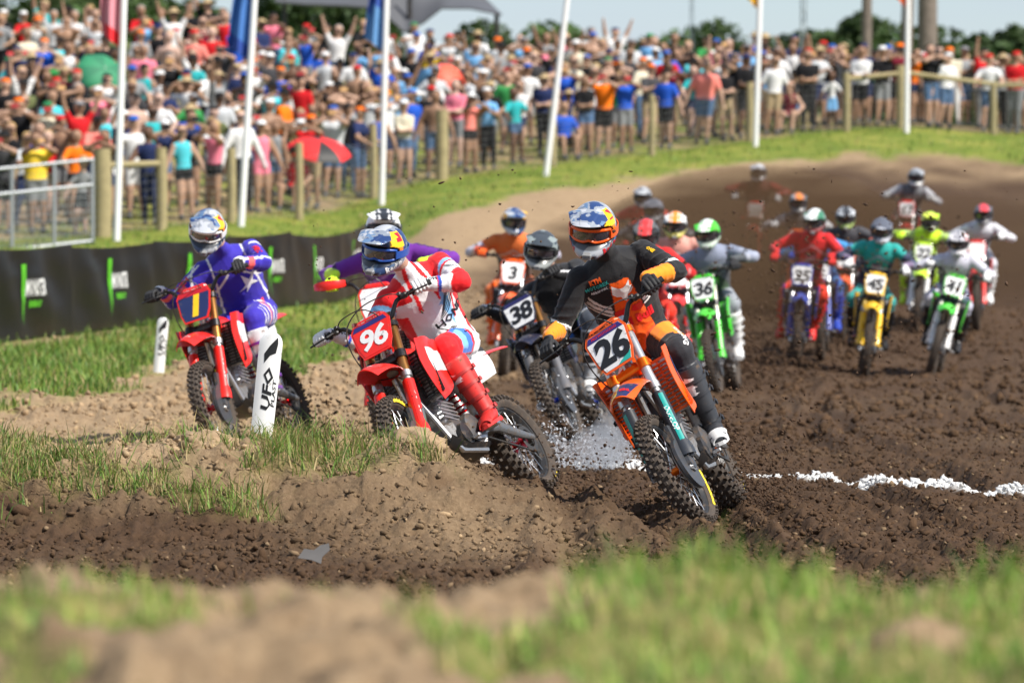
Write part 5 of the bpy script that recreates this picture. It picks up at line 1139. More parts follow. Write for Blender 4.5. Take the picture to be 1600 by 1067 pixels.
field(1412, 76, 1431, -5, 5, 'red motorcycle with white plate, highest at the back right', 'rider in grey and white gear, silver helmet, highest at the back right', livery(PL['red'], PL['white'], SILV, ANR, PL['white']), '17', base_design((.12, .12, .13), (.35, .35, .37), (.5, .5, .5), (.25, .25, .27)), helm_plain((.32, .34, .37), (.10, .11, .12), (.6, .6, .6), .3, 20), gear('grey', 'grey'), hpy=271)
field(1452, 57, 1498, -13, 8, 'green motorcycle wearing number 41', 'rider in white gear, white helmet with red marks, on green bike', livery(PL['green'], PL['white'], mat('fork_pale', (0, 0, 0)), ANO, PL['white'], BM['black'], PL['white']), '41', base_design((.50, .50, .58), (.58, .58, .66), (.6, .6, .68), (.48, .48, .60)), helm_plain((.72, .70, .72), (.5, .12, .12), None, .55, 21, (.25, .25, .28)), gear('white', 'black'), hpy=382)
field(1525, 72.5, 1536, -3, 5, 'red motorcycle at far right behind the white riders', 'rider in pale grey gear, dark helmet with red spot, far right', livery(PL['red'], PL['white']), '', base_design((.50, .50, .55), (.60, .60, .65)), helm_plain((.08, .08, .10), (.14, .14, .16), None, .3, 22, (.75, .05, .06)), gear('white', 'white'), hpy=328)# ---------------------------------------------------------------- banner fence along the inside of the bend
def on(px, Y, dz=0): x = (px - 800) / F * Y; return Vector((x, Y, ground(x, Y) + dz))
MBAN = mat('banner_black', (.008, .0075, .007), .42, spec=.3, var=.3, scale=2.5, bump=.5, bscale=5, bdist=.008)
MWOOD = mat('stake_wood', (.20, .14, .08), .85, var=.3, scale=20, bump=.4)
bk = [(-190, 50), (-30, 53), (112, 56.5), (240, 60.2), (355, 64), (455, 68.3), (532, 72.5), (576, 76)]
rootb = tag(empty('banner_fence', Matrix.Translation(on(*bk[4]))), 'long black plastic banner fence printed with green claw logos, left behind the inside riders', 'banner fence')
inv = rootb.matrix_world.inverted() if False else Matrix.Translation(-on(*bk[4]))
claw0 = mark_claw()
for k, ((pa, Ya), (pb, Yb)) in enumerate(zip(bk, bk[1:])):
    A_, B_ = on(pa, Ya), on(pb, Yb); d = (B_ - A_); dh = d.normalized(); nrm = Vector((d.y, -d.x, 0)).normalized(); NU, NV = 26, 12; g_ = []
    for i in range(NU + 1):
        u = i / NU; row = []
        for j in range(NV + 1):
            v = j / NV; c = A_ + d * u; hgt = 1.02 + .02 * math.sin(k * 2.1)
            sag = -.035 * math.sin(u * PI) * v; pull = float(fbm(np.array([u * 3.2 + v * 2.0 + k * 7]), np.array([v * 1.5 - u]), seed=5 + k, octv=3)[0])
            wv = (.05 * pull + .030 * math.sin(u * 17 + v * 4 + k) * (.3 + v * (1 - v) * 2)) * math.sin(u * PI) ** .4
            row.append(inv @ (c + nrm * wv + Vector((0, 0, .03 + hgt * v + sag))))
        g_.append(row)
    m = MB(); m.sheet(g_, .003); me = m.mesh('banner', [MBAN], 60); p = link('banner_panel', me, rootb); bv = bvh_of(me)
    m = MB(); m.bar(inv @ (A_ + nrm * -.03 + Vector((0, 0, -.12))), inv @ (A_ + nrm * -.03 + Vector((0, 0, 1.01))), .022, .022, up=(0, 1, 0)); link('stake', m.mesh('stake', [MWOOD], 0), rootb)
    for fr_ in ((.5,) if k != 4 else (.72,)):
        c = inv @ (A_ + d * fr_ + Vector((0, 0, .55))) + nrm * .1; fr4 = frame4(c, dh, (0, 0, 1))
        q = decal(mark_claw(), fr4 @ Matrix.Translation((-.20, -.02, 0)) @ Matrix.Diagonal((.22, .68, 1, 1)), bv, .012, .3, .03); q.materials.append(MG_); link('claw_logo', q, p)
        q = decal(T('MONSTER', .03), fr4 @ Matrix.Translation((.22, .04, 0)) @ Matrix.Diagonal((.15, .26, 1, 1)), bv, .012, .3, .03); q.materials.append(MW_); link('lettering', q, p)
        q = decal(T('ENERGY', .02), fr4 @ Matrix.Translation((.22, -.14, 0)) @ Matrix.Diagonal((.11, .10, 1, 1)), bv, .012, .3, .03); q.materials.append(MG_); link('lettering', q, p)
# ---------------------------------------------------------------- white track markers
MPLAST = mat('marker_white', (.78, .78, .78), .38, var=.04, dirt=.12)
def marker(px, Y, hgt, wd, tilt, lab, deep=.05, turn=0):
    o = on(px, Y, -deep); root = tag(empty('track_marker', Matrix.Translation(o) @ Matrix.Rotation(rad(turn), 4, 'Z') @ Matrix.Rotation(rad(tilt), 4, 'Y')), lab, 'track marker', 'white plastic track markers')
    g_ = []
    for i in range(25):
        t = 1 - (1 - i / 24) ** 2.2; z = hgt * t; k = 1.0 - .0 * t; e = max(0, (z - (hgt - wd / 2)) / (wd / 2)); hw = wd / 2 * math.sqrt(max(.01, 1 - e * e)) * (.93 + .07 * t)
        g_.append([Vector((hw * c, .018 * c * c, z)) for c in [lerp(-1, 1, j / 8) for j in range(9)]])
    m = MB(); m.sheet(g_, .006); me = m.mesh('blade', [MPLAST], 50); bl_ = link('blade', me, root)
    fr = frame4((0, -.05, hgt * .55), (0, 0, 1), (-1, 0, 0)); bv = bvh_of(me)
    q = decal(T('UFO', .035, .15), fr @ Matrix.Translation((-.02 * hgt, -.008, 0)) @ Matrix.Diagonal((.11 * hgt / .62, .070, 1, 1)) , bv, .002, .15, .012); q.materials.append(MK_); link('lettering', q, bl_)
    q = decal(T('PLAST', .02, .15), fr @ Matrix.Translation((-.05 * hgt, -.044, 0)) @ Matrix.Diagonal((.055, .026, 1, 1)), bv, .002, .15, .012); q.materials.append(MK_); link('lettering', q, bl_)
    q = decal(outline_mesh([[(-.10, .03), (-.03, .035), (.03, .0), (.10, -.055), (.05, -.06), (-.02, -.05), (-.04, -.01)]]), fr @ Matrix.Translation((.19 * hgt / .62, .004, 0)) @ Matrix.Scale(.75, 4), bv, .002, .15, .012); q.materials.append(MK_); link('emblem', q, bl_)
    return root
marker(405, 26.75, .68, .128, 6, 'white plastic marker paddle with black lettering, standing in the grass on the berm', deep=.06)
marker(247, 45.5, .56, .105, 5, 'smaller white marker paddle on the bank behind the blue rider', deep=.05)
# ---------------------------------------------------------------- flag poles
MPOLE = mat('pole_white', (.76, .76, .76), .5, var=.04); 
POLES = [(182, 81.5, 194, 'first'), (376, 84.6, 398, 'second'), (596, 92.5, 604, 'third'), (852, 96.5, 886, 'fourth'), (1180, 103, 1187, 'fifth'), (1416, 105.5, 1418, 'sixth')]
FLAGC = [((.70, .02, .03), (.62, .25, .30)), ((.02, .06, .30), (.05, .16, .45)), ((.03, .08, .36), (.10, .25, .5)), None, ((.85, .55, .02), (.80, .45, .02)), ((.85, .15, .01), (.75, .12, .01))]
polew = []
for k, (px, Y, ptop, nm) in enumerate(POLES):
    o = on(px, Y, -.1); H = 7.2; topz = (400 / (F / Y)) + CAM_H; lean_ = math.atan2((ptop - px) / F * Y, topz - o.z); polew.append(o)
    root = tag(empty('flag_pole', Matrix.Translation(o) @ Matrix.Rotation(lean_, 4, 'Y')), f'{nm} white flag pole from the left along the spectator fence' if k else 'leftmost white flag pole by the spectators, with a red flag', 'flag pole', 'white flag poles')
    m = MB(); m.tube([(0, 0, 0), (0, 0, H)], [.062, .052], 14); m.ball((0, 0, H + .04), .07, 10); link('pole', m.mesh('pole', [MPOLE], 50), root)
    if FLAGC[k]:
        c1, c2 = FLAGC[k]; zt = {0: 6.9, 1: 6.9, 2: 6.6, 4: 6.9, 5: 6.9}[k]; dr = {0: 3.6, 1: 3.6, 2: 3.1, 4: 1.6, 5: 1.55}[k]; dr = dict(zip((0, 1, 2, 4, 5), (3.4, 3.3, 2.7, .0, .0)))[k] or None
        L_ = (o.z + 0); zbot = {0: P(182, 75, Y).z, 1: P(376, 95, Y).z, 2: P(590, 80, Y).z, 4: P(1180, 14, Y).z, 5: P(1412, 12, Y).z}[k] - o.z; zbot = min(zbot, H - 1.0)
        g_ = [[Vector((-.06 - (.10 + .20 * (1 - v) ** .5 * (1 + .3 * math.sin(v * 7 + k))) * u, .10 * math.sin(u * 9 + v * 3), lerp(zbot, H - .1, v) + .25 * u * (1 - v))) for u in [i / 10 for i in range(11)]] for v in [j / 16 for j in range(17)]]
        m = MB(); m.sheet(g_, .006, 0); me = m.mesh('flag', [mat(f'flag_{k}', c1, .8), mat(f'flag2_{k}', c2, .8)], 60)
        zz = [pl.center.z for pl in me.polygons]; me.polygons.foreach_set('material_index', [1 if math.sin(z * 3.5 + k) > .25 else 0 for z in zz]); link('flag', me, root)
# ---------------------------------------------------------------- spectator fence of timber posts, rails and wire
MPOST = mat('post_wood', (.30, .25, .13), .85, var=.35, scale=6, bump=.5, bscale=30)
fence = tag(empty('spectator_fence', Matrix.Translation(on(250, 83.0))), 'timber post and wire fence running along the front of the crowd', 'fence'); fi = Matrix.Translation(-on(250, 83.0))
posts = [(160, 82.3, 1.50, .155), (252, 83.2, 1.42, .10), (361, 85.1, 1.30, .085), (467, 88.2, 1.42, .08), (583, 94.0, 1.45, .08), (690, 96.5, 1.40, .13), (863, 99, 1.25, .08), (1018, 101, 1.28, .07), (1171, 104.2, 1.28, .085), (1322, 106, 1.28, .085), (1406, 106.6, 1.40, .10), (1551, 107.6, 1.18, .085), (1690, 108, 1.2, .085), (-70, 80.6, 1.4, .1)]
pts = {}
for px, Y, h, r in posts:
    o = on(px, Y, -.1); pts[px] = (o, h); m = MB(); m.tube([fi @ o, fi @ (o + Vector((.015, 0, h * .5))), fi @ (o + Vector((0, 0, h + .1)))], [r, r * .98, r * .95], 14); link('post', m.mesh('post', [MPOST], 50), fence)
def rail(a, b, ha, hb, r=.055, m_=MPOST, nm='rail'):
    A_, B_ = on(*a), on(*b); m = MB(); q = [A_.lerp(B_, t) + Vector((0, -.02, lerp(ha, hb, t))) for t in (0, .25, .5, .75, 1)]; m.tube([fi @ p for p in q], r, 10); link(nm, m.mesh(nm, [m_], 50), fence)
rail((160, 82.3), (252, 83.2), 1.22, 1.15, .055); rail((1322, 106), (1406, 106.6), 1.15, 1.22, .05); rail((1406, 106.6), (1551, 107.6), 1.25, 1.12, .05); rail((1551, 107.6), (1690, 108), 1.1, 1.1, .05)
MWIRE = mat('wire', (.25, .25, .25), .5, .7)
m = MB(); pl = sorted((p for p in posts), key=lambda q: q[0])
for (a, Ya, ha, _), (b, Yb, hb, _) in zip(pl, pl[1:]):
    A_, B_ = on(a, Ya - .12), on(b, Yb - .12)
    for k in range(9): m.tube([fi @ (A_ + Vector((0, 0, .08 + k * .13))), fi @ (B_ + Vector((0, 0, .08 + k * .13)))], .0035, 3)
    n_ = int((B_ - A_).length / .15)
    for k in range(n_): c = A_.lerp(B_, k / n_); m.tube([fi @ (c + Vector((0, 0, .05))), fi @ (c + Vector((0, 0, 1.13)))], .003, 3)
tag(link('wire_mesh', m.mesh('wire', [MWIRE], 0), fence), kind='stuff')
# metal crowd barrier on the far left
MGAL = mat('galvanised', (.42, .44, .46), .45, .7, var=.15)
br = tag(empty('metal_barrier', Matrix.Translation(on(70, 80))), 'grey steel tube barrier with wire infill at the far left', 'barrier'); bi = Matrix.Translation(-on(70, 80))
A_, B_ = on(-60, 79.2), on(146, 80.8)
for h in (.06, 1.0, 1.42):
    m = MB(); m.tube([bi @ (A_ + Vector((0, 0, h - .15))), bi @ (B_ + Vector((0, 0, h)))], .028, 10); link('rail', m.mesh('rail', [MGAL], 50), br)
for t in (.02, .38, .70, .995):
    c = A_.lerp(B_, t); m = MB(); m.tube([bi @ (c + Vector((0, 0, -.15 * (1 - t)))), bi @ (c + Vector((0, 0, 1.42 - .15 * (1 - t))))], .030, 10); link('upright', m.mesh('upright', [MGAL], 50), br)
m = MB()
for k in range(44): c = A_.lerp(B_, k / 44); m.tube([bi @ (c + Vector((0, 0, -.05))), bi @ (c + Vector((0, 0, .95)))], .005, 3)
for k in range(8): m.tube([bi @ (A_ + Vector((0, 0, .0 + k * .12))), bi @ (B_ + Vector((0, 0, .08 + k * .12)))], .005, 3)
tag(link('wire_infill', m.mesh('wire', [MGAL], 0), br), kind='stuff')
# ---------------------------------------------------------------- crowd
def person_mesh(pose, build, sleeve, legs, seed):
    """one standing or sitting spectator, facing -y, feet at the origin"""
    R = random.Random(seed); hgt, fat = dict(man=(1.0, 1.06), big=(1.0, 1.28), woman=(.93, .90), child=(.72, .68))[build]
    lat = Vector((-1, 0, 0)); k = hgt; sit = pose == 'sit'; base = .42 if sit else .93
    J = dict(lat=lat, fwd=Vector((0, -1, 0)), pel=Vector((0, .30 if sit else 0, base)) * k, neck=Vector((0, (.24 if sit else -.03), base + .52)) * k, head=Vector((0, (.21 if sit else -.06), base + .715)) * k, hr=.104 * (k * .6 + .4))
    def V3(x, y, z): return Vector((x, y, z)) * k
    for s, sg in (('L', 1), ('R', -1)):
        J['sh' + s] = J['neck'] + Vector((-.165 * sg * fat ** .5, .0, -.07)) * k; sh = J['sh' + s]; J['hp' + s] = J['pel'] + Vector((-.085 * sg, 0, -.02)) * k
        if sit: J['an' + s] = V3(-.14 * sg, -.22, .08); J['kn' + s] = V3(-.15 * sg, -.14, .47)
        else:
            j = R.uniform(-.05, .08); J['an' + s] = V3(-(.10 + .02 * R.random()) * sg, j * (1 if sg > 0 else -1), .08); J['kn' + s] = (J['hp' + s] + J['an' + s]) / 2 + V3(0, -.03, 0)
        wr = dict(down=(-.24 * sg, -.02, -.56), cross=(.06 * sg, -.23, -.28), hips=(-.155 * sg, -.02, -.42), phone=(-.0 * sg + .0, -.27, .14), up=(-.20 * sg, -.12, .50), one=(-.20, -.10, .52) if sg > 0 else (.02, -.22, -.26), lean=(-.12 * sg, -.34, -.34), sit=(-.10 * sg, -.26, -.36), point=(-.18, -.50, .06) if sg > 0 else (.10, -.2, -.34), brow=(.08, -.17, .22) if sg > 0 else (.24, -.02, -.54), clap=(.03 * sg, -.30, -.14))[pose]
        off = Vector(wr) * k; 
        if pose in ('phone', 'clap', 'cross'): J['wr' + s] = Vector((J['neck'].x - .05 * sg * k if pose != 'cross' else J['neck'].x + .06 * sg, sh.y + off.y, sh.z + off.z))
        else: J['wr' + s] = Vector((J['neck'].x, J['neck'].y, sh.z)) + Vector((-.165 * sg * (0 if pose in ('one', 'point', 'brow') else 1), 0, 0)) * k + off if pose not in ('one', 'point', 'brow') else sh + Vector((off.x * (1 if sg > 0 else -1) * .4 * sg, off.y, off.z))
        pl = Vector((-.8 * sg, .5, -.5)) if pose != 'hips' else Vector((-1 * sg, .6, 0)); J['el' + s] = ik(sh, J['wr' + s], .29 * k, .25 * k, pl)
    mb, fw, sp = body_solid(J, fat * k, 1.0, False)
    for s, sg in (('L', 1), ('R', -1)):
        h_ = (J['wr' + s] - J['el' + s]).normalized(); mb.ball(J['wr' + s] + h_ * .06 * k, (.042 * k, .042 * k, .05 * k), 8)
        a = J['an' + s]; mb.tube([a + Vector((0, .05, -.035)) * k, a + Vector((0, -.16, -.05)) * k], [.05 * k, .04 * k], 8)
    me = remesh(mb, .028, 2); V_ = verts_np(me); A = classify(V_, J, fw, sp); p, t = A['part'], A['t']
    hd_ = np.linalg.norm(V_ - np.array(J['head']), axis=1) < .17 * k; p = p.copy(); p[hd_ & np.isin(p, ['torso'])] = 'neck'; p[(V_[:, 2] > J['neck'].z + .005 * k) & (p == 'torso') & (np.abs(V_[:, 0]) < .075 * k)] = 'neck'
    mi = np.zeros(len(V_), int); mi[p == 'torso'] = 1
    sl_ = dict(tee=.72, tank=.0, long=1.1, none=-1)[sleeve]; mi[(p == 'uarm') & (t < sl_)] = 1
    if sleeve == 'long': mi[p == 'farm'] = 1
    if sleeve == 'none': mi[p == 'torso'] = 0
    mi[(p == 'torso') & (A['v'] < .04 * k)] = 2
    if legs == 'short': mi[(p == 'thigh') & (t < .78)] = 2
    elif legs == 'hot': mi[(p == 'thigh') & (t < .42)] = 2
    else: mi[np.isin(p, ['thigh', 'shin'])] = 2
    mi[V_[:, 2] < .095 * k] = 3
    mi[(p == 'shin') & (t > .88)] = 3
    for i in range(4): me.materials.append(None)
    f = np.empty(len(me.polygons), int); lv = np.empty(len(me.loops), np.int32); me.loops.foreach_get('vertex_index', lv); ls = np.empty(len(me.polygons), np.int32); me.polygons.foreach_get('loop_start', ls); me.polygons.foreach_set('material_index', mi[lv[ls]].astype(np.int32)); me.update()
    return me, J, k
def hat_meshes():
    H = {}
    m = MB(); m.ball((0, .015, .062), (.099, .094, .062), 12); m.sheet([[Vector((x, -.075 - .085 * v * (1 - x * x * 60), .055 - .012 * v)) for x in (-.075, -.04, 0, .04, .075)] for v in (0, .5, 1)], .008); H['cap'] = m
    m = MB(); m.ball((0, .015, .062), (.099, .094, .062), 12); m.sheet([[Vector((x, .09 + .075 * v * (1 - x * x * 60), .04)) for x in (-.075, -.04, 0, .04, .075)] for v in (0, .5, 1)], .008); H['backcap'] = m
    m = MB(); m.lathe([(0, .15), (.07, .145), (.09, .08), (.10, .06), (.20, .04), (.205, .045), (.10, .07)], 18, ax=(0, 0, 1)); H['wide'] = m
    m = MB(); m.ball((0, .045, .052), (.096, .078, .086), 12); H['short'] = m
    m = MB(); m.ball((0, .047, .048), (.099, .080, .090), 12); m.tube([(0, .06, .0), (0, .085, -.12), (0, .08, -.26)], [.085, .08, .04], 10, flat=.6, up=(0, 1, 0)); H['long'] = m
    m = MB(); m.sheet([[Vector((math.sin(a) * .097, -math.cos(a) * .102, z)) for z in (-.012, .018)] for a in [lerp(-1.1, 1.1, i / 8) for i in range(9)]], .006); H['shades'] = m
    m = MB(); m.tube([(0, -.078, .03), (0, -.100, -.012), (0, -.080, -.022)], [.008, .014, .008], 6)
    for s in (1, -1): m.ball((.036 * s, -.078, .022), (.013, .008, .008), 6, 1); m.bar((.018 * s, -.085, .042), (.054 * s, -.078, .040), .006, .007, 1); m.ball((.088 * s, .0, .0), (.010, .018, .028), 6, 0)
    m.bar((-.022, -.080, -.055), (.022, -.080, -.055), .008, .010, 2); F_ = m.mesh('face', (), 50); [F_.materials.append(None) for _ in range(3)]
    H = {k: M1(v.mesh(k, (), 50)) for k, v in H.items()}; H['face'] = F_; return H
HATS = hat_meshes()
POOL = []
for i, (pose, build, sleeve, legs) in enumerate([
    ('down', 'man', 'tee', 'short'), ('cross', 'man', 'tee', 'short'), ('hips', 'man', 'tee', 'short'), ('phone', 'man', 'tee', 'short'), ('up', 'man', 'tee', 'short'), ('one', 'man', 'tee', 'long'), ('down', 'big', 'tee', 'short'), ('cross', 'big', 'tee', 'long'),
    ('phone', 'big', 'tee', 'short'), ('down', 'man', 'none', 'short'), ('phone', 'man', 'none', 'short'), ('brow', 'man', 'tee', 'long'), ('clap', 'man', 'tee', 'short'), ('point', 'man', 'tee', 'short'), ('lean', 'man', 'tee', 'short'), ('lean', 'man', 'tank', 'long'),
    ('down', 'woman', 'tank', 'hot'), ('cross', 'woman', 'tee', 'hot'), ('hips', 'woman', 'tank', 'short'), ('phone', 'woman', 'tank', 'hot'), ('up', 'woman', 'tank', 'hot'), ('one', 'woman', 'tee', 'short'), ('brow', 'woman', 'tank', 'hot'), ('clap', 'woman', 'tee', 'long'), ('lean', 'woman', 'tee', 'hot'),
    ('down', 'child', 'tee', 'short'), ('up', 'child', 'tee', 'short'), ('cross', 'child', 'tee', 'short'), ('sit', 'man', 'tee', 'short'), ('sit', 'woman', 'tank', 'hot'), ('hips', 'big', 'none', 'short'), ('down', 'man', 'long', 'long')]):
    POOL.append((pose, build, sleeve, legs, *person_mesh(pose, build, sleeve, legs, i)))
SKIN = [('fair', (.42, .26, .185)), ('tanned', (.33, .195, .125)), ('tan', (.26, .15, .095)), ('brown', (.13, .07, .045)), ('pale', (.50, .33, .26))]
SHIRT = [('white', (.68, .68, .68), 24), ('black', (.012, .012, .014), 26), ('navy', (.02, .03, .09), 9), ('grey', (.24, .25, .26), 9), ('royal blue', (.02, .09, .50), 6), ('sky blue', (.16, .38, .66), 5), ('red', (.55, .015, .02), 6), ('orange', (.80, .17, .01), 2), ('pink', (.75, .20, .28), 3), ('salmon', (.75, .22, .18), 2),
         ('maroon', (.16, .015, .03), 3), ('teal', (.03, .36, .38), 3), ('olive', (.12, .14, .06), 4), ('charcoal', (.05, .05, .055), 7), ('cream', (.60, .55, .42), 4), ('turquoise', (.08, .50, .58), 2), ('purple', (.15, .04, .35), 1), ('green', (.04, .25, .07), 1), ('yellow', (.75, .52, .05), 1), ('pale grey', (.48, .50, .52), 7)]
PANTS = [('black', (.015, .015, .017), 8), ('khaki', (.36, .27, .16), 5), ('grey', (.20, .21, .22), 5), ('denim', (.07, .13, .24), 8), ('navy', (.02, .03, .08), 4), ('white', (.62, .62, .62), 1)]
HATC = [('white', (.70, .70, .70)), ('black', (.015, .015, .016)), ('red', (.5, .02, .02)), ('navy', (.02, .03, .10)), ('tan', (.40, .30, .17)), ('orange', (.75, .15, .01)), ('grey', (.20, .20, .21)), ('green', (.03, .2, .08)), ('blue', (.02, .1, .4))]
HAIR = [('dark', (.015, .010, .008)), ('brown', (.07, .035, .018)), ('blond', (.40, .27, .12)), ('grey', (.28, .27, .26))]
cmat = lambda kind, nm, c: mat(f'{kind}_{nm}', c, .55 if kind == 'skin' else .85, var=.12, scale=5, spec=.3 if kind == 'skin' else .15)
PICKP = [p for p, _, n in SHIRT for _ in range(n)]; SH = {n: c for n, c, _ in SHIRT}; PA = {n: c for n, c, _ in PANTS}; PICKQ = [p for p, _, n in PANTS for _ in range(n)]
Rr = random.Random(11)
crest = lambda px: np.interp(px, [-200, 0, 160, 300, 410, 560, 700, 860, 1000, 1170, 1320, 1600, 1800], [82.0, 82.2, 83.2, 84.9, 87.6, 94.0, 97.6, 99.8, 102.0, 105.0, 106.9, 108.6, 109])
SLOTS = []
row = 0; off = 0.0; depth0 = [0.35, 1.25, 2.3]; 
while True:
    dep = .4 + row * 1.45 if row < 3 else 3.4 + (row - 2) * 2.35
    any_ = False; px = -60 - 17 * (row % 2)
    while px < 1660:
        Yp = crest(px) + dep; lim = np.interp(px, [0, 500, 760, 900, 1050, 1300, 1600], [109.5, 112, 115, 116.5, 117, 115, 116])
        if Yp < lim: SLOTS.append((px + Rr.uniform(-7, 7), Yp + Rr.uniform(-.35, .35), row)); any_ = True
        px += F / Yp * Rr.uniform(.42, .64) * (1.15 if row == 0 else 1)
    row += 1
    if not any_: break
SPEC = {  # people one can pick out, keyed by photo column in the front row: pose, build, sleeve, legs, shirt, trousers, head
 235: ('lean', 'man', 'tank', 'long', 'navy', 'navy', ('hair', 'short', 'dark')), 292: ('down', 'woman', 'tee', 'hot', 'turquoise', 'black', ('hair', 'long', 'brown')), 333: ('phone', 'woman', 'tank', 'hot', 'pink', 'black', ('hair', 'long', 'blond')), 410: ('down', 'woman', 'tee', 'short', 'pink', 'pink', ('cap', 'cap', 'white')),
 455: ('sit', 'man', 'tee', 'short', 'red', 'black', ('cap', 'cap', 'black')), 560: ('lean', 'man', 'tee', 'long', 'navy', 'denim', ('cap', 'cap', 'orange')), 632: ('cross', 'woman', 'tee', 'hot', 'cream', 'denim', ('cap', 'cap', 'white')), 735: ('phone', 'woman', 'tank', 'hot', 'salmon', 'black', ('cap', 'cap', 'white')), 765: ('clap', 'woman', 'tee', 'long', 'sky blue', 'black', ('cap', 'backcap', 'white')),
 886: ('sit', 'man', 'tee', 'short', 'royal blue', 'black', ('hair', 'short', 'dark')), 915: ('cross', 'woman', 'tank', 'hot', 'black', 'denim', ('hair', 'long', 'brown')), 941: ('phone', 'man', 'tee', 'short', 'orange', 'black', ('hair', 'short', 'dark')), 978: ('phone', 'man', 'tee', 'short', 'royal blue', 'grey', ('hair', 'short', 'dark')), 1040: ('down', 'man', 'tee', 'short', 'royal blue', 'black', ('cap', 'cap', 'black')),
 1096: ('down', 'big', 'tee', 'short', 'salmon', 'denim', ('hair', 'short', 'dark')), 1135: ('cross', 'man', 'tee', 'short', 'black', 'khaki', ('cap', 'cap', 'black')), 1205: ('down', 'man', 'tee', 'short', 'white', 'khaki', ('hair', 'short', 'dark')), 1230: ('sit', 'woman', 'tank', 'hot', 'maroon', 'grey', ('hair', 'long', 'brown')), 1300: ('down', 'child', 'tee', 'short', 'white', 'sky blue', ('hair', 'short', 'brown')),
 1342: ('cross', 'man', 'tee', 'short', 'white', 'black', ('hair', 'short', 'brown')), 1378: ('cross', 'man', 'tee', 'short', 'black', 'grey', ('cap', 'cap', 'white')), 1476: ('down', 'man', 'tee', 'long', 'white', 'denim', ('cap', 'cap', 'white')), 1456: ('phone', 'man', 'tee', 'long', 'black', 'denim', ('hair', 'short', 'dark')), 1545: ('lean', 'man', 'tee', 'long', 'white', 'denim', ('cap', 'cap', 'maroon' if False else 'red')), 1583: ('cross', 'big', 'tee', 'short', 'red', 'grey', ('cap', 'cap', 'red'))}
PA.update({'pink': (.75, .20, .28), 'sky blue': SH['sky blue']})
front = [s for s in SLOTS if s[2] == 0]
SLOTS = [s for s in SLOTS if not (s[2] == 0 and any(abs(s[0] - q) < 21 for q in SPEC))] + [(q, float(crest(q)) + .25, 0, q) for q in SPEC]
SLOTS.sort(key=lambda s: s[1] - (s[2] == 0) * 5)
ORD = ['front', 'second', 'third', 'fourth', 'fifth', 'sixth', 'seventh', 'eighth', 'ninth', 'tenth', 'eleventh', 'twelfth', 'thirteenth', 'fourteenth', 'fifteenth', 'sixteenth', 'seventeenth']
LMK = [(-999, 'at the far left'), (60, 'left of first flagpole'), (182, 'at first flagpole'), (250, 'right of first flagpole'), (330, 'left of second flagpole'), (386, 'at second flagpole'), (450, 'right of second flagpole'), (540, 'left of third flagpole'), (600, 'at third flagpole'), (670, 'right of third flagpole'), (790, 'left of fourth flagpole'), (868, 'at fourth flagpole'), (950, 'right of fourth flagpole'),
       (1110, 'left of fifth flagpole'), (1183, 'at fifth flagpole'), (1250, 'right of fifth flagpole'), (1350, 'left of sixth flagpole'), (1417, 'at sixth flagpole'), (1490, 'right of sixth flagpole'), (1590, 'at the far right')]
PZ = dict(down='arms down', cross='arms folded', hips='hands on hips', phone='hands raised to face', up='both arms up', one='one arm up', lean='leaning forward', sit='sitting', point='pointing ahead', brow='shading eyes', clap='clapping')
WHO = dict(man='man', big='heavy man', woman='woman', child='child')
used = set(); farV, farF, farM, farmats, offv = [], [], [], [], 0; NIND = 300; cnt = 0; nphone = 0
def pick_mesh(want=None, row=1):
    c = [q for q in POOL if want is None or (q[0] == want[0] and q[1] == want[1])]
    if want: c2 = [q for q in c if q[2] == want[2]] or c; return c2[0] if c2 else [q for q in POOL if q[0] == want[0]][0]
    w_ = [dict(sit=0 if row else .7, lean=.3 if row > 1 else 1.2, up=1.0 if row > 2 else .5, phone=1.7, one=.8, child=1).get(q[0], 1) * (.5 if q[1] == 'child' else 1) * (.3 if q[2] == 'none' else 1) for q in c]
    return Rr.choices(c, w_)[0]
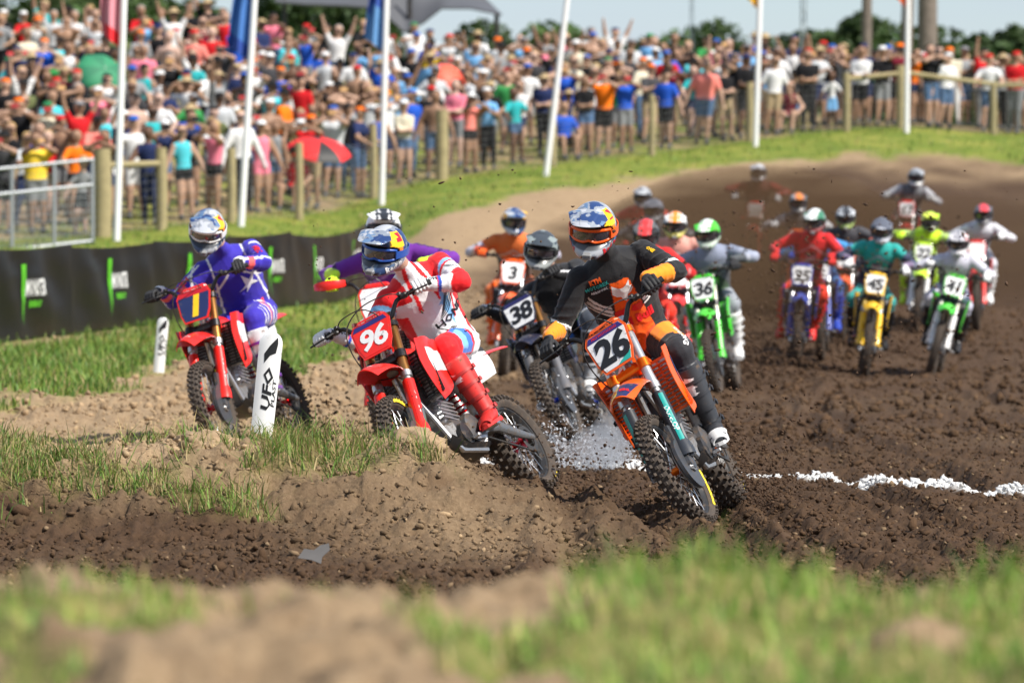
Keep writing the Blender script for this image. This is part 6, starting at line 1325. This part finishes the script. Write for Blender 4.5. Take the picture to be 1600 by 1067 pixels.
for s in SLOTS:
    px, Y, rw = s[:3]; sp_ = SPEC[s[3]] if len(s) > 3 else None
    q = pick_mesh(sp_, rw); pose, build, sleeve, legs, me, J, k = q; skn, skc = Rr.choice(SKIN[:3] * 3 + SKIN)
    shn, pan = (sp_[4], sp_[5]) if sp_ else (Rr.choice(PICKP), Rr.choice(PICKQ))
    if sp_: hk, hs_, hc = sp_[6]
    elif build == 'woman': hk, hs_, hc = Rr.choice([('hair', 'long', 'brown'), ('hair', 'long', 'dark'), ('hair', 'long', 'blond'), ('cap', 'cap', 'white'), ('cap', 'cap', 'black'), ('hair', 'long', 'brown')])
    else: hk, hs_, hc = Rr.choice([('hair', 'short', Rr.choice(HAIR)[0])] * 3 + [('cap', Rr.choice(['cap', 'cap', 'backcap']), Rr.choice(HATC)[0])] * 5 + [('hat', 'wide', 'tan'), ('hat', 'wide', 'black')])
    hcol = dict(HAIR).get(hc) if hk == 'hair' else dict(HATC)[hc]
    mts = [cmat('skin', skn, skc), cmat('cloth', shn, SH[shn]), cmat('cloth', 'leg ' + pan, PA[pan]), cmat('shoe', 'w' if Rr.random() < .5 else 'b', (.45, .45, .45) if False else (.10, .10, .10))]
    if sleeve == 'none': mts[1] = mts[0]
    o = on(px, Y); sz = Rr.uniform(.95, 1.05); Mx = Matrix.Translation(o) @ Matrix.Rotation(Rr.gauss(0.12, .38), 4, 'Z') @ Matrix.Rotation(Rr.gauss(0, .03), 4, 'Y') @ Matrix.Scale(sz, 4)
    hd = J['head']; Hm = Matrix.Translation(hd) @ Matrix.Scale(k * .55 + .45, 4)
    hm_ = cmat('hair' if hk == 'hair' else 'hat', hc, hcol)
    if cnt < NIND:
        cnt += 1; pz = PZ[pose]
        top = f'bare chested {WHO[build]}' if sleeve == 'none' else f'{WHO[build]} in {shn} ' + {'tee': 'shirt', 'tank': 'vest', 'long': 'long sleeves'}[sleeve]
        hd_ = {'short': f'{hc} hair', 'long': f'long {hc} hair', 'cap': f'{hc} cap', 'backcap': f'{hc} backward cap', 'wide': f'wide {hc} hat'}[hs_]
        li = [l for l in LMK if px >= l[0] - 22][-1][1] if px > -100 else LMK[0][1]
        lab = f'{top}, {hd_}, {pz}, {ORD[rw]} row {li}'
        if lab in used: lab = lab.replace(', ' + pz, f', {pan} {"trousers" if legs == "long" else "shorts"}', 1)
        kq = 0
        while lab in used:
            kq += 1; lab = f'{top}, {hd_}, {pz}, {ORD[rw]} row, ' + ['slightly', 'farther'][(kq - 1) % 2] + ' ' + li.replace('at the ', 'at ')
            if kq > 2: break
        used.add(lab); p = link('person', me, None, Mx, mts); tag(p, ' '.join(lab.split()[:16]), WHO[build].split()[-1] if build != 'big' else 'man', 'spectators standing on the hill')
        ha = link({'hair': 'hair', 'cap': 'cap', 'hat': 'sun_hat'}[hk], HATS[hs_], p, Hm, [hm_])
        tag(link('face', HATS['face'], p, Hm, [mts[0], mat('eye_dark', (.02, .012, .01), .5), mat('lips', (.35, .10, .08), .5)]), kind='stuff')
        if Rr.random() < .35: link('sunglasses', HATS['shades'], p, Hm, [mat('shades', (.01, .01, .01), .2)])
        if pose in ('phone', 'up') and Rr.random() < .8:
            nphone += 1; w_ = (J['wrL'] + (J['wrL'] - J['elL']).normalized() * .09 + Vector((-.02 if pose == 'phone' else 0, -.02, .03)))
            if pose == 'phone': w_ = (J['wrL'] + J['wrR']) / 2 + Vector((0, -.05, .09))
            if 'PH' not in globals(): mm = MB(); mm.box((0, 0, 0), (.15, .010, .075), None, 0, .003); PH = M1(mm.mesh('phone', (), 30))
            ph = link('phone', PH, None, Mx @ Matrix.Translation(w_), [Rr.choice([mat('phone_black', (.01, .01, .012), .2), mat('phone_red', (.5, .05, .05), .3), mat('phone_gold', (.6, .35, .15), .3)])])
            tag(ph, ' '.join(('phone raised by ' + lab).split()[:16]), 'phone', 'phones held up in the crowd')
    else:
        v = verts_np(me); n_f = len(me.polygons); lv = np.empty(len(me.loops), np.int32); me.loops.foreach_get('vertex_index', lv); mi = np.empty(n_f, np.int32); me.polygons.foreach_get('material_index', mi)
        if len(lv) != 4 * n_f: continue
        def addfar(v, fidx, mlist, mi, MM):
            global offv
            M3 = np.array(MM); v = v @ M3[:3, :3].T + M3[:3, 3]; loc = []
            for mm_ in mlist:
                if mm_ not in farmats: farmats.append(mm_)
                loc.append(farmats.index(mm_))
            farV.append(v); farF.append(fidx + offv); farM.append(np.array(loc)[mi]); offv += len(v)
        addfar(v, lv.reshape(-1, 4), mts, mi, Mx)
        hmz = HATS[hs_]; bmh = bmesh.new(); bmh.from_mesh(hmz); bmesh.ops.triangulate(bmh, faces=bmh.faces); hv = np.array([q_.co[:] for q_ in bmh.verts]); hf = np.array([[a.index for a in f_.verts] + [f_.verts[2].index] for f_ in bmh.faces]); bmh.free()
        addfar(hv, hf, [hm_], np.zeros(len(hf), int), Mx @ Hm)
print('CROWD', cnt, len(SLOTS) - cnt, 'phones', nphone, 'tris far', sum(len(f_) for f_ in farF) * 2 if farF else 0)
if farV:
    FQ = np.concatenate(farF); FM = np.concatenate(farM); VV = np.concatenate(farV); tri = FQ[:, 2] == FQ[:, 3]
    q4 = FQ[~tri]; t3 = FQ[tri][:, :3]; fa = np.concatenate([q4[:, [0, 1, 2]], q4[:, [0, 2, 3]], t3]); fm = np.concatenate([FM[~tri], FM[~tri], FM[tri]])
    tag(link('distant_crowd', np_mesh('crowd', VV, fa, farmats, smooth=True, mi=fm)), 'dense crowd of spectators standing at the back of the hill', kind='stuff')
# ---------------------------------------------------------------- umbrellas
def umbrella(px, py, Y, r, cols, lab, tilt=(.5, 0), flat=.45):
    o = P(px, py, Y); gz = ground(o.x, o.y); root = tag(empty('umbrella', Matrix.Translation(o) @ Matrix.Rotation(tilt[0], 4, 'X') @ Matrix.Rotation(tilt[1], 4, 'Y')), lab, 'umbrella', 'umbrellas held up in the crowd')
    for k in range(8):
        a0, a1 = 2 * PI * k / 8, 2 * PI * (k + 1) / 8; m = MB()
        m.sheet([[Vector((math.cos(lerp(a0, a1, v)) * r * math.sin(u * 1.35) / math.sin(1.35) * (1 - .06 * math.sin(v * PI) * u), math.sin(lerp(a0, a1, v)) * r * math.sin(u * 1.35) / math.sin(1.35) * (1 - .06 * math.sin(v * PI) * u), -r * flat * (1 - math.cos(u * 1.35)))) for v in [j / 4 for j in range(5)]] for u in [i / 6 + .001 for i in range(7)]], .003)
        link('canopy_panel', m.mesh('panel', [cols[k % len(cols)]], 60), root)
    m = MB(); m.tube([(0, 0, .05), (0, 0, -.85)], .010, 6); m.tube([(0, 0, -.85), (.03, 0, -.93), (.06, 0, -.88)], .012, 6); link('shaft', m.mesh('shaft', [BM['steel']], 50), root)
umbrella(163, 108, 95, .52, [mat('umb_green', (.012, .15, .07), .7), mat('umb_green2', (.02, .20, .09), .7)], 'dark green umbrella tilted towards the camera in the upper left crowd', (.9, .4))
umbrella(500, 220, 90.2, .62, [mat('umb_red', (.72, .02, .02), .6), mat('umb_red', (0, 0, 0)), mat('umb_black', (.02, .02, .02), .6), mat('umb_red', (0, 0, 0))], 'red and black umbrella low behind the fence, left of the third flagpole', (.35, .15))
umbrella(707, 115, 104, .38, [mat('umb_coral', (.80, .10, .05), .6)], 'small coral red umbrella in the crowd between third and fourth flagpoles', (.8, .5))
# ---------------------------------------------------------------- dark event tent on the hilltop
MTENT = mat('tent_dark', (.075, .078, .088), .6, var=.15, scale=2, bump=.2, bscale=3)
tent = tag(empty('event_tent', Matrix.Translation(on(600, 131))), 'large dark grey stretch tent with an arched opening on the hilltop', 'tent'); ti = Matrix.Translation(-on(600, 131))
def tz(px, py, Y): return ti @ P(px, py, Y)
upc = [(430, -60), (500, -70), (600, -80), (690, -60), (745, -20), (778, 22)]; loc = [(440, 6), (505, 10), (600, 12), (648, 60), (655, 40), (672, 22), (700, 12), (735, 16), (778, 24)]
def cv(pts_, t): t *= len(pts_) - 1; i = min(int(t), len(pts_) - 2); f_ = t - i; return (lerp(pts_[i][0], pts_[i + 1][0], f_), lerp(pts_[i][1], pts_[i + 1][1], f_))
upc = [(430, -60), (490, -72), (550, -80), (600, -84), (640, -80), (672, -68), (705, -48), (745, -14), (782, 22)]; loc = [(430, 4), (480, 8), (540, 10), (590, 14), (632, 52), (662, 36), (690, 14), (735, 14), (784, 24)]
m = MB(); g_ = []
for i in range(33):
    t = i / 32; a, b = cv(upc, t), cv(loc, t); row_ = []
    for j in range(9): v = j / 8; Y = 131 + 3 * math.sin(v * PI * .5) * (1 if True else 0) + 1.2 * math.sin(t * 9) * v; row_.append(tz(lerp(b[0], a[0], v), lerp(b[1], a[1], v), Y))
    g_.append(row_)
m.sheet(g_, .05); link('canopy', m.mesh('canopy', [MTENT], 60), tent)
for px in (445, 640, 776):
    m = MB(); bse = on(px, 131.5); tp = P(px, -20 if px < 700 else 22, 131.5); m.tube([ti @ bse, ti @ tp], .07, 10); link('tent_pole', m.mesh('pole', [BM['black']], 50), tent)
# ---------------------------------------------------------------- trees
def leaf_mat(nm, c):
    m_, n, l, p = _nodes(nm); a = n.new('ShaderNodeAttribute'); a.attribute_name = 'Col'; l.new(a.outputs['Color'], p.inputs['Base Color']); p.inputs['Roughness'].default_value = .7
    tr = n.new('ShaderNodeBsdfTranslucent'); l.new(a.outputs['Color'], tr.inputs[0]); ms = n.new('ShaderNodeMixShader'); ms.inputs[0].default_value = .25; l.new(p.outputs[0], ms.inputs[1]); l.new(tr.outputs[0], ms.inputs[2]); l.new(ms.outputs[0], n['Material Output'].inputs[0]); return m_
MLEAF = leaf_mat('leaf', None); MBARK = mat('bark', (.16, .13, .11), .9, var=.4, scale=4, bump=.8, bscale=12, bdist=.05)
def crown_mesh(seed, n=15000, w_=5.0, h=5.5, leaf=.20, col=(.045, .09, .022)):
    R = np.random.RandomState(seed); K = 26; cs = R.randn(K, 3) * [w_ * .36, w_ * .36, h * .26]; cs[:, 2] = np.abs(cs[:, 2] + h * .12) * 1.0 + h * .02; rs = .8 + R.rand(K) * 1.0
    i = R.randint(0, K, n); d = R.randn(n, 3); d /= np.linalg.norm(d, axis=1)[:, None]; p = cs[i] + d * (rs[i] * R.rand(n) ** .35)[:, None]
    a = R.randn(n, 3); a /= np.linalg.norm(a, axis=1)[:, None]; b = np.cross(a, R.randn(n, 3)); b /= np.linalg.norm(b, axis=1)[:, None]; s = leaf * (.6 + .8 * R.rand(n))[:, None]
    v = np.stack([p - a * s, p + b * s * .6, p + a * s, p - b * s * .6], 1).reshape(-1, 3); f = (np.arange(n) * 4)[:, None] + [0, 1, 2, 3]
    tone = (.65 + .7 * R.rand(K))[i] * (.8 + .4 * R.rand(n)); c = np.array(col)[None] * tone[:, None] * (1 + np.stack([.3 * R.rand(n), .1 * R.rand(n), 0 * R.rand(n)], 1)); return np_mesh('crown', v, f, [MLEAF], col=np.repeat(c, 4, 0))
CR = [crown_mesh(i) for i in range(4)]
def trunk_mesh(h, r, seed=0, taper=.5):
    R = random.Random(seed); m = MB(); x = y = 0; q = []; rs = []
    for k in range(9): t = k / 8; q.append((x, y, -.4 + (h + .4) * t)); rs.append(r * (1.25 if k == 0 else 1) * lerp(1, taper, t)); x += R.uniform(-.06, .06) * r * 2; y += R.uniform(-.06, .06)
    m.tube(q, rs, 14)
    for k in range(5): a = R.uniform(0, 6.28); z = h * R.uniform(.7, .98); L_ = R.uniform(1, 2.2); m.tube([(q[7][0] * z / h, 0, z), (math.cos(a) * L_ * .5, math.sin(a) * L_ * .5, z + L_ * .45), (math.cos(a) * L_, math.sin(a) * L_, z + L_ * .8)], [r * .35, r * .22, r * .08], 7)
    return m.mesh('trunk', [MBARK], 60)
TR = [trunk_mesh(4.5, .22, i) for i in range(3)]
tk = 0
def tree(px, Y, htop, wsc, lab, i):
    """crown top at photo row htop"""
    x = (px - 800) / F * Y; top = P(px, htop, Y).z; gz = ground(x, Y); H = top - gz; s = H / 9.2
    r = tag(empty('tree', Matrix.Translation((x, Y, gz)) @ Matrix.Rotation(i * 1.7, 4, 'Z') @ Matrix.Diagonal((s * wsc, s * wsc, s, 1))), lab, 'tree', 'trees beyond the spectators')
    link('trunk', TR[i % 3], r); link('crown', CR[i % 4], r, Matrix.Translation((0, 0, 3.9)))
for i, (px, Y, ht, ws, lab) in enumerate([(838, 235, 8, 1.16, 'leafy tree right of the tent, behind the crowd, tallest on its side'), (880, 240, 26, 1.16, 'leafy tree just behind the fourth flagpole, half hidden by spectators'), (935, 250, 48, 1.30, 'low leafy tree between fourth flagpole and the rounded trees'), (982, 245, 22, 1.16, 'rounded tree left of centre sky, left one of the close pair'), (1028, 245, 16, 1.23, 'rounded tree left of centre sky, right one of the close pair'),
     (1240, 225, 28, 1.01, 'tree at the left end of the clump before the tall trunks'), (1268, 222, 8, 1.16, 'tallest tree of the clump before the tall trunks'), (1310, 226, 14, 1.23, 'broad tree just left of the slimmer tall trunk'), (1372, 232, 40, 1.16, 'low tree seen between the tall trunks'), (1490, 240, 32, 1.16, 'tree right of the thickest trunk, first in line'), (1530, 236, 26, 1.16, 'tree at the right, second from the thickest trunk'), (1572, 240, 22, 1.23, 'tree near the right edge behind the red shirted man'), (1618, 238, 34, 1.30, 'tree cut off by the right edge'),
     (40, 200, -60, 1.2, 'dark tree behind the crowd at the far left'), (130, 205, -40, 1.2, 'dark tree behind crowd left of the first flagpole'), (260, 200, -55, 1.2, 'dark tree behind crowd between first and second flagpoles'), (360, 206, -30, 1.1, 'dark tree behind crowd left of second flagpole top'), (450, 204, -70, 1.1, 'dark tree behind crowd left of the tent'), (-40, 205, -20, 1.1, 'dark tree behind the crowd, cut off by left edge')]): tree(px, Y, ht, ws, lab, i)
# the tall trunks, their crowns above the picture
bigc = crown_mesh(9, 9000, 6, 4, .2, (.05, .10, .025))
for i, (px, Y, r, lab) in enumerate([(1350, 140, .16, 'slim tall bare trunk left of the sixth flagpole'), (1408, 146, .20, 'tall leaning trunk just behind the sixth flagpole'), (1446, 138, .30, 'thickest tall trunk right of the sixth flagpole')]):
    o = on(px, Y); rt = tag(empty('tall_tree', Matrix.Translation(o) @ Matrix.Rotation(.05 if i == 1 else .015, 4, 'Y')), lab, 'tree', 'tall trees on the hilltop')
    link('trunk', trunk_mesh(14, r, 20 + i, .75), rt); link('crown', bigc, rt, Matrix.Translation((0, 0, 13.2)) @ Matrix.Rotation(i, 4, 'Z'))
for px, Y, r, lab in ((1080, 150, .03, 'thin dark mast against the sky left of the fifth flagpole'), (1254, 150, .05, 'thin grey lattice mast against the sky right of fifth flagpole')):
    o = on(px, Y); rt = tag(empty('mast', Matrix.Translation(o)), lab, 'mast', 'masts beyond the crowd'); m = MB()
    for a in range(3): m.tube([(math.cos(a * 2.09) * r * 2, math.sin(a * 2.09) * r * 2, 0), (math.cos(a * 2.09) * r * 1.4, math.sin(a * 2.09) * r * 1.4, 11)], r * .5, 5)
    for k in range(40): a = k * 2.09; m.tube([(math.cos(a) * r * 1.8, math.sin(a) * r * 1.8, k * .27), (math.cos(a + 2.09) * r * 1.8, math.sin(a + 2.09) * r * 1.8, k * .27 + .27)], r * .25, 4)
    link('mast_frame', m.mesh('mast', [MGAL], 50), rt)
# ---------------------------------------------------------------- dust, spray and thrown dirt
def puff(nm, c, r, dens, col, lab):
    m_ = bpy.data.materials.new(nm); m_.use_nodes = True; n = m_.node_tree.nodes; n.clear(); o = n.new('ShaderNodeOutputMaterial'); v = n.new('ShaderNodeVolumePrincipled'); v.inputs['Color'].default_value = (*col, 1); v.inputs['Density'].default_value = dens; v.inputs['Anisotropy'].default_value = .2
    m_.node_tree.links.new(v.outputs[0], o.inputs['Volume']); b = MB(); b.ball((0, 0, 0), r, 32); q = link('dust_cloud', b.mesh('dust', [m_], 60), None, Matrix.Translation(c)); tag(q, lab, kind='stuff')
puff('dustA', P(1180, 395, 74), (2.6, 6, 1.35), .20, (.20, .12, .065), 'brown dust hanging behind the pack')
puff('dustB', P(1060, 430, 60), (2.2, 6, 1.0), .09, (.22, .135, .075), 'brown dust around the middle riders')
puff('dustC', P(1420, 430, 76), (4.2, 5, 1.3), .12, (.18, .11, .06), 'brown dust behind the right hand riders')
def thrown(name, n, f, lab, seed, rmin, rmax, pw=3, col=(.07, .042, .026)):
    R = np.random.RandomState(seed); x, y, z = f(R, n); r = rmin + (rmax - rmin) * R.rand(n) ** pw; c = np.tile(col, (n, 1)) * (.7 + .6 * R.rand(n, 1)); scatter_rocks(name, x, y, z, r, c, CLOD, lab)
def wake(cx, Y, w_, h, back=2.5):
    def f(R, n):
        t = R.rand(n) ** .6; px = cx; y = Y + t * back * R.rand(n); x0 = (px - 800) / F * Y; x = x0 + R.randn(n) * w_ * (.3 + t); z = ground(x, y) + np.abs(R.randn(n)) * h * (.15 + t * .6); return x, y, z
    return f
def air(R, n):
    y = 24.5 + 9 * R.rand(n); px = 480 + R.rand(n) * 1120; py = 260 + R.rand(n) * 480; p = np.array([P(a, b, c)[:] for a, b, c in zip(px, py, y)]); return p[:, 0], p[:, 1], np.maximum(p[:, 2], ground(p[:, 0], p[:, 1]) + .03)
def airfar(R, n):
    y = 40 + 26 * R.rand(n); px = 950 + R.rand(n) ** .8 * 560; py = 330 + R.rand(n) * 260; p = np.array([P(a, b, c)[:] for a, b, c in zip(px, py, y)]); return p[:, 0], p[:, 1], np.maximum(p[:, 2], ground(p[:, 0], p[:, 1]) + .03)
thrown('flying_dirt', 420, air, 'specks of dirt flying through the air', 1, .003, .013)
thrown('flying_dirt', 2600, airfar, 'dirt thrown up behind the pack', 2, .004, .022)
thrown('flying_dirt', 3600, wake(1150, 27.3, .26, .50), 'dirt thrown by the nearest rear wheel', 3, .003, .014)
thrown('flying_dirt', 2200, wake(810, 29.3, .28, .30), 'dirt thrown by the rear wheel of the red and white rider', 4, .003, .016)
thrown('flying_dirt', 1500, wake(455, 35.2, .30, .35), 'dirt thrown by the rear wheel of the blue rider', 5, .004, .016)
thrown('flying_dirt', 1200, wake(950, 38, .35, .4), 'dirt thrown between the second and nearest bikes', 6, .004, .016)
thrown('flying_dirt', 2600, wake(1165, 51, .7, .8, 4), 'dirt thrown up by the rear wheel of the green bike', 9, .006, .026)
thrown('flying_dirt', 2200, wake(1330, 61, 1.4, .6, 5), 'dirt thrown up by the right hand pack', 10, .006, .028)
thrown('chalk_spray', 2600, wake(938, 32.6, .16, .20, 1.2), 'white chalk dust spraying from the line', 7, .002, .007, 2, (.60, .63, .68))
thrown('chalk_spray', 900, wake(866, 32.9, .10, .30, 1.2), 'white chalk spray by the dark blue bike', 8, .002, .008, 2, (.72, .74, .78))
puff('chalkA', P(938, 700, 32.6), (.22, .4, .16), .9, (.85, .87, .92), 'pale puff of chalk dust')
puff('chalkC', P(958, 685, 32.8), (.16, .4, .20), .7, (.85, .87, .92), 'upper wisp of chalk dust')
puff('chalkB', P(866, 712, 32.9), (.13, .4, .15), .8, (.85, .87, .92), 'smaller pale puff of chalk dust')
# ---------------------------------------------------------------- single stones and litter on the berm
def stone(px, Y, r, lab, col=(.30, .21, .125), sq=(1, .8, .6), seed=0):
    bm = bmesh.new(); bmesh.ops.create_icosphere(bm, subdivisions=4, radius=1); v = np.array([q.co[:] for q in bm.verts]); n = fbm(v[:, 0] * 1.6 + seed, v[:, 1] * 1.6, v[:, 2] * 1.6, octv=5, seed=seed, gain=.6); v = v * (1 + .8 * n)[:, None] * np.array(sq) * r
    for q, c in zip(bm.verts, v): q.co = c
    me = bpy.data.meshes.new('clod'); bm.to_mesh(me); bm.free(); me.shade_smooth(); me.materials.append(mat(f'stone{seed}', col, .95, var=.25, scale=14, bump=.8, bscale=90)); tag(link('dirt_clod', me, None, Matrix.Translation(on(px, Y, r * .15))), lab, 'clod', 'big clods on the berm')
stone(322, 26.35, .13, 'pale block of dried earth left of the white marker', sq=(1.3, .8, .62), seed=3)
stone(652, 26.1, .125, 'pale clod of earth on the berm in front of the red front wheel', sq=(1.2, .8, .72), seed=5)
m = MB(); m.poly([(-.075, -.02), (-.045, .028), (0, .02), (.03, .045), (.07, .055), (.075, .02), (.04, -.015), (.035, -.05), (-.01, -.03)], .004, Matrix.Rotation(1.1, 4, 'X')); tag(link('litter', m.mesh('litter', [mat('litter_grey', (.085, .08, .078), .6, var=.4)], 0), None, Matrix.Translation(on(490, 22.6, .05))), 'torn scrap of grey plastic lying in the dark dirt', 'litter')
